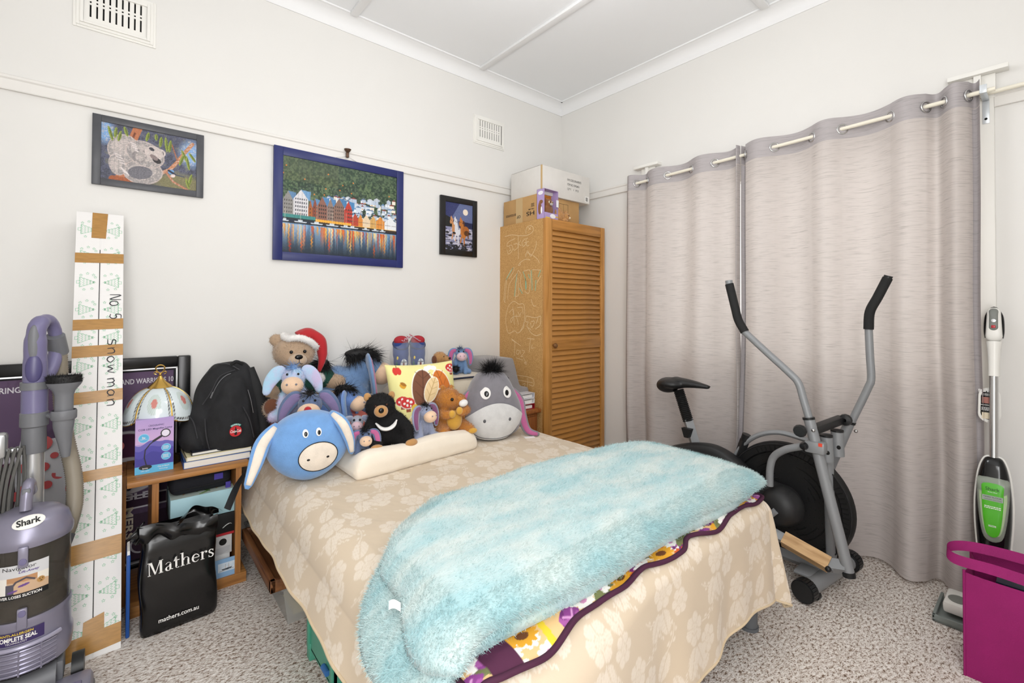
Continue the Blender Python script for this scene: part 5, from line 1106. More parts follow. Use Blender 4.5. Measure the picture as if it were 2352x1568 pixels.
pf_.line([(.30, .86), (.24, .70), (.26, .56), (.38, .46), (.50, .40)], .018, '#26242a'); pf_.line([(.47, .41), (.66, .34)], .040, '#26242a'); pf_.ell(.78, .285, .135, .135*.60, '#1f1e22'); pf_.ell(.78, .285, .105, .105*.60, '#e9e2f0'); pf_.ell(.27, .88, .17, .045, '#242329')
part('carton', MB().bx(-bw_/2, bw_/2, 0, bd_, 0, bh_, .001), mat('lilac_carton', '#b9a3d6', .45), lb)
pf_.sheet('front_print', bw_-.001, bh_-.001, print_mat('carton_print', .35), lb, T(0, -.0006, bh_/2) @ FACE_NEG_Y)
ps_ = Paint(20, 120, '#6f63b6'); ps_.put(ps_.Y < .42, '#c3a6d6'); ps_.put(ps_.Y > .86, '#64bbe6'); ps_.sheet('side_print', bd_-.001, bh_-.001, MATS['carton_print'], lb, T(-bw_/2-.0006, bd_/2, bh_/2) @ FACE_NEG_X)
M_PTXT = mat('carton_ink', '#3f3a6a', .5); M_WTXT = MATS['paper_white']
text('CRIOGRAPHIC', M_PTXT, lb, T(.005, -.0012, .196) @ FACE_NEG_Y, w=.052, h=.0075); text('COB LED Magnifier Lamp', M_PTXT, lb, T(.002, -.0012, .181) @ FACE_NEG_Y, w=.112, h=.0095, bold=.01)
text('3x', M_WTXT, lb, T(-.036, -.0012, .149) @ FACE_NEG_Y, w=.012, bold=.03); text('Magnification', M_WTXT, lb, T(-.036, -.0012, .142) @ FACE_NEG_Y, w=.024); text('Bright', M_WTXT, lb, T(-.03, -.0012, .022) @ FACE_NEG_Y, w=.018, bold=.02); text('LED Lights', M_WTXT, lb, T(-.03, -.0012, .012) @ FACE_NEG_Y, w=.027); text('Chip on Board', M_WTXT, lb, T(.03, -.0012, .022) @ FACE_NEG_Y, w=.038, bold=.02); text('Technology', M_WTXT, lb, T(.03, -.0012, .012) @ FACE_NEG_Y, w=.030)
for z in (.098, .062): marks(lb, T(.038, -.0012, z+.006) @ FACE_NEG_Y, .020, 3, M_WTXT, .0026, int(z*1000))

# ------------------------------------------------------------------ books under the backpack
M_PAGE = mat('book_pages', '#e9e6de', .7, bump=.3, bscale=900, stretch=(.05, .05, 1))
for k, (x0, x1, y0, y1, z, h, c, rz_, lab) in enumerate(((-.125, .125, -.10, .10, .5315, .030, '#3a5fa0', -1, 'thick blue covered book lowest under the backpack'), (-.118, .128, -.095, .10, .562, .017, '#e9dfb4', 1, 'cream covered book in the middle under the backpack'), (-.10, .125, -.085, .10, .5795, .014, '#2b2c34', 2, 'thin dark covered book directly under the backpack'))):
    bk = thing('book', lab, 'book', (-2.575, -.285, z), rz=D(rz_)); part('pages', MB().bx(x0+.003, x1-.001, y0+.002, y1, .002, h-.002), M_PAGE, bk)
    part('cover', MB().bx(x0, x1, y0, y1, 0, .002).bx(x0, x1, y0, y1, h-.002, h).bx(x0, x0+.002, y0, y1, 0, h), mat('book_cover_%d' % k, c, .4), bk)

# ------------------------------------------------------------------ black backpack
M_CANVAS = mat('black_canvas', '#202022', .85, bump=.35, bscale=500, var=.16, vscale=16); M_WEB = mat('black_webbing', '#131314', .7, bump=.3, bscale=600); M_ZIP = mat('zip_metal', '#9a9a9c', .35, metal=.8)
bp_ = thing('backpack', 'black canvas backpack slumped on the books with round red badge', 'backpack', (-2.545, -.24, .594), rz=D(-4))
def bpx(pts, y): return [((q := wb(a, b, -.24+y)).x+2.545, q.z-.594) for a, b in pts]
ol = bpx([(521, 831), (545, 829), (562, 831), (576, 845), (590, 872), (602, 905), (611, 945), (616, 985), (608, 1020), (585, 1040), (545, 1050), (505, 1052), (460, 1050), (428, 1043), (410, 1020), (407, 1000), (418, 968), (440, 935), (447, 902), (460, 875), (480, 850), (500, 835)], 0)
ol = [(p.x, p.y) for p in smooth_path([(a, b, 0) for a, b in ol], 4, True)]
mbp = MB().puff(ol, .105, pw=2.6, rings=10)
fp = bpx([(500, 905), (525, 870), (555, 865), (572, 900), (582, 960), (588, 1010), (570, 1035), (520, 1045), (480, 1040), (470, 1000), (478, 950)], -.07); mbp.puff([(p.x, p.y) for p in smooth_path([(a, b, 0) for a, b in fp], 3, True)], .055, M=T(0, -.085, 0), rings=8)
lp = bpx([(412, 1000), (425, 970), (450, 965), (466, 990), (475, 1035), (440, 1042), (415, 1025)], -.03); mbp.puff([(p.x, p.y) for p in smooth_path([(a, b, 0) for a, b in lp], 3, True)], .06, M=T(0, -.05, 0), rings=7)
me = blob(mbp, .006, 3); n = len(me.vertices); co = np.empty(n*3); me.vertices.foreach_get('co', co); co = co.reshape(-1, 3)
co[:, 1] += (.018*(vnoise(co[:, 0]*14+co[:, 2]*9, co[:, 2]*10, 3)-.5)+.011*(vnoise(co[:, 0]*40, co[:, 2]*22+co[:, 0]*12, 4)-.5)); me.vertices.foreach_set('co', co.ravel()); me.update(); part('bag_body', me, M_CANVAS, bp_)
def surf_y(x, z):            # nearest front skin of the bag at (x, z)
    d = (co[:, 0]-x)**2+(co[:, 2]-z)**2; m_ = d < .00022; return float(co[m_, 1].min()) if m_.any() else float(co[d.argmin(), 1])
def on_bag(pts, off=.002, yy=-.1): return [Vector((x, surf_y(x, z)-off, z)) for x, z in bpx(pts, yy)]
part('zip', MB().tube(smooth_path(on_bag([(490, 912), (500, 890), (512, 872), (525, 862), (535, 858)]), 4), .0016, 6), M_ZIP, bp_); part('zip', MB().tube(smooth_path(on_bag([(572, 893), (578, 915), (584, 945)]), 4), .0016, 6), M_ZIP, bp_)
part('zip_puller', MB().tube(on_bag([(494, 900), (488, 914)], .005), .0035, 6), M_ZIP, bp_)
for seam in ([(480, 860), (500, 840), (530, 838), (555, 850)], [(470, 930), (490, 900), (510, 865), (545, 850)], [(475, 960), (478, 1000), (488, 1040)], [(560, 930), (575, 960), (585, 1000)], [(430, 955), (448, 968), (458, 1005)]):
    part('seam_piping', MB().tube(smooth_path(on_bag(seam, .001), 5), .0028, 6), mat('seam_tape', '#343437', .6), bp_)
def strap(pts, w, t, name, ypos): 
    P = [Vector((a.x+2.545, a.y+.24, a.z-.594)) for a in [wb(p[0], p[1], yq) for p, yq in zip(pts, ypos)]]; path = smooth_path(P, 5); return part(name, flat_tube(path, [w]*len(path), t, None, 8), M_WEB, bp_)
strap([(573, 845), (592, 890), (606, 940), (612, 1000), (602, 1040)], .022, .007, 'shoulder_strap', [-.28, -.31, -.33, -.34, -.33])
strap([(600, 1035), (585, 1070), (568, 1110), (550, 1163)], .0125, .0015, 'dangling_strap', [-.36, -.55, -.72, -.80])
strap([(603, 915), (624, 918), (634, 935), (622, 955), (606, 958)], .010, .003, 'grab_loop', [-.30, -.33, -.34, -.33, -.30]); strap([(533, 838), (545, 830), (560, 836)], .008, .004, 'top_loop', [-.30, -.31, -.30])
# embroidered badge
bx_, bz_ = bpx([(545, 986)], -.13)[0]; by_ = surf_y(bx_, bz_)-.006; MBd = T(bx_, by_, bz_) @ Rz(D(6)) @ FACE_NEG_Y
bd_o = part('badge', MB().lathe([(0, .0022), (.0235, .0022), (.0245, 0), (0, 0)], 32, MBd), mat('badge_red', '#c3272d', .7), bp_)
part('bottle_mark', MB().prism([(-.004, -.017), (.004, -.017), (.0055, -.008), (.004, 0), (.005, .006), (.002, .013), (.002, .019), (-.002, .019), (-.002, .013), (-.005, .006), (-.004, 0), (-.0055, -.008)], .0022, .0026, MBd), mat('badge_black', '#1a1313', .7), bd_o)
text('Coca-Cola', MATS['paper_white'], bd_o, MBd @ T(0, .001, .003), w=.042, h=.013, shear=.35, bold=.012)
def arc_text(s, R, a0, da, h, m, parent, M):
    for i, ch in enumerate(s):
        a = a0-da*i; text(ch, m, parent, M @ T(R*math.cos(a), R*math.sin(a), .0026) @ Rz(a-PI/2), h=h, bold=.02)
part('badge_banner', MB().add([(r_*math.cos(a), r_*math.sin(a), .0018) for a in [D(50+80*k/10) for k in range(11)] for r_ in (.0255, .0345)], [(2*k, 2*k+1, 2*k+3, 2*k+2) for k in range(10)], MBd), mat('badge_teal', '#3f8f86', .7), bd_o)
arc_text('ALWAYS', .030, D(120), D(12), .006, MATS['paper_white'], bd_o, MBd)
# ------------------------------------------------------------------ things inside the shelf
sc2 = thing('soft_case', 'dark soft zip case with purple tabs inside the shelf', 'case', (-2.635, -.30, .4175)); part('case_body', blob(MB().box((0, 0, .045), (.225, .16, .09), .03, None, 4), .008, 5), mat('navy_neoprene', '#17181f', .85, bump=.2, bscale=500), sc2)
part('purple_tab', MB().bx(.045, .078, -.0835, -.080, .045, .070), mat('violet_fabric', '#4a3f9a', .8), sc2); part('zip_tag', MB().box((.098, -.082, .012), (.02, .006, .028), .003, None), MATS['violet_fabric'], sc2); part('zip', MB().tube(smooth_path([(-.10, -.079, .03), (0, -.082, .028), (.10, -.079, .035)], 4), .002, 6), M_WEB, sc2)
gb = thing('game_box', 'pale blue leaf printed box under the soft case in the shelf', 'box', (-2.63, -.30, .3135)); part('carton', MB().bx(-.115, .120, -.10, .11, 0, .103, .001), mat('pale_blue_card', '#a9cfd8', .5), gb)
pg_ = Paint(90, 60, '#c9d8d0'); 
for i in range(26): pg_.ell(pg_.rs.rand(), pg_.rs.rand(), .10, .03, ('#5d8a4a', '#7fa85a', '#4c5f3a', '#c8a882')[i % 4], pg_.rs.rand()*3)
pg_.sheet('leaf_print', .233, .208, MATS['carton_print'], gb, T(.0025, .005, .1035)); 
kb = thing('shoe_box', 'black shoe box with red base line in the shelf', 'box', (-2.59, -.30, .2155)); part('lid', MB().bx(-.10, .082, -.105, .11, .012, .096, .002), mat('black_card', '#131314', .5), kb); part('base', MB().bx(-.095, .077, -.10, .105, 0, .011), mat('red_card', '#b3222c', .5), kb); part('white_logo', MB().tube(smooth_path([(.03, -.1055, .035), (.045, -.1055, .046), (.058, -.1055, .050), (.066, -.1055, .046)], 5), [.001]+[.0045]*8+[.003]*6+[.001], 6, flat=.3), M_WTXT, kb)
mb_ = thing('marble_box', 'white marble patterned box with a dark round hole standing in the shelf', 'box', (-2.575, -.31, .0505)); M_MARB = mat('marble_card', '#dcdcdb', .5, col2='#b9b9b8', vscale=9)
part('carton', MB().bx(-.06, .045, -.09, .10, 0, .085, .001), M_MARB, mb_); part('upper_carton', MB().bx(-.06, .052, -.092, .10, .0855, .164, .001), M_MARB, mb_); part('finger_hole', MB().lathe([(0, .0006), (.0145, .0006), (.0145, 0)], 24, T(.018, -.0922, .138) @ Rx(PI/2)), M_DARK, mb_); part('flap', MB().prism([(-.03, .113), (.046, .118), (.04, .096), (.012, .086), (-.03, .10)], 0, .0008, T(0, -.0922, 0) @ Rx(PI/2)), mat('grey_print', '#b4b4b6', .6), mb_)
text('nd', M_INK, mb_, T(.018, -.0906, .045) @ FACE_NEG_Y, w=.026, shear=.3)
lbx = thing('memory_box', 'light blue open box with a ship picture on the shelf floor', 'box', (-2.545, -.33, .0455)); M_LB = mat('sky_card', '#8db4d9', .55)
part('tray', MB().bx(-.045, .045, -.095, -.092, 0, .078).bx(.042, .045, -.095, .10, 0, .105).bx(-.047, -.045, -.095, .10, 0, .078), M_LB, lbx); part('inner_lip', MB().bx(.030, .042, -.09, .09, .098, .104), MATS['paper_white'], lbx)
psp = Paint(60, 36, '#c9d9e8'); psp.put(psp.noise(5, 2), '#eef2f5', .8); psp.poly([(.2, .68), (.82, .62), (.75, .78), (.28, .82)], '#3b4148'); psp.poly([(.35, .62), (.42, .25), (.52, .6)], '#e8e8ea'); psp.poly([(.55, .6), (.6, .2), (.7, .58)], '#dcdde0'); psp.line([(.43, .65), (.43, .2)], .02, '#50555c'); psp.line([(.61, .62), (.61, .15)], .02, '#50555c'); psp.line([(.1, .88), (.9, .8)], .03, '#20262c')
psp.sheet('ship_picture', .065, .038, MATS['carton_print'], lbx, T(0, -.0956, .042) @ FACE_NEG_Y)

# ------------------------------------------------------------------ black shopping bag with lettering
M_POLY = mat('black_polythene', '#0d0d0e', .22, bump=.25, bscale=14, spec=.6)
mg = thing('shopping_bag', 'glossy black shoe shop bag with white lettering standing on the carpet', 'bag', (-2.725, -.545, .0), rz=D(2.5))
def bagw(u, v):
    a = u*2*PI; sg = lambda q, e: math.copysign(abs(q)**e, q); k = np.interp(v, [0, .04, .5, .9, 1], [.96, 1, 1, .97, .93]); x = .122*k*sg(math.cos(a), .22); d = np.interp(v, [0, .05, .4, .8, .95, 1], [.040, .050, .052, .044, .030, .020]); y = d*sg(math.sin(a), .4)
    z = v*.375; y += -.012+.035*v+.003*math.sin(x*50+z*20)*math.sin(z*30)+(.006*math.sin(v*40)*math.sin(x*22) if v > .85 else 0); x += .004*math.sin(z*25)
    return (x, y, z+.003*(1-math.cos(a*2))*(v > .1))
part('bag_body', MB().grid(bagw, 72, 40, closed_u=True).add([bagw(i/24, 0) for i in range(24)], [tuple(range(23, -1, -1))]), M_POLY, mg, 180)
def top_fold(u, v):
    x = -.128+.262*u; pk = .055*math.exp(-((u-.68)/.16)**2)+.012*math.sin(u*9)+.022*math.exp(-((u-.02)/.08)**2); z = .372+v*(.010+pk)-.006*math.sin(u*19)*v
    y = .006+.030*math.sin(v*3.0)*(1+.5*math.sin(u*13))-.035*v+.010*math.sin(u*26+v*4)*v; return (x*(1+.06*v), y, z)
part('crumpled_top', MB().grid(top_fold, 60, 14), M_POLY, mg, 180); part('folded_lip', MB().grid(lambda u, v: (-.125+.25*u, -.020-.010*math.sin(v*3)-.008*math.sin(u*17)*v, .385-.055*v+.018*math.sin(u*5+1)-.010*math.sin(u*21)*v), 50, 10), M_POLY, mg, 180)
part('corner_ear', MB().grid(lambda u, v: (-.122-.04*u*math.cos(v*2), -.005+.012*math.sin(v*5+u*4), .335+.055*v+.012*u-.01*math.sin(u*6)), 14, 10), M_POLY, mg, 180)
# serif lettering drawn stroke by stroke (unit height = x-height 0.64, cap 1.0)
def serif_word(parent, M, H, m):
    mb = MB(); R_ = lambda x0, y0, x1, y1: mb.add([(x0, y0, 0), (x1, y0, 0), (x1, y1, 0), (x0, y1, 0)], [(0, 1, 2, 3)])
    Q = lambda pts: mb.add([(a, b, 0) for a, b in pts], [tuple(range(len(pts)))])
    def arc(cx, cy, rx, ry, a0, a1, w0, w1, n=16):
        vs = []
        for k in range(n+1):
            t = k/n; a = D(a0+(a1-a0)*t); w = w0+(w1-w0)*math.sin(PI*t)
            vs += [((cx+(rx-w)*math.cos(a)), cy+(ry-w*.55)*math.sin(a), 0), ((cx+rx*math.cos(a)), cy+ry*math.sin(a), 0)]
        mb.add(vs, [(2*k, 2*k+1, 2*k+3, 2*k+2) for k in range(n)])
    st, hr, sf_ = .13, .045, .055; x = 0.0
    def stem(x0, y0, y1, w=st, foot=True, head=False):
        R_(x0, y0, x0+w, y1)
        if foot: R_(x0-.07, y0, x0+w+.07, y0+hr)
        if head: Q([(x0-.09, y1-.05), (x0, y1-.04), (x0, y1), (x0-.09, y1-.02)])
    # M
    stem(x+.05, 0, 1, hr*1.2); R_(x-.03, 1-hr, x+.26, 1); Q([(x+.08, 1), (x+.24, 1), (x+.50, .06), (x+.42, .0)]); Q([(x+.42, 0), (x+.50, .10), (x+.80, 1), (x+.74, 1)]); stem(x+.74, 0, 1, st*1.15); R_(x+.70, 1-hr, x+.96, 1); x += 1.04
    # a
    arc(x+.24, .16, .20, .18, 60, 330, .03, .12); arc(x+.25, .46, .19, .19, 20, 165, .03, .06); R_(x+.31, .06, x+.44, .50); Q([(x+.44, .03), (x+.54, .02), (x+.56, .06), (x+.44, .10)]); Q([(x+.31, .32), (x+.31, .38), (x+.18, .33), (x+.2, .29)]); x += .60
    # t
    R_(x+.10, .12, x+.23, .88); R_(x, .58, x+.38, .64); arc(x+.26, .14, .16, .15, 180, 320, .11, .05); Q([(x+.10, .86), (x+.23, .92), (x+.23, .60), (x+.02, .62)]); x += .44
    # h
    stem(x+.08, 0, 1.04, st, True, True); arc(x+.38, .40, .22, .24, 10, 170, .10, .05); stem(x+.47, 0, .46); x += .74
    # e
    arc(x+.29, .31, .27, .33, 8, 325, .04, .14); R_(x+.08, .31, x+.54, .36); x += .62
    # r
    stem(x+.08, 0, .64, st, True, True); arc(x+.38, .40, .22, .24, 60, 165, .06, .05); arc(x+.42, .54, .075, .075, 0, 360, .07, .07); x += .53
    # s
    arc(x+.22, .47, .17, .17, 30, 250, .05, .10); arc(x+.24, .17, .18, .18, 70, -150, .05, .11); Q([(x+.10, .40), (x+.20, .44), (x+.38, .26), (x+.30, .20)]); R_(x+.35, .46, x+.39, .62); R_(x+.05, .02, x+.09, .20); x += .44
    mb.v = [tuple(M @ Vector((v[0]*H, v[1]*H, 0))) for v in mb.v]; return part('lettering', mb, m, parent), x*H
def bagfront(x, z): return bagw(.75, z/.375)[1]-.0035
MW = T(-.100, -.0575, .225) @ FACE_NEG_Y @ Rz(D(1)) @ Rx(D(-5)); serif_word(mg, MW, .047, MATS['paper_white'])
text('mathers.com.au', MATS['paper_white'], mg, T(-.005, -.0628, .052) @ FACE_NEG_Y @ Rx(D(-5)), w=.125, h=.016, bold=.012)

# ------------------------------------------------------------------ tall taped white carton leaning on the wall
M_XMAS = mat('white_corrugated', '#eceae8', .7, bump=.15, bscale=200, stretch=(.1, .1, 1), var=.012, vscale=6)
tc_ = thing('tall_carton', 'tall narrow white carton with green tree print and brown tape bands', 'box', (-2.972, -.605, .0), rot=(D(-17.2), D(-.4), D(0)))
cw, cd, ch_ = .152, .075, 1.700
part('carton', MB().bx(-cw/2, cw/2, 0, cd, 0, ch_, .002), M_XMAS, tc_); part('flap_gap', MB().bx(-.0012, .0012, -.0008, .002, .02, 1.53), M_DARK, tc_); part('flap', MB().bx(-cw/2, -.003, -.0012, 0, 0, ch_).bx(.003, cw/2, -.0012, 0, 0, ch_), M_XMAS, tc_)
def tape(x0, x1, z0, z1, side=True, sk=0.0, name='packing_tape'):
    mb = MB().add([(x0, -.0022, z0), (x1, -.0022, z0+sk), (x1, -.0022, z1+sk), (x0, -.0022, z1)], [(0, 1, 2, 3)])
    if side: mb.add([(x1, -.0022, z0+sk), (cw/2+.001, .001, z0+sk), (cw/2+.001, .03, z0+sk), (cw/2+.001, .03, z1+sk), (cw/2+.001, .001, z1+sk), (x1, -.0022, z1+sk)], [(0, 1, 4, 5), (1, 2, 3, 4)])
    return part(name, mb, M_TAPE, tc_)
def cz_(py): 
    # height along the carton's face for a row of the photograph near the carton's middle
    return CZ(py)
_a = Matrix.Translation((-2.972, -.605, 0)) @ Euler((D(-17.2), D(-.4), 0)).to_matrix().to_4x4(); _n = (_a.to_3x3() @ Vector((0, -1, 0))); _p0 = _a.translation; _ai = _a.inverted()
def face_pt(px, py): d = ray(px, py); t = (_p0-CAM).dot(_n)/d.dot(_n); return _ai @ (CAM+d*t)
for y0, y1 in ((583, 605), (734, 758), (794, 820), (898, 925), (1078, 1103), (1240, 1285)):
    a0 = face_pt(225, y0).z; a1 = face_pt(225, y1).z; tape(-cw/2-.001, cw/2, a1, a0, True, .004)
z0_ = face_pt(220, 547).z; part('packing_tape', MB().add([(-.028, -.0026, z0_), (.018, -.0026, z0_), (.024, -.0026, ch_), (-.026, -.0026, ch_)], [(0, 1, 2, 3)]), M_TAPE, tc_)
tape(-cw/2, cw/2, .01, .075, True, .012); part('packing_tape', MB().add([(-.030, -.0028, .015), (.03, -.0028, .03), (.03, -.0028, .135), (-.025, -.0028, .12)], [(0, 1, 2, 3)]), M_TAPE, tc_)
M_GINK = mat('green_ink', '#8fc7a2', .7); gm = MB()
def star(mb, x, z, r, M):
    P = [(x+(r if k % 2 == 0 else r*.45)*math.cos(PI/2+k*PI/5), z+(r if k % 2 == 0 else r*.45)*math.sin(PI/2+k*PI/5)) for k in range(11)]; ribbon(mb, P, .0014, M)
def tree(mb, x, z, s, M, fl_):
    k = -1 if fl_ else 1
    for q in range(5):
        w = (.030-.006*q)*.72; xx = x+k*(-.030+.014*q)*.72; ribbon(mb, [(xx+k*.004*math.sin(i*2.2), z-w+2*w*i/12) for i in range(13)], .0015, M)
    ribbon(mb, [(x-k*.024, z-.022), (x+k*.026, z), (x-k*.024, z+.022)], .0016, M); ribbon(mb, [(x-k*.024, z-.022), (x-k*.024, z+.022)], .0016, M); ribbon(mb, [(x-k*.024, z-.006), (x-k*.033, z-.006), (x-k*.033, z+.006), (x-k*.024, z+.006)], .0016, M)
MF = T(0, -.0016, 0) @ FACE_NEG_Y; rs_ = random.Random(5); z = .12; k = 0
for i in range(14):
    z = .085+i*.118
    for sx in (-1, 1):
        x = sx*.037; tree(gm, x, z, 1, MF, sx > 0)
        for dx, dz in ((-.02, .030), (.0, .038), (.018, .032), (.024, .022), (-.010, -.032), (.014, -.028)): star(gm, x+dx, z+dz, .0055, MF)
MS = T(cw/2+.0012, 0, 0) @ Rz(PI/2) @ Rx(PI/2)
for i in range(14):
    z = .10+i*.118; tree(gm, .036, z, 1, MS, False); star(gm, .02, z+.045, .006, MS); star(gm, .045, z+.042, .006, MS); star(gm, .03, z-.042, .006, MS)
stuff(part('tree_print', gm, M_GINK, tc_))
# marker lettering running down the carton
M_PEN = mat('marker_ink', '#23232a', .6); pen = MB()
GL = {'N': [[(0, 0), (.05, 1), (.55, 0), (.6, 1.0)]], 'O': [[(.3, .75), (.05, .6), (.05, .2), (.3, 0), (.55, .2), (.5, .6), (.3, .75)]], '.': [[(.1, 0), (.16, .06)]], '5': [[(.6, 1), (.15, .98), (.1, .55), (.45, .6), (.6, .3), (.4, .02), (.05, .1)]],
      's': [[(.55, .7), (.2, .75), (.1, .5), (.5, .35), (.45, .05), (.05, .02)]], 'n': [[(.05, .65), (.1, 0)], [(.1, .45), (.3, .65), (.5, .55), (.52, 0)]], 'w': [[(.02, .65), (.15, .05), (.35, .5), (.55, .05), (.72, .68)]], 'm': [[(.05, .65), (.08, 0)], [(.08, .5), (.25, .65), (.38, .45), (.38, 0)], [(.38, .5), (.55, .65), (.7, .4), (.72, 0)]], 'a': [[(.5, .55), (.25, .65), (.05, .35), (.2, .05), (.45, .2), (.5, .6), (.55, .05)]], 'o': [[(.3, .65), (.05, .45), (.1, .1), (.35, .0), (.55, .3), (.3, .65)]]}
def write(s, ztop, zbot, x, H):
    wsum = sum(.78 if c not in 'mw' else .92 for c in s); k = (ztop-zbot)/wsum; p = 0
    for c in s:
        for st in GL[c]:
            pts = smooth_path([(x+(q[1]-.35)*H, ztop-(p+q[0])*k, 0) for q in st], 4); ribbon(pen, pts, .0038, T(0, -.0030, 0) @ FACE_NEG_Y, True)
        p += .78 if c not in 'mw' else .92
write('NO.5', face_pt(250, 677).z, face_pt(250, 735).z, .046, .036); write('snow', face_pt(250, 778).z, face_pt(250, 862).z, .040, .034); write('man', face_pt(250, 868).z, face_pt(250, 938).z, .040, .034)
part('handwriting', pen, M_PEN, tc_)

# ------------------------------------------------------------------ spotted plastic bag behind the vacuum, blue folder
M_PLAS = mat('grey_polythene', '#b9b9bd', .35, bump=.3, bscale=20); pb = thing('plastic_bag', 'grey plastic shopping bag with red spots behind the vacuum cleaner', 'bag', (-3.06, -.375, .0), rot=(D(-16), 0, 0))
def pbw(u, v):
    a = u*2*PI; sg = lambda q, e: math.copysign(abs(q)**e, q); w = np.interp(v, [0, .3, .8, 1], [.15, .165, .15, .145]); return (w*sg(math.cos(a), .3)+.006*math.sin(v*20), .028*sg(math.sin(a), .5)*(1-.5*v)+.008*math.sin(u*30+v*9)*(.3+v), v*.72+.02*math.sin(u*17)*(v > .9))
part('bag_body', MB().grid(pbw, 60, 30, closed_u=True), M_PLAS, pb, 180)
M_SPOT = mat('spot_red', '#b02a2c', .4)
_ab = Matrix.Translation((-3.06, -.375, 0)) @ Euler((D(-16), 0, 0)).to_matrix().to_4x4(); _nb = (_ab.to_3x3() @ Vector((0, -1, 0))); _abi = _ab.inverted(); _pb = _ab @ Vector((0, -.034, 0))
def bag_pt(px, py): d = ray(px, py); return _abi @ (CAM+d*((_pb-CAM).dot(_nb)/d.dot(_nb)))
for _px, _py, r in ((100, 1072, .017), (108, 1113, .015), (98, 1018, .028), (34, 880, .016), (290, 905, .020), (290, 968, .012), (291, 1020, .022), (40, 1140, .018), (125, 1045, .012)):
    q = bag_pt(_px, _py)
    if abs(q.x) < .15: part('red_spot', MB().lathe([(0, .001), (r, .001), (r, 0)], 20, T(q.x, -.034, q.z) @ FACE_NEG_Y), M_SPOT, pb)
for x, z, r in ((-.125, .52, .018), (-.118, .44, .020), (.02, .42, .030), (.03, .34, .026), (.06, .27, .022), (-.09, .23, .03), (.145, .55, .022), (.145, .44, .020), (.148, .30, .025), (-.03, .48, .02), (.10, .38, .026)): part('red_spot', MB().lathe([(0, .001), (r, .001), (r, 0)], 20, T(x, -.0315+.010*z/.6, z+.10) @ FACE_NEG_Y), M_SPOT, pb)
part('red_panel', MB().bx(.0, .13, -.036, -.031, .23, .285), M_SPOT, pb); text("that's why the", MATS['paper_white'], pb, T(.065, -.0365, .266) @ FACE_NEG_Y, w=.115, shear=.2); text('of lightweight', MATS['paper_white'], pb, T(.065, -.0365, .245) @ FACE_NEG_Y, w=.115, shear=.2)
bf = thing('blue_folder', 'blue plastic folder standing beside the tall carton', 'folder', (-2.878, -.50, .0)); part('cover', MB().bx(-.006, .006, -.06, .055, 0.0, .30, .004), mat('folder_blue', '#1d4f9a', .4), bf); part('sheets', MB().bx(-.004, .004, -.05, .05, .012, .315), MATS['paper_white'], bf)
# ------------------------------------------------------------------ exercise bike and cross trainer by the window
M_GREYP2 = mat('grey_powder_coat', '#8b8d8f', .42, metal=.15); M_GRIP = mat('black_foam_grip', '#1c1c1c', .8, bump=.2, bscale=500); M_SHELL = mat('black_moulded_plastic', '#1d1d1e', .5, bump=.15, bscale=900); M_DISC = mat('black_fan_disc', '#121213', .48); M_PALEWOOD = wood_mat('pale_timber_sleeve', '#c9a373', '#a98252', 1, 1.2, .5)
ex = thing('exercise_bike', 'grey and black cross trainer bike with tall handles in front of the curtain', 'exercise bike', (-.48, -1.9, 0))
OX, OY = -.48, -1.9
def E3(x, y, z): return (x-OX, y-OY, z)
def P3(px, py, x): q = wr(px, py, x); return (q.x-OX, q.y-OY, q.z)
# fan wheel
MWh = T(-.455-OX, -1.932-OY, .305) @ Ry(-PI/2)          # disc axis points to -x
wheel = part('fan_wheel', MB().lathe([(0, .022), (.07, .022), (.075, .016), (.225, .016), (.232, .024), (.262, .024), (.272, .012), (.275, -.012), (.262, -.028), (0, -.028)], 64, MWh), M_DISC, ex)
sl_ = MB()
for k in range(72): a = 2*PI*k/72; (sl_.box((.243, 0, .0245), (.026, .005, .003), 0, MWh @ Rz(a)) if k % 18 not in (7, 8, 9, 10, 11) else None)
for ring, (rr_, n_) in enumerate(((.105, 4), (.13, 4), (.155, 4), (.18, 4))):
    for k in range(n_):
        a0 = 2*PI*k/n_+.25+ring*.05; sl_.tube([(rr_*math.cos(a0+t*.09*(ring+1)/2), rr_*math.sin(a0+t*.09*(ring+1)/2), .0168) for t in range(6)], .0030, 5, MWh)
rs = random.Random(2)
for ring in range(8):
    rr_ = .09+.018*ring; n_ = int(14+ring*4)
    for k in range(n_): a = 2*PI*k/n_+ring*.2; sl_.ell((rr_*math.cos(a), rr_*math.sin(a), .0163), (.0022, .0022, .0010), MWh, 6, 4)
stuff(part('vent_slots', sl_, mat('slot_black', '#030303', .9), wheel))
part('rim_highlight', MB().torus((0, 0, .024), .2655, .0035, MWh, 64, 6), M_SHELL, wheel)
# belt cover
co_ = [(-1.28, .40), (-1.36, .445), (-1.46, .485), (-1.56, .508), (-1.64, .505), (-1.72, .475), (-1.80, .425), (-1.90, .400), (-1.985, .385), (-2.03, .32), (-2.01, .245), (-1.93, .205), (-1.75, .17), (-1.5, .15), (-1.32, .18), (-1.26, .28)]
co_ = [(p.x, p.y) for p in smooth_path([(a-OY, b, 0) for a, b in co_], 4, True)]
cov = MB().puff(co_, .055, c=(-1.66-OY, .32), pw=5, rings=8, back=.6, M=T(-.525-OX, 0, 0) @ Rz(PI/2) @ Matrix.Scale(-1, 4, (0, 1, 0)))
cov = MB(); cov.puff(co_, .055, c=(-1.66-OY, .32), pw=5, rings=8, back=.6); cov.v = [(-.525-OX+v[1], v[0], v[2]) for v in cov.v]
part('belt_cover', cov, M_SHELL, ex, 50)
part('crank_dome', MB().lathe([(0, .085), (.035, .082), (.065, .066), (.082, .040), (.088, .0)], 32, T(-.565-OX, -1.955-OY, .315) @ Ry(-PI/2)), M_SHELL, ex, 60)
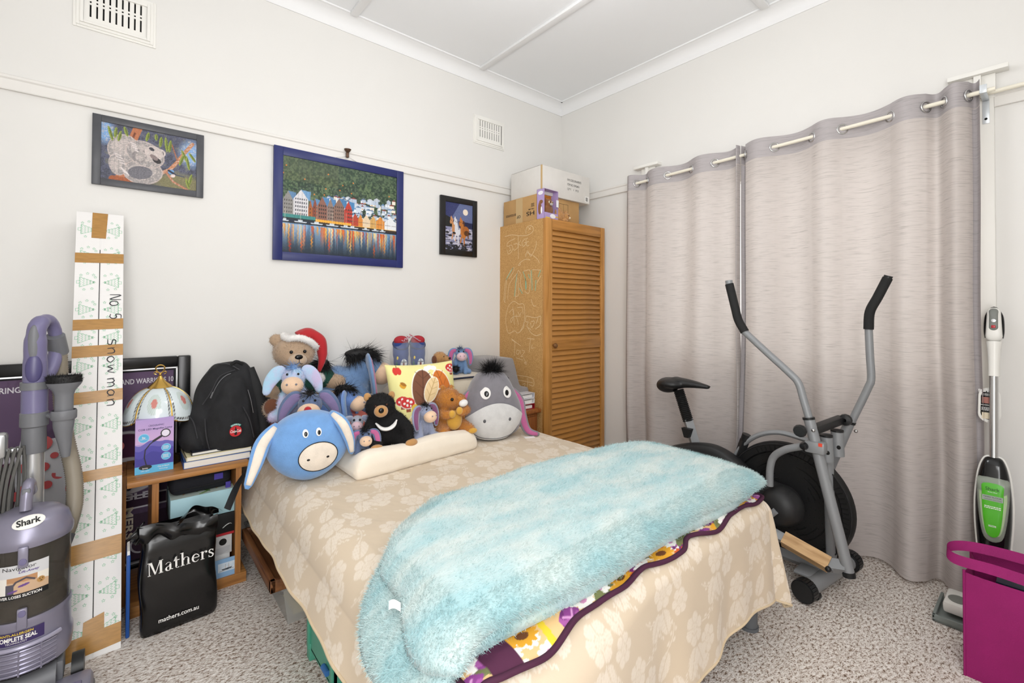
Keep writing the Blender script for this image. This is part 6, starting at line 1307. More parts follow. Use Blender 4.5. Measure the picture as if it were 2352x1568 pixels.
part('crank_arm', MB().tube([E3(-.655, -1.955, .315), E3(-.655, -1.90, .25)], .014, 10), M_GREYP2, ex)
# seat and post
st = MB().ell(E3(-.45, -1.335, .790), (.098, .085, .032)).ell(E3(-.45, -1.30, .775), (.085, .06, .045)); st.tube(smooth_path([E3(-.45, -1.34, .795), E3(-.45, -1.45, .798), E3(-.45, -1.55, .792)], 5), list(np.linspace(.062, .018, 11)), 14, flat=.55)
seat = part('seat', blob(st, .007, 6), mat('black_vinyl_seat', '#1b1b1c', .42, bump=.1, bscale=700), ex)
part('seat_seam', MB().tube(smooth_path([E3(-.545, -1.33, .800), E3(-.50, -1.38, .812), E3(-.47, -1.48, .806)], 5), .0016, 6), M_BLACK, seat)
a_, b_ = Vector(E3(-.45, -1.365, .755)), Vector(E3(-.45, -1.425, .585)); pth = [a_+(b_-a_)*k/36 for k in range(37)]
part('bellows', MB().tube(pth, [.031 if k % 2 else .026 for k in range(37)], 16), mat('black_rubber', '#151515', .6), ex, 20)
part('seat_post', MB().tube([E3(-.45, -1.422, .595), E3(-.45, -1.475, .44)], .030, 4), M_GREYP2, ex, 30); part('post_knob', MB().prism([(-.028, .022), (.028, .022), (.012, -.028), (-.012, -.028)], 0, .03, T(*E3(-.482, -1.445, .535)) @ Rz(-PI/2) @ Rx(PI/2)), M_BLACK, ex)
# tension post and top bar
part('tension_post', MB().tube([E3(-.45, -1.70, .44), E3(-.45, -1.735, .545)], .024, 4), M_SHELL, ex, 30); part('tension_knob', MB().tube([E3(-.45, -1.735, .545), E3(-.45, -1.745, .578)], .021, 12), M_BLACK, ex, 30)
part('top_bar', MB().tube(smooth_path([E3(-.45, -1.66, .40), E3(-.45, -1.72, .51), E3(-.45, -1.80, .585), E3(-.45, -1.90, .62), E3(-.46, -2.02, .612), E3(-.47, -2.10, .60)], 6), .017, 12, flat=.7), M_GREYP2, ex)
part('front_post', MB().tube([E3(-.47, -2.12, .06), E3(-.47, -2.105, .66)], .021, 14), M_GREYP2, ex)
# levers
NX, FX = -.625, -.345
near = [P3(a, b, NX) for a, b in ((1703, 755), (1760, 808), (1815, 858), (1834, 880), (1845, 915), (1860, 966))]
part('lever_sleeve', MB().tube([P3(1858, 960, NX), P3(1950, 1318, NX)], .0215, 16), M_GREYP2, ex); part('sleeve_ring', MB().tube([P3(1857, 958, NX), P3(1858, 963, NX)], .0235, 16), M_BLACK, ex); part('lever_cap', MB().tube([P3(1949, 1312, NX), P3(1951, 1324, NX)], .023, 16), M_BLACK, ex)
part('handlebar', MB().tube(smooth_path(near, 6), .0155, 14), M_GREYP2, ex); part('grip', MB().tube(smooth_path([P3(1675, 652, NX), P3(1688, 705, NX), P3(1696, 735, NX), P3(1711, 762, NX)], 6), .0195, 14), M_GRIP, ex); part('bar_end', MB().tube([P3(1674, 644, NX), P3(1675, 654, NX)], .0165, 14), M_GREYP2, ex)
far = [P3(a, b, FX) for a, b in ((1995, 752), (1998, 815), (2001, 868), (1994, 890), (1965, 950), (1950, 980))]
part('lever_sleeve', MB().tube([P3(1951, 970, FX), P3(1905, 1075, FX), P3(1860, 1178, FX)], .0215, 16), M_GREYP2, ex); part('sleeve_ring', MB().tube([P3(1953, 966, FX), P3(1951, 971, FX)], .0235, 16), M_BLACK, ex)
part('handlebar', MB().tube(smooth_path(far, 6), .0155, 14), M_GREYP2, ex); part('grip', MB().tube(smooth_path([P3(2039, 638, FX), P3(2016, 682, FX), P3(1998, 716, FX), P3(1995, 756, FX)], 6), .0195, 14), M_GRIP, ex); part('bar_end', MB().tube([P3(2041, 633, FX), P3(2038, 640, FX)], .0165, 14), M_BLACK, ex)
# cross pieces
kn = Vector(P3(1840, 988, -.67)); part('monitor_arm', MB().box((0, 0, 0), (.26, .040, .036), .008, T(*(Vector(P3(1900, 975, -.50)))) @ Rz(D(-10)) @ Ry(D(-4))), M_SHELL, ex)
part('clamp_knob', MB().lathe([(0, .03), (.022, .028), (.027, .015), (.024, .0), (.008, -.004), (.008, -.03)], 12, T(*kn) @ Ry(-PI/2)), M_BLACK, ex, 30); part('clamp_knob', MB().lathe([(0, .03), (.022, .028), (.027, .015), (.024, .0), (.008, -.004)], 12, T(*P3(1940, 965, -.40)) @ Ry(PI/2)), M_BLACK, ex, 30)
for a, b, x in ((1900, 1030, -.535), (1925, 1018, -.455)):
    q = Vector(P3(a, b, x)); part('bar_socket', MB().tube([q+Vector((0, 0, -.055)), q+Vector((0, .004, .055))], .0245, 16), M_GREYP2, ex); part('socket_cap', MB().tube([q+Vector((0, .004, .052)), q+Vector((0, .004, .060))], .0255, 16), M_BLACK, ex); part('socket_hole', MB().ell(tuple(q+Vector((-.023, -.008, -.012))), (.004, .008, .009)), M_DARK, ex)
part('lever_clamp', MB().box(P3(1874, 1026, NX-.005), (.052, .075, .050), .008, None), M_GREYP2, ex); part('pivot_bolt', MB().lathe([(0, .016), (.012, .013), (.017, .0), (.017, -.012)], 18, T(*P3(1846, 1024, NX-.035)) @ Ry(-PI/2)), mat('dark_bolt', '#2a2a2c', .25, metal=.6), ex); part('axle', MB().tube([P3(1874, 1026, NX), P3(1905, 1060, FX)], .012, 10), M_GREYP2, ex)
part('red_sticker', MB().box(P3(1884, 1022, NX-.031), (.002, .014, .014), 0, None), mat('sticker_red', '#d8452e', .5), ex)
part('step_link', MB().tube(smooth_path([P3(1768, 1115, -.60), P3(1769, 1075, -.60), P3(1778, 1048, -.60), P3(1805, 1032, -.61), P3(1846, 1024, -.615)], 6), .016, 14), M_GREYP2, ex)
for q, m_ in (((1868, 988), M_STEEL), ((1966, 990), M_STEEL)): part('bolt', MB().ell(P3(q[0], q[1], NX-.02 if q[0] < 1900 else FX-.02), .008, nu=10, nv=6), m_, ex)
# foot arms
fa, fb2 = Vector(P3(1800, 1237, NX)), Vector(P3(1905, 1297, NX)); dr = (fb2-fa).normalized(); part('foot_arm', MB().tube([fa-dr*.20, fb2+dr*.02], .026, 4), M_GREYP2, ex, 30); part('timber_sleeve', MB().tube([fa, fb2], .038, 4), M_PALEWOOD, ex, 30); part('arm_bracket', MB().tube([fb2, Vector(P3(1945, 1303, NX))], .030, 4), M_GREYP2, ex, 30); part('arm_bolt', MB().ell(tuple(fb2+Vector((-.032, -.004, -.004))), .012, nu=12, nv=8), M_BLACK, ex)
# base
bar0, bar1 = Vector(E3(-.735, -2.090, .052)), Vector(E3(-.295, -2.150, .052)); part('front_foot_bar', MB().tube([bar0, bar1], .032, 18), M_GREYP2, ex)
bd_ = (bar1-bar0).normalized()
for p0, s_sign in ((bar0, -1), (bar1, 1)):
    cap_path = [p0+bd_*(s_sign*t) for t in (-.035, .012)]; mbc = MB().tube(cap_path, .041, 24)
    for k in range(24): a = 2*PI*k/24; mbc.box((0, .0425, 0), (.010, .006, .040), 0, T(*((cap_path[0]+cap_path[1])/2)) @ Rz(math.atan2(bd_.y, bd_.x)) @ Ry(PI/2) @ Rz(a))
    part('end_cap', mbc, M_BLACK, ex, 30)
part('caster', MB().tube([E3(-.672, -2.112, .018), E3(-.65, -2.115, .018)], .018, 16), M_BLACK, ex); part('caster_fork', MB().box(E3(-.664, -2.10, .03), (.034, .02, .02), .004, None), M_GREYP2, ex)
part('base_rail', MB().tube([E3(-.50, -2.12, .060), E3(-.47, -1.25, .060)], .026, 4), M_GREYP2, ex, 30); part('rail_plate', MB().box(E3(-.60, -2.06, .075), (.10, .07, .012), .003, None), M_GREYP2, ex)
part('rear_foot_bar', MB().tube([E3(-.68, -1.22, .035), E3(-.25, -1.22, .035)], .032, 16), M_GREYP2, ex)
part('rear_post', MB().tube([E3(-.46, -1.48, .06), E3(-.46, -1.47, .46)], .024, 4), M_GREYP2, ex, 30)

# ------------------------------------------------------------------ floor mop leaning on the right wall
LEAN = D(8.2); mp = thing('floor_mop', 'slim floor mop with green solution bottle leaning on the window wall', 'mop', (-.262, -2.607, .0), rot=(0, LEAN, 0))
def fx_(mb): mb.v = [(v[1], -v[0], v[2]) for v in mb.v]; return mb          # built facing -y, turned to face -x
M_MOPW = mat('pearl_white_plastic', '#e9e7e1', .3); M_MOPG = mat('grey_soft_plastic', '#7b7d78', .5); M_CHR = mat('chrome', '#d0d0d2', .12, metal=1.0); M_GLB = mat('gloss_black', '#0e0e0f', .12)
def rounded(w0, w1, h, n=10): return [(w1/2*math.cos(a), h-w1/2+w1/2*math.sin(a)) for a in [PI*k/n for k in range(n+1)]]+[(w0/2*math.cos(a), w0/2+w0/2*math.sin(a)) for a in [PI+PI*k/n for k in range(n+1)]]
hd = part('handle', fx_(MB().puff([(x, z+1.095) for x, z in rounded(.052, .042, .150)], .026, rings=6, pw=3)), M_MOPW, mp, 60)
part('handle_loop', fx_(MB().tube(smooth_path([(-.022, .0, 1.115), (-.025, .0, 1.15), (-.021, 0, 1.21), (0, 0, 1.243), (.021, 0, 1.21), (.025, 0, 1.15), (.022, 0, 1.115)], 5), .006, 8)), M_GLB, hd); part('control_panel', fx_(MB().puff([(x, z+1.135) for x, z in rounded(.032, .030, .106)], .030, rings=5, pw=4)), M_MOPG, hd, 60)
part('power_button', fx_(MB().lathe([(0, .004), (.007, .003), (.008, 0)], 16, T(0, -.030, 1.185) @ Rx(PI/2))), M_CHR, hd); part('red_button', fx_(MB().box((0, -.030, 1.160), (.013, .005, .012), .002, None)), mat('button_red', '#b0202a', .3), hd)
part('neck', fx_(MB().lathe([(.024, 1.10), (.020, 1.06), (.0175, 1.0), (.0175, .955), (0, .955)], 18)), M_MOPW, mp); part('steel_tube', MB().tube([(0, 0, .54), (0, 0, .96)], .0135, 18), M_STEEL, mp)
tg = part('hang_tag', fx_(MB().puff([(x-.014, z+.735) for x, z in rounded(.068, .066, .145)], .003, rings=3, pw=6, M=T(0, .022, 0))), M_MOPW, mp); part('tag_panel', fx_(MB().puff([(x-.014, z+.741) for x, z in rounded(.058, .056, .133)], .0032, rings=3, pw=6, M=T(0, .0212, 0))), M_GLB, tg); part('tag_stripe', fx_(MB().bx(-.042, .014, .0175, .0178, .806, .808)), M_MOPW, tg)
for z, c in ((.826, '#a86a5e'), (.762, '#d9cbb0')): part('tag_picture', fx_(MB().bx(-.036, -.012, .0172, .0178, z-.012, z+.014)), mat('tag_pic_%s' % c[1:], c, .5), tg)
text('Shark', M_WTXT, tg, T(0.0, 0, 0) @ T(.0172, .030, .866) @ FACE_NEG_X, w=.034, bold=.03)
marks(tg, T(.0172, .014, .853) @ FACE_NEG_X, .046, 2, M_WTXT, .0025, 7); marks(tg, T(.0172, .014, .796) @ FACE_NEG_X, .046, 3, M_WTXT, .0025, 8)
bo = [(-.018, .58), (.018, .58), (.032, .56), (.042, .52), (.048, .47), (.052, .40), (.051, .32), (.046, .24), (.040, .16), (.036, .10), (-.036, .10), (-.040, .16), (-.046, .24), (-.051, .32), (-.052, .40), (-.048, .47), (-.042, .52), (-.032, .56)]
part('body_shell', fx_(MB().puff([(p.x, p.y) for p in smooth_path([(a, b, 0) for a, b in bo], 3, True)], .038, c=(0, .36), rings=8, pw=3)), M_GLB, mp, 60); part('body_trim', fx_(MB().tube([(p.x*1.02, .004, p.y) for p in smooth_path([(a, b, 0) for a, b in bo], 3, True)], .005, 8, closed=True)), M_MOPW, mp)
bt_ = [(-.040, .500), (.040, .500), (.046, .46), (.045, .40), (.038, .32), (.026, .262), (0, .245), (-.026, .262), (-.038, .32), (-.045, .40), (-.046, .46)]
bs = [(p.x, p.y) for p in smooth_path([(a, b, 0) for a, b in bt_], 3, True)]
bottle = part('solution_bottle', fx_(MB().puff(bs, .030, c=(0, .38), rings=8, pw=3, M=T(0, -.022, 0))), clear_plastic('pale_bottle_plastic', '#dfe9d8', .35), mp, 60); part('green_liquid', fx_(MB().puff([(x*.88, .375+(min(z, .452)-.375)*.92) for x, z in bs], .024, c=(0, .36), rings=6, pw=3, M=T(0, -.020, 0))), mat('lime_liquid', '#b9dd8c', .2), bottle, 60)
lbp = [(x*.66, .385+(z-.385)*.80) for x, z in bs]; part('green_label', fx_(MB().puff(lbp, .003, c=(0, .38), rings=3, pw=6, M=T(0, -.051, 0))), mat('label_green', '#4fae26', .35), bottle)
part('label_band', fx_(MB().bx(-.029, .029, -.0548, -.0540, .412, .432)), mat('label_grey', '#9aa39a', .4), bottle)
for s, z, w, m_ in (('Shark', .458, .040, mat('dark_green_ink', '#1f4a1c', .4)), ('Sonic Duo', .446, .026, M_WTXT), ('HARD FLOOR', .426, .050, mat('label_ink', '#22301f', .4)), ('CLEANING SOLUTION', .417, .050, MATS['label_ink'])): text(s, m_, bottle, T(-.0552, 0, z) @ FACE_NEG_X, w=w)
marks(bottle, T(-.0552, 0, .390) @ FACE_NEG_X, .046, 2, M_WTXT, .003, 2); marks(bottle, T(-.0552, 0, .318) @ FACE_NEG_X, .022, 2, M_WTXT, .002, 4)
part('badge', fx_(MB().ell((0, -.037, .212), (.028, .006, .012))), M_CHR, mp); text('Shark', M_GLB, mp, T(-.0435, 0, .212) @ FACE_NEG_X, w=.038, bold=.03)
for _c in mp.children:
    if _c.name.split('.')[0] in ('body_shell', 'body_trim', 'solution_bottle', 'badge', 'lettering'): _c.location.z += .045
    if _c.name.startswith('hang_tag'): _c.location.z += .026
part('head_joint', MB().tube([(-.01, 0, .06), (0, 0, .17)], .024, 14), M_GLB, mp)
inv = Euler((0, LEAN, 0)).to_matrix().to_4x4().inverted()
head = part('mop_head', MB().bx(-.155, -.01, -.17, .13, .030, .072, .010).bx(-.12, -.03, -.05, .05, .07, .10, .01), M_MOPW, mp, M=inv); part('head_panel', MB().bx(-.162, -.157, -.04, .06, .035, .06, .002).ell((-.10, .09, .073), (.035, .03, .004)), M_MOPG, head)
tr_ = part('base_tray', MB().bx(-.20, .02, -.21, .155, .002, .012, .002).bx(-.20, -.19, -.21, .155, .002, .028, .002).bx(-.20, .02, .145, .155, .002, .028, .002), mat('slate_tray', '#7d8480', .5), mp, M=inv)

# ------------------------------------------------------------------ magenta carry bag
M_MAG = mat('magenta_nonwoven', '#8f1160', .75, bump=.4, bscale=700, var=.06, vscale=10); mbag = thing('carry_bag', 'magenta fabric carry bag standing on the carpet beside the mop', 'bag', (-.64, -2.76, 0))
def mb_wall(pts, h, n=16, m=12, out=.0):
    def f(u, v): a = Vector(pts[0]).lerp(Vector(pts[1]), u); k = math.sin(u*PI); w = .006*math.sin(v*7+u*9)*k; nx, ny = (pts[1][1]-pts[0][1]), -(pts[1][0]-pts[0][0]); L_ = math.hypot(nx, ny); return (a.x+nx/L_*(w+out*k*math.sin(v*PI*.8)), a.y+ny/L_*(w+out*k*math.sin(v*PI*.8)), v*(h+.006*math.sin(u*6)))
    return MB().grid(f, n, m)
c_ = [(-.10, .19), (-.10, -.20), (.10, -.20), (.10, .19)]
for k, (a, b, o) in enumerate(((c_[1], c_[0], -.010), (c_[2], c_[1], .0), (c_[3], c_[2], .008), (c_[0], c_[3], .02))):
    pnl = part('side_panel', mb_wall([(*a, 0), (*b, 0)], .345 if k != 2 else .36, out=o), M_MAG, mbag, 180)
part('base', MB().bx(-.10, .10, -.20, .19, 0, .004), M_MAG, mbag)
for x, y in ((-.10, .19), (.10, .19), (-.10, -.20)): part('seam_binding', MB().tube([(x, y, 0), (x+.002, y, .18), (x, y, .35)], .004, 6), M_MAG, mbag)
def band(pts, w, name):
    path = smooth_path(pts, 6); vs = []; fs = []
    for p in path: vs += [p+Vector((-.25*w, 0, -w/2)), p+Vector((.25*w, 0, w/2))]
    part(name, MB().add(vs, [(2*i, 2*i+1, 2*i+3, 2*i+2) for i in range(len(path)-1)]), M_MAG, mbag, 180)
band([(-.104, -.16, .325), (-.112, -.06, .368), (-.10, .10, .378), (-.085, .215, .372), (-.03, .235, .385), (.02, .17, .392), (.03, .02, .392), (.02, -.12, .37), (.0, -.2, .33)], .030, 'handle')
part('contents_box', MB().bx(-.05, .085, -.15, .12, .02, .325, .004), mat('navy_packaging', '#141c2e', .3), mbag); part('contents_jar', MB().lathe([(0, .02), (.035, .02), (.035, .27), (.03, .285), (0, .285)], 18, T(-.062, .10, 0)), mat('amber_jar', '#5e4a38', .15, coat=.5), mbag); part('contents_wrap', blob(MB().ell((-.04, -.02, .28), (.05, .06, .035)).ell((-.03, -.10, .29), (.04, .06, .04)), .008, 3), mat('dark_wrap', '#1a1a1d', .2), mbag)

# ------------------------------------------------------------------ upright vacuum cleaner
vc = thing('vacuum_cleaner', 'lavender and grey upright vacuum cleaner with hose and dust bin', 'vacuum cleaner', (-3.118, -.730, 0))
VO = Vector((-3.118, -.730, 0))
def VP(px, py, y): q = wb(px, py, y); return tuple(q-VO)
def Vz(py, px=75, y=-.88): return wb(px, py, y).z
M_LAV = mat('lavender_metallic', '#8d8a9c', .3, metal=.35); M_LAV2 = mat('lavender_plastic', '#726d8e', .32); M_GRV = mat('graphite_plastic', '#6f7074', .45); M_BIN = clear_plastic('smoked_bin', '#4a453f', .72); M_DUST = mat('dust_grey', '#5f564a', .95, var=.3, vscale=20); M_SILV = mat('silver_tube', '#b8b9ba', .3, metal=.7); M_HOSE = mat('hose_grey_brown', '#8a8172', .5)
def oval(z0, z1, rx, ry, n=40, x=0, y=0, bev=.004): return MB().lathe([(0, z0), (1-.02, z0), (1, z0+bev), (1, z1-bev), (1-.02, z1), (0, z1)], n, T(x, y, 0) @ Matrix.Diagonal((rx, ry, 1, 1)))
zl0, zl1 = .475, .600
lid = MB().lathe([(1.0, zl0), (1.02, zl0+.01), (1.02, zl0+.022), (.985, zl0+.030), (.90, zl0+.062), (.72, zl0+.080), (.40, zl0+.092), (0, zl0+.095)], 44, Matrix.Diagonal((.120, .118, 1, 1))); part('bin_lid', lid, M_LAV, vc, 50)
bin_ = part('dust_bin', MB().lathe([(1.0, .265), (1.0, zl0)], 44, Matrix.Diagonal((.115, .113, 1, 1))), M_BIN, vc); part('bin_filter', MB().lathe([(0, .30), (.045, .30), (.06, .42), (.06, zl0), (0, zl0)], 24), mat('filter_dark', '#2d2a28', .8), bin_); part('dust', oval(.268, .31, .105, .103), M_DUST, bin_)
base = part('motor_base', MB().lathe([(.9, .105), (1.02, .115), (1.06, .15), (1.06, .175), (1.01, .185), (1.0, .255), (1.02, .262), (1.0, .27), (0, .27)], 44, Matrix.Diagonal((.118, .117, 1, 1))), M_LAV, vc, 40)
def curved(cx, cz, R=.1185): return lambda c: (R*math.sin((c.x)/R), -R*math.cos(c.x/R)*1.0+(c.y*0), c.z)
def cyl_warp(R):
    def f(V):
        V = V.copy(); a = V[:, 0]/R; o = -V[:, 1]; V[:, 0] = (R+o)*np.sin(a); V[:, 1] = -(R+o)*np.cos(a); return V
    return f
def ctext(s, m, x, z, w, h, R, shear=0, bold=0.0, parent=None, rot=0.0): return text(s, m, parent or vc, T(x, 0, z) @ FACE_NEG_Y @ Rz(rot), w=w, h=h, shear=shear, bold=bold, warp=lambda c: (R*math.sin(c.x/R), -R*math.cos(c.x/R), c.z))
# front label on the bin
plb = Paint(110, 80, '#cfcfd1'); plb.rect(0, .36, 1, .84, '#c9a98a'); plb.rect(0, .36, .30, .84, '#e6e2da'); plb.poly([(.3, .36), (1, .36), (1, .55), (.3, .50)], '#b98a62'); plb.poly([(.8, .36), (1, .36), (1, .6), (.8, .55)], '#e3ddd2'); plb.line([(.30, .80), (.45, .50), (.62, .42), (.75, .52)], .05, '#4a4650'); plb.rect(.28, .55, .42, .84, '#55525c'); plb.ell(.58, .62, .10, .035, '#6a4a8c', -.2); plb.ell(.40, .76, .09, .03, '#6a4a8c', -.2); plb.ell(.86, .60, .07, .09, '#b58a52'); plb.ell(.84, .58, .012, .015, '#2a1d12'); plb.ell(.89, .58, .012, .015, '#2a1d12'); plb.ell(.865, .64, .018, .016, '#2a1d12'); plb.rect(0, .84, 1, 1, '#1b1b1d')
lab = plb.sheet('bin_label', .150, .098, print_mat('label_print', .3), vc, T(-.010, -.0016, .385) @ FACE_NEG_Y, cyl_warp(.115))
ctext('Navigator', M_INK, -.010, .423, .085, .014, .1172, parent=lab); ctext('Lift-Away', mat('purple_ink', '#5a3f86', .5), .015, .411, .052, .009, .1172, .2, .02, lab); ctext('NEVER LOSES SUCTION', M_WTXT, -.012, .3435, .120, .008, .1172, 0, .02, lab)
pcs = Paint(90, 24, '#3b2f5e'); sl2 = pcs.sheet('seal_label', .140, .036, MATS['label_print'], vc, T(-.014, -.0016, .225) @ FACE_NEG_Y, cyl_warp(.118)); ctext('ANTI-ALLERGEN', mat('ink_yellow', '#e0c33a', .5), -.014, .237, .085, .007, .1202, 0, .02, sl2); ctext('COMPLETE SEAL', M_WTXT, -.014, .224, .105, .0125, .1202, 0, .03, sl2); ctext('TECHNOLOGY', M_WTXT, -.014, .213, .055, .005, .1202, 0, .0, sl2)
# latches
for z in (.455, .278):
    lt = part('latch', MB().box((0, -.122, z), (.026, .012, .060), .004, None), M_LAV, vc); part('latch_button', MB().lathe([(0, .003), (.009, .002), (.010, 0)], 20, T(0, -.128, z-.012 if z > .4 else z+.016) @ Rx(PI/2)), M_LAV2, lt)
# grill
for k in range(6):
    z = .122+.0125*k; part('grill_slat', MB().tube([(.1235*math.sin(a), -.1235*math.cos(a), z) for a in np.linspace(-.95, .75, 18)], .0036, 6), M_LAV, vc)
for a in (-.5, -.05, .4): part('grill_bar', MB().tube([(.125*math.sin(a), -.125*math.cos(a), .115), (.125*math.sin(a), -.125*math.cos(a), .192)], .0028, 6), M_LAV, vc)
part('grill_frame', MB().tube([(.126*math.sin(a), -.126*math.cos(a), .197) for a in np.linspace(-1.1, .85, 20)], .0065, 8), mat('pale_lavender', '#a9a6ba', .3, metal=.3), vc); part('grill_back', MB().lathe([(1.0, .112), (1.0, .196)], 24, Matrix.Diagonal((.1195, .1195, 1, 1)), -PI*.82, -PI*.25), M_DARK, vc)
# lid badge and carry handle
bd2 = part('lid_badge', MB().ell((0, 0, 0), (.042, .021, .003), T(.010, -.098, zl0+.073) @ Rx(D(52)) @ Rz(D(6))), M_MOPW, vc); text('Shark', M_INK, bd2, T(.010, -.1005, zl0+.0755) @ Rx(D(52)) @ Rz(D(6)), w=.062, bold=.03)
part('carry_handle', MB().tube(smooth_path([(-.005, -.045, zl0+.095), (-.002, -.035, zl0+.15), (.0, .0, zl0+.165), (.0, .05, zl0+.13)], 6), .017, 12), M_LAV, vc); part('handle_pad', MB().box((-.003, -.048, zl0+.135), (.022, .010, .05), .004, Matrix()), M_GRV, vc)
for _c in vc.children: _c.location.z += .036; _c.scale = (.83, .83, 1)       # the bin unit sits above the floor head
# wand, grip loop
ty = .075; wx = .0
def zpy(py): return wb(70, py, -.69).z
part('wand', MB().tube([(wx, ty, .45), (wx, ty, zpy(1030))], .0255, 20), M_SILV, vc); part('wand_collar', MB().lathe([(.028, zpy(1045)), (.030, zpy(1040)), (.0285, zpy(985)), (.034, zpy(982)), (.034, zpy(952)), (.031, zpy(950))], 24, T(wx, ty, 0)), M_GRV, vc); part('grip_sleeve', MB().tube([(wx, ty, zpy(955)), (wx, ty, zpy(890))], .0315, 20), M_LAV2, vc); part('grip_ring', MB().tube([(wx, ty, zpy(897)), (wx, ty, zpy(880))], .0345, 20), M_GRV, vc)
z0g = zpy(885); part('grip_body', blob(MB().tube(smooth_path([(wx, ty, z0g), (wx, ty, z0g+.07), (wx, ty-.004, z0g+.13), (wx+.004, ty, z0g+.185), (wx+.022, ty+.04, z0g+.205), (wx+.036, ty+.075, z0g+.17), (wx+.040, ty+.085, z0g+.10), (wx+.026, ty+.05, z0g+.03), (wx, ty+.01, z0g)], 5), [.030]*6+[.028]*6+[.024]*6+[.019]*14+[.022]*6+[.026]*3, 14), .006, 3), M_LAV2, vc)
part('grip_inlay', MB().ell((wx-.002, ty-.022, z0g+.13), (.015, .010, .06)), M_GRV, vc); part('grip_panel', MB().ell((wx-.001, ty-.026, z0g+.05), (.020, .008, .045)), mat('deep_lavender', '#4d4870', .3), vc)
# hose with ridges
hp = smooth_path([(.045, .165, z0g+.12), (.050, .17, z0g+.02), (.058, .165, z0g-.10), (.070, .14, z0g-.20), (.092, .10, z0g-.31), (.098, .07, z0g-.40), (.088, .045, z0g-.46), (.074, .02, z0g-.50)], 30)
part('hose', MB().tube(hp, [.0235 if k % 2 else .0205 for k in range(len(hp))], 14), M_HOSE, vc, 180); part('hose_cuff', MB().tube([(.078, .026, z0g-.485), (.056, -.012, z0g-.55)], .027, 16), mat('dark_cuff', '#4a4b4e', .45), vc); part('hose_top_cuff', MB().tube([(.038, .14, z0g+.15), (.047, .17, z0g+.09)], .026, 14), M_GRV, vc)
# dusting brush and crevice tool clipped to the wand
bx0 = .070; by0 = .045; fz = zpy(955)
tool = part('tool_clip', MB().lathe([(.030, fz-.022), (.032, fz-.018), (.032, fz+.004), (.030, fz+.008)], 24, T(bx0, by0, 0)).tube([(.03, ty-.01, fz-.008), (bx0-.028, by0, fz-.008)], .008, 8), M_GRV, vc)
part('dusting_brush', MB().lathe([(.027, fz), (.027, fz+.055), (.032, fz+.070), (.048, fz+.090), (.052, fz+.098)], 28, T(bx0, by0, 0) @ Matrix.Diagonal((.85, .7, 1, 1))), M_GRV, tool); br = MB().lathe([(.049, fz+.096), (.050, fz+.118), (.040, fz+.118), (.039, fz+.096)], 28, T(bx0, by0, 0) @ Matrix.Diagonal((.85, .7, 1, 1))).mesh('b', 40); part('bristles', br, M_MANE, tool); fur('bristle_tips', br, 900, .010, .0012, M_MANE, tool, 3, -1.0, .2)
part('crevice_tool', MB().tube(smooth_path([(bx0, by0, fz-.018), (bx0, by0, fz-.06), (bx0+.004, by0, fz-.11), (bx0+.006, by0, fz-.145)], 4), [.027, .0265, .026, .025, .023, .021, .019, .017, .0155, .014, .013, .012, .010], 16), M_GRV, tool)
# cord on its hooks
ck = zpy(1015); part('cord_hook', MB().box((-.068, ty-.03, ck), (.028, .05, .075), .01, None), M_SILV, vc); part('cord_hook_arm', MB().tube([(-.03, ty-.03, ck-.02), (-.068, ty-.03, ck-.02)], .008, 8), M_SILV, vc)
M_CORD = mat('grey_cord', '#5b5a57', .5)
for k in range(5):
    x = -.078+.013*k; part('power_cord', MB().tube(smooth_path([(x+.004, ty-.045, ck-.012), (x-.004-.003*k, ty-.062, ck-.13), (x-.018, ty-.06, ck-.28), (x-.022+.006*k, ty-.045, ck-.40), (x-.01, ty-.03, ck-.38), (x+.004, ty-.02, ck-.25), (x+.010, ty-.02, ck-.10), (x+.006, ty-.03, ck-.01)], 5), .0042, 7), M_CORD, vc)
part('cord_plug', MB().tube([(-.028, ty-.05, ck-.20), (-.03, ty-.05, ck-.26)], .013, 10), mat('plug_black', '#232427', .5), vc)
# floor head
fh = part('floor_head', MB().bx(-.155, .155, -.235, -.02, .004, .062, .018), M_LAV, vc); part('head_bumper', MB().bx(-.158, .158, -.238, -.02, .004, .022, .006), M_GRV, fh); part('neck_joint', MB().tube([(-.07, -.03, .08), (.07, -.03, .08)], .045, 18), M_GRV, fh); part('head_lid', MB().bx(-.11, .13, -.20, -.09, .060, .070, .004), M_LAV2, fh)
for sx in (-1, 1): part('wheel', MB().tube([(sx*.10, .03, .045), (sx*.13, .03, .045)], .045, 22), M_BLACK, fh)
for sx in (-1, 1): part('neck_post', MB().bx(sx*.070-.015, sx*.070+.015, -.04, .03, .06, .12, .006), M_GRV, fh)
# dark case at the picture's edge, behind the vacuum
dk = thing('storage_case', 'black hard case standing by the wall behind the vacuum cleaner', 'case', (-3.33, -.42, 0)); part('case_shell', MB().bx(-.10, .115, -.06, .06, 0, .66, .02), M_SHELL, dk); part('case_handle', MB().tube(smooth_path([(-.02, -.065, .60), (-.02, -.09, .58), (-.02, -.09, .50), (-.02, -.065, .48)], 4), .008, 8), M_BLACK, dk)
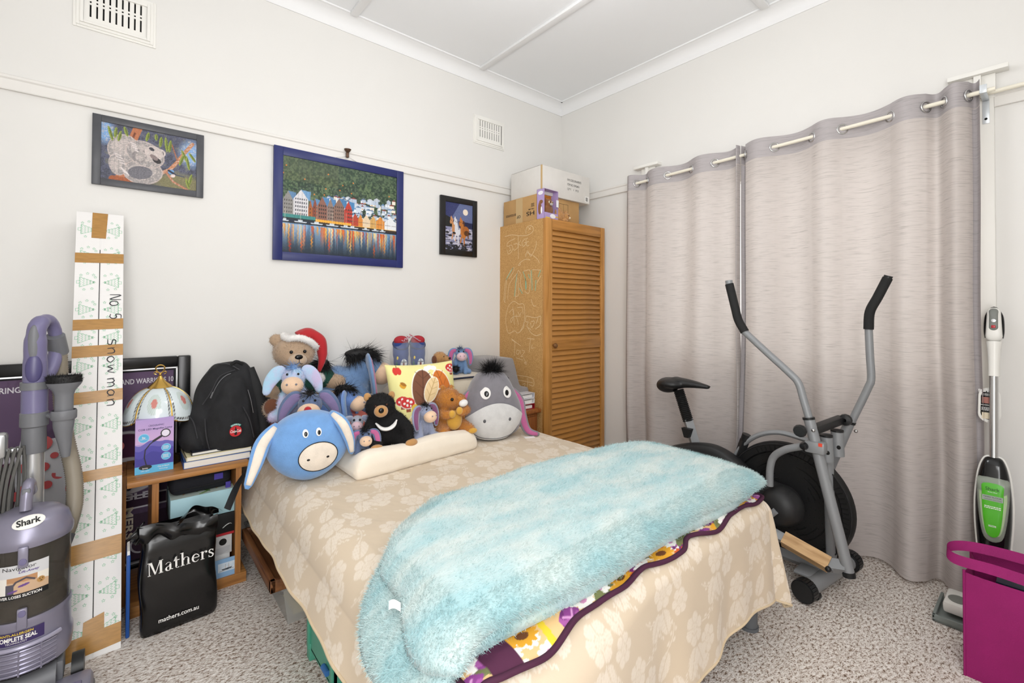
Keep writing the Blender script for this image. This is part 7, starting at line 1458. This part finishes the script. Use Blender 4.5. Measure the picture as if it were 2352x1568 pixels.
# ------------------------------------------------------------------ pictures on the back wall
M_PUZ = print_mat('puzzle_print', .45, bump=.25, bscale=500)
def picture(label, x0, x1, z0, z1, border, m_frame, paint, edge=None, thick=.02, top_in=None):
    r = thing('framed_picture', label, 'picture', ((x0+x1)/2, -.001, z0)); w, h = x1-x0, z1-z0; fr = MB(); t = border
    for (a0, a1, b0, b1) in ((-w/2, -w/2+t, 0, h), (w/2-t, w/2, 0, h), (-w/2+t, w/2-t, h-t, h), (-w/2+t, w/2-t, 0, t)): fr.bx(a0, a1, -thick, 0, b0, b1, .0015)
    part('frame', fr, m_frame, r); part('backing', MB().bx(-w/2+t, w/2-t, -thick+.006, 0, t, h-t), M_DARK, r)
    paint.sheet('picture_sheet', w-2*t, h-2*t, M_PUZ, r, T(0, -thick+.0052, h/2) @ FACE_NEG_Y); return r
# harbour town at dusk
p = Paint(300, 225, '#16223a'); n1 = p.noise(9, 1); n2 = p.noise(28, 2, 3); n3 = p.noise(60, 7, 2); Xp, Yp = p.X, p.Y
hill = Yp < .50
p.put(hill, '#3f5140'); p.put(hill*(n1 > .52), '#566a4a', .8); p.put(hill*(n2 > .56), '#25402c', .75); p.put(hill*(n3 > .60), '#7a8c62', .45); p.put(hill*(n3 < .38), '#1d2f22', .7); p.put((Yp < .25)*(Xp < .45)*1.0, '#6b6a44', .30); p.put((Yp < .15)*1.0, '#4a5a4a', .25)
rs = np.random.RandomState(12)
for i in range(190):
    x = .32+.68*rs.rand(); y = .24+.32*rs.rand()**.8+.03*(x-.6); 
    if y < .30+.10*(1-x): continue
    w, h = .012+.016*rs.rand(), .010+.016*rs.rand(); p.rect(x-w, y-h, x+w, y+h, ('#e8ecf2', '#cfd9e6', '#f3e9da', '#b9c6d8')[i % 4]); p.poly([(x-w*1.2, y-h), (x, y-h-.020), (x+w*1.2, y-h)], ('#4f7196', '#6b8fb5', '#8a4038', '#5a6f88', '#c9ced6')[i % 5])
    if i % 3 == 0: p.ell(x, y+h*.6, .006, .006, '#f2a63c')
for i in range(12): x, y = rs.rand(), .06+.3*rs.rand(); p.ell(x, y, .004, .005, '#f0862e', soft=.8)
p.put((Yp > .48)*(Yp < .62)*(n2 > .60)*(Xp > .6), '#22382a', .8)
gab = [(.0, .085, '#8d8a86', '#5d85ad', .36), (.085, .20, '#dcd9dc', '#6f9cc6', .33), (.20, .235, '#a8602f', '#5d85ad', .42), (.235, .275, '#8c4a36', '#5f8ab2', .40), (.275, .355, '#8d5f50', '#4f83b4', .37), (.355, .41, '#8f7a70', '#4f83b4', .375), (.41, .505, '#8a6a5c', '#4a7fae', .36), (.505, .575, '#c23a2c', '#4a86b8', .375)]
for x0, x1, c, rc, yt in gab:
    mid = (x0+x1)/2; p.rect(x0, yt+.10, x1, .645, c); p.poly([(x0, yt+.10), (mid, yt), (x1, yt+.10)], c); p.poly([(mid, yt), (x1+.02, yt+.01), (x1+.015, yt+.11), (x1, yt+.10)], rc)
    for yy in np.arange(yt+.09, .60, .040):
        for xx in np.arange(x0+.012, x1-.006, .017): p.rect(xx, yy, xx+.008, yy+.018, '#3a3432' if c != '#dcd9dc' else '#5a5a62'); 
    for xx in np.arange(x0+.01, x1, .02): p.ell(xx, .635, .010, .012, '#f9b23e', soft=.6)
for x0, x1, c in ((.575, .63, '#b8442c'), (.63, .67, '#d98a3a'), (.67, .74, '#e8cfae'), (.74, .80, '#d8a860'), (.80, .88, '#e0903e'), (.88, 1.0, '#e9ebee')):
    p.rect(x0, .56, x1, .665, c); p.poly([(x0, .56), ((x0+x1)/2, .50), (x1, .56)], c); 
    for xx in np.arange(x0+.006, x1-.006, .014): p.rect(xx, .59, xx+.006, .60, '#5a4a3a'); p.ell(xx, .655, .007, .009, '#ffc24a', soft=.6)
p.rect(.0, .60, .26, .635, '#3f8a86'); p.rect(0, .635, .26, .66, '#1c2a30'); p.rect(.26, .650, 1, .675, '#3a2c22')
for x, w in ((.02, .03), (.14, .05), (.27, .05), (.40, .055), (.52, .05), (.58, .05), (.70, .035), (.79, .035), (.86, .03)):
    p.poly([(x-w, .665), (x+w, .665), (x+w*.8, .69), (x-w*.8, .69)], '#dfe6ee'); p.rect(x-w*.4, .648, x+w*.3, .666, '#c9d4de'); p.line([(x, .66), (x, .48+.08*rs.rand())], .004, '#d9c9b0')
p.put((Yp > .675)*(Yp <= .70), '#1a2430', .85)
wat = Yp > .695; fade = np.clip((Yp-.695)/.305, 0, 1); p.put(wat, '#6c93bb'); p.put(wat*fade**.8, '#17222e', .95); p.put(wat*(p.noise(4, 21, 3, 6, .4) > .55)*(1-fade), '#a9c4de', .6)
for i in range(120):
    x = rs.rand(); w = .002+.006*rs.rand(); l = .06+.22*rs.rand()**1.5; c = ('#f2972c', '#ffc850', '#e0662a', '#f6e0b0', '#c2452c', '#7ba7d0')[i % 6]; m_ = np.exp(-((Xp-x-.002*np.sin(Yp*140))/w)**2)*(Yp > .70)*np.clip((.70+l-Yp)/l*1.6, 0, 1); p.put(m_, c, .9)
for x, y0, c in ((.15, .90, '#f0662a'), (.23, .86, '#f59a2c'), (.375, .88, '#d9441f'), (.56, .88, '#e8c06a'), (.78, .90, '#d4541f'), (.88, .86, '#f08a2e'), (.06, .92, '#b8301c')): p.put(np.exp(-((Xp-x-.004*np.sin(Yp*160))/.007)**2)*np.exp(-((Yp-y0)/.07)**2), c, .95)
p.put(np.exp(-((Xp-.12)/.055)**2)*(Yp > .70)*np.clip((.92-Yp)/.2, 0, 1), '#c9d6e8', .55); p.put(((np.abs((Xp*33) % 1-.5) > .47) | (np.abs((Yp*25) % 1-.5) > .47))*1.0, '#202a30', .22); p.grain(.07)
big = picture('largest picture a harbour town jigsaw in navy frame on the wall', -2.284, -1.510, 1.482, 2.112, .047, mat('navy_satin_frame', '#242c66', .38, var=.1, vscale=5), p)
hk = thing('picture_hook', 'small brown hook on the rail above the harbour picture', 'hook', (-1.885, -.022, 2.145)); part('hook_cup', MB().lathe([(.006, 0), (.012, .006), (.019, .016), (.021, .021), (.015, .020), (.0, .012)], 16, T(0, -.012, .006)), mat('bronze', '#5e4636', .4, metal=.5), hk); part('hook_neck', MB().bx(-.008, .008, -.016, 0, -.022, .008, .002), MATS['bronze'], hk); part('hanging_wire', MB().tube([(-.07, .008, -.034), (0, -.010, -.016), (.07, .008, -.034)], .0008, 6), M_STEEL, hk)
# koalas in a gum tree
p = Paint(210, 145, '#4a4d60'); a = p.noise(5, 31); b = p.noise(12, 32); p.put(a, '#6a6b82', .7); p.put(b > .58, '#3a3c48', .6); p.put(b < .36, '#7d7a66', .5); p.ell(.03, .15, .06, .14, '#7fa6d4', soft=1); p.ell(.95, .30, .09, .16, '#86a9d6', soft=1); p.ell(.82, .90, .22, .12, '#7d7752', soft=1)
p.line([(.36, .0), (.31, .22), (.25, .45), (.22, .72), (.18, 1.0)], .13, '#b9714a'); p.line([(.33, .10), (.27, .40), (.20, .80)], .03, '#7a3f24'); p.line([(.50, .86), (.70, .66), (.78, .50), (.86, .30), (.95, .10)], .060, '#c08058'); p.line([(.66, .72), (.74, .88), (.90, 1.0)], .035, '#b97a5c'); p.line([(.78, .46), (.72, .18)], .02, '#a5674a'); p.line([(.12, .98), (.35, 1.0)], .12, '#a2562c')
def koala(x, y, rx, ry, rot): p.ell(x, y, rx*1.06, ry*1.06, '#c4b4ae', rot); p.ell(x, y, rx, ry, '#9c9694', rot); p.ell(x-.01, y-.02, rx*.75, ry*.6, '#b7aeaa', rot); 
koala(.22, .42, .15, .26, .3); koala(.42, .78, .20, .22, -.2); koala(.44, .45, .20, .22, .35); koala(.16, .72, .08, .18, -.2); p.ell(.60, .38, .055, .075, '#d2c6c2'); p.ell(.60, .385, .035, .05, '#4d4648'); p.ell(.38, .50, .075, .13, '#8e8887', .4); p.ell(.39, .50, .05, .10, '#aaa29e', .4); p.ell(.53, .40, .10, .13, '#c9bdb8', .3); p.ell(.505, .335, .03, .03, '#37363e', .5); p.ell(.56, .53, .05, .05, '#2b2628', .5); p.ell(.53, .48, .05, .04, '#8a7a78', .6)
p.ell(.39, .80, .13, .12, '#6f6d74', -.2); p.put(((p.noise(40, 8) > .55))*((p.a.mean(-1) > .52))*1.0, '#d9c9c4', .5)
for i in range(4): p.line([(.29+.015*i, .28+.04*i), (.335+.01*i, .30+.04*i)], .02, '#e2d8d6'); p.line([(.13+.02*i, .52+.05*i), (.19+.015*i, .55+.045*i)], .02, '#d9cfcd'); p.line([(.20+.015*i, .76+.02*i), (.23+.015*i, .83+.015*i)], .02, '#ddd4d2')
for x, y, r, l in ((.09, .18, -.25, .13), (.14, .15, .1, .10), (.18, .2, .2, .1), (.24, .1, -.3, .09), (.46, .12, .2, .09), (.60, .17, .1, .10), (.66, .2, -.1, .14), (.70, .22, .1, .12), (.86, .36, -.4, .12), (.90, .48, -.2, .14), (.83, .44, .3, .12), (.95, .36, -.6, .10), (.93, .80, .2, .12), (.90, .88, -.3, .10), (.55, .10, .0, .06)): p.ell(x, y, .018, l, '#8d9c3e', r); p.ell(x+.006, y, .008, l*.8, '#5f6c28', r)
p.ell(.715, .70, .035, .045, '#6f9fd0', -.6); p.line([(.69, .68), (.76, .74)], .035, '#1d2238'); p.ell(.735, .77, .03, .03, '#e2cfc8', -.5); p.line([(.76, .74), (.86, .76)], .015, '#2d3a58'); p.put(((np.abs((Xp[:145, :210]*0+p.X*46) % 1-.5) > .46) | (np.abs((p.Y*30) % 1-.5) > .46))*1.0, '#30303a', .15); p.grain(.14, 3)
picture('koala picture in charcoal frame on the wall above the tall carton', -3.019, -2.604, 1.768, 2.083, .030, mat('charcoal_frame', '#4a4b50', .4, var=.08, vscale=20), p, thick=.016)
# horses by moonlight
p = Paint(120, 170, '#232a55'); p.put(p.noise(20, 41), '#2f3a6e', .5); p.ell(.72, .22, .45, .30, '#6a76a0', soft=1, k=.9); p.put((p.Y < .30)*((p.X+p.Y*.9) < .52), '#2a2f60', .8); p.put(p.Y > .36+.03*p.X, '#1f2548'); p.poly([(0, .28), (.20, .32), (.28, .52), (0, .52)], '#1a1d1c'); p.ell(.73, .17, .095, .068, '#f0e2d0')
p.put((p.Y > .52)*1.0, '#8d8fae'); p.put((p.Y > .52)*(p.noise(10, 43, 4, 1, 3) > .52), '#cfcbd8', .8); p.put((p.Y > .52)*(p.noise(16, 44, 3, .6, 3) > .62), '#2e3146', .8); p.put((p.Y > .90-.04*p.X)*(p.noise(14, 45) > .42), '#16181c', .9)
def horse(x, y, s, c, d, hd): p.ell(x+.05*s, y+.17*s, .10*s, .10*s, c); p.poly([(x-.06*s, y), (x+.06*s, y-.02*s), (x+.12*s, y+.18*s), (x-.06*s, y+.20*s)], c); p.ell(x+hd*s, y-.03*s, .055*s, .07*s, c, .35); p.poly([(x+hd*s-.05*s, y-.08*s), (x+hd*s-.01*s, y-.15*s), (x+hd*s+.04*s, y-.07*s)], c); p.line([(x-.03*s, y+.25*s), (x-.06*s, y+.36*s)], .03*s, c); p.line([(x+.06*s, y+.25*s), (x+.07*s, y+.40*s)], .03*s, c); p.ell(x+hd*s, y-.04*s, .012, .010, '#14110f'); p.line([(x+.04*s, y-.06*s), (x+.09*s, y+.12*s)], .03*s, d)
horse(.30, .42, .95, '#c98f5f', '#7d4f2c', -.08); horse(.40, .43, 1.0, '#dcdce2', '#8f93a8', -.04); horse(.62, .44, 1.1, '#bd7434', '#5d3312', -.05); p.ell(.74, .56, .13, .09, '#a9642c'); p.ell(.78, .62, .10, .06, '#5a3418'); p.line([(.82, .60), (.84, .72)], .03, '#6b3d1c')
for x, y in ((.08, .64), (.32, .64), (.18, .70), (.90, .62), (.74, .87), (.22, .86), (.60, .85), (.93, .84)): p.ell(x, y, .06, .022, '#17181b')
p.grain(.10, 5)
picture('small picture of horses under the moon in black frame', -1.226, -.914, 1.595, 2.010, .040, mat('black_wood_frame', '#161515', .35), p, thick=.02)
bpy.data.scenes.remove(WORK)
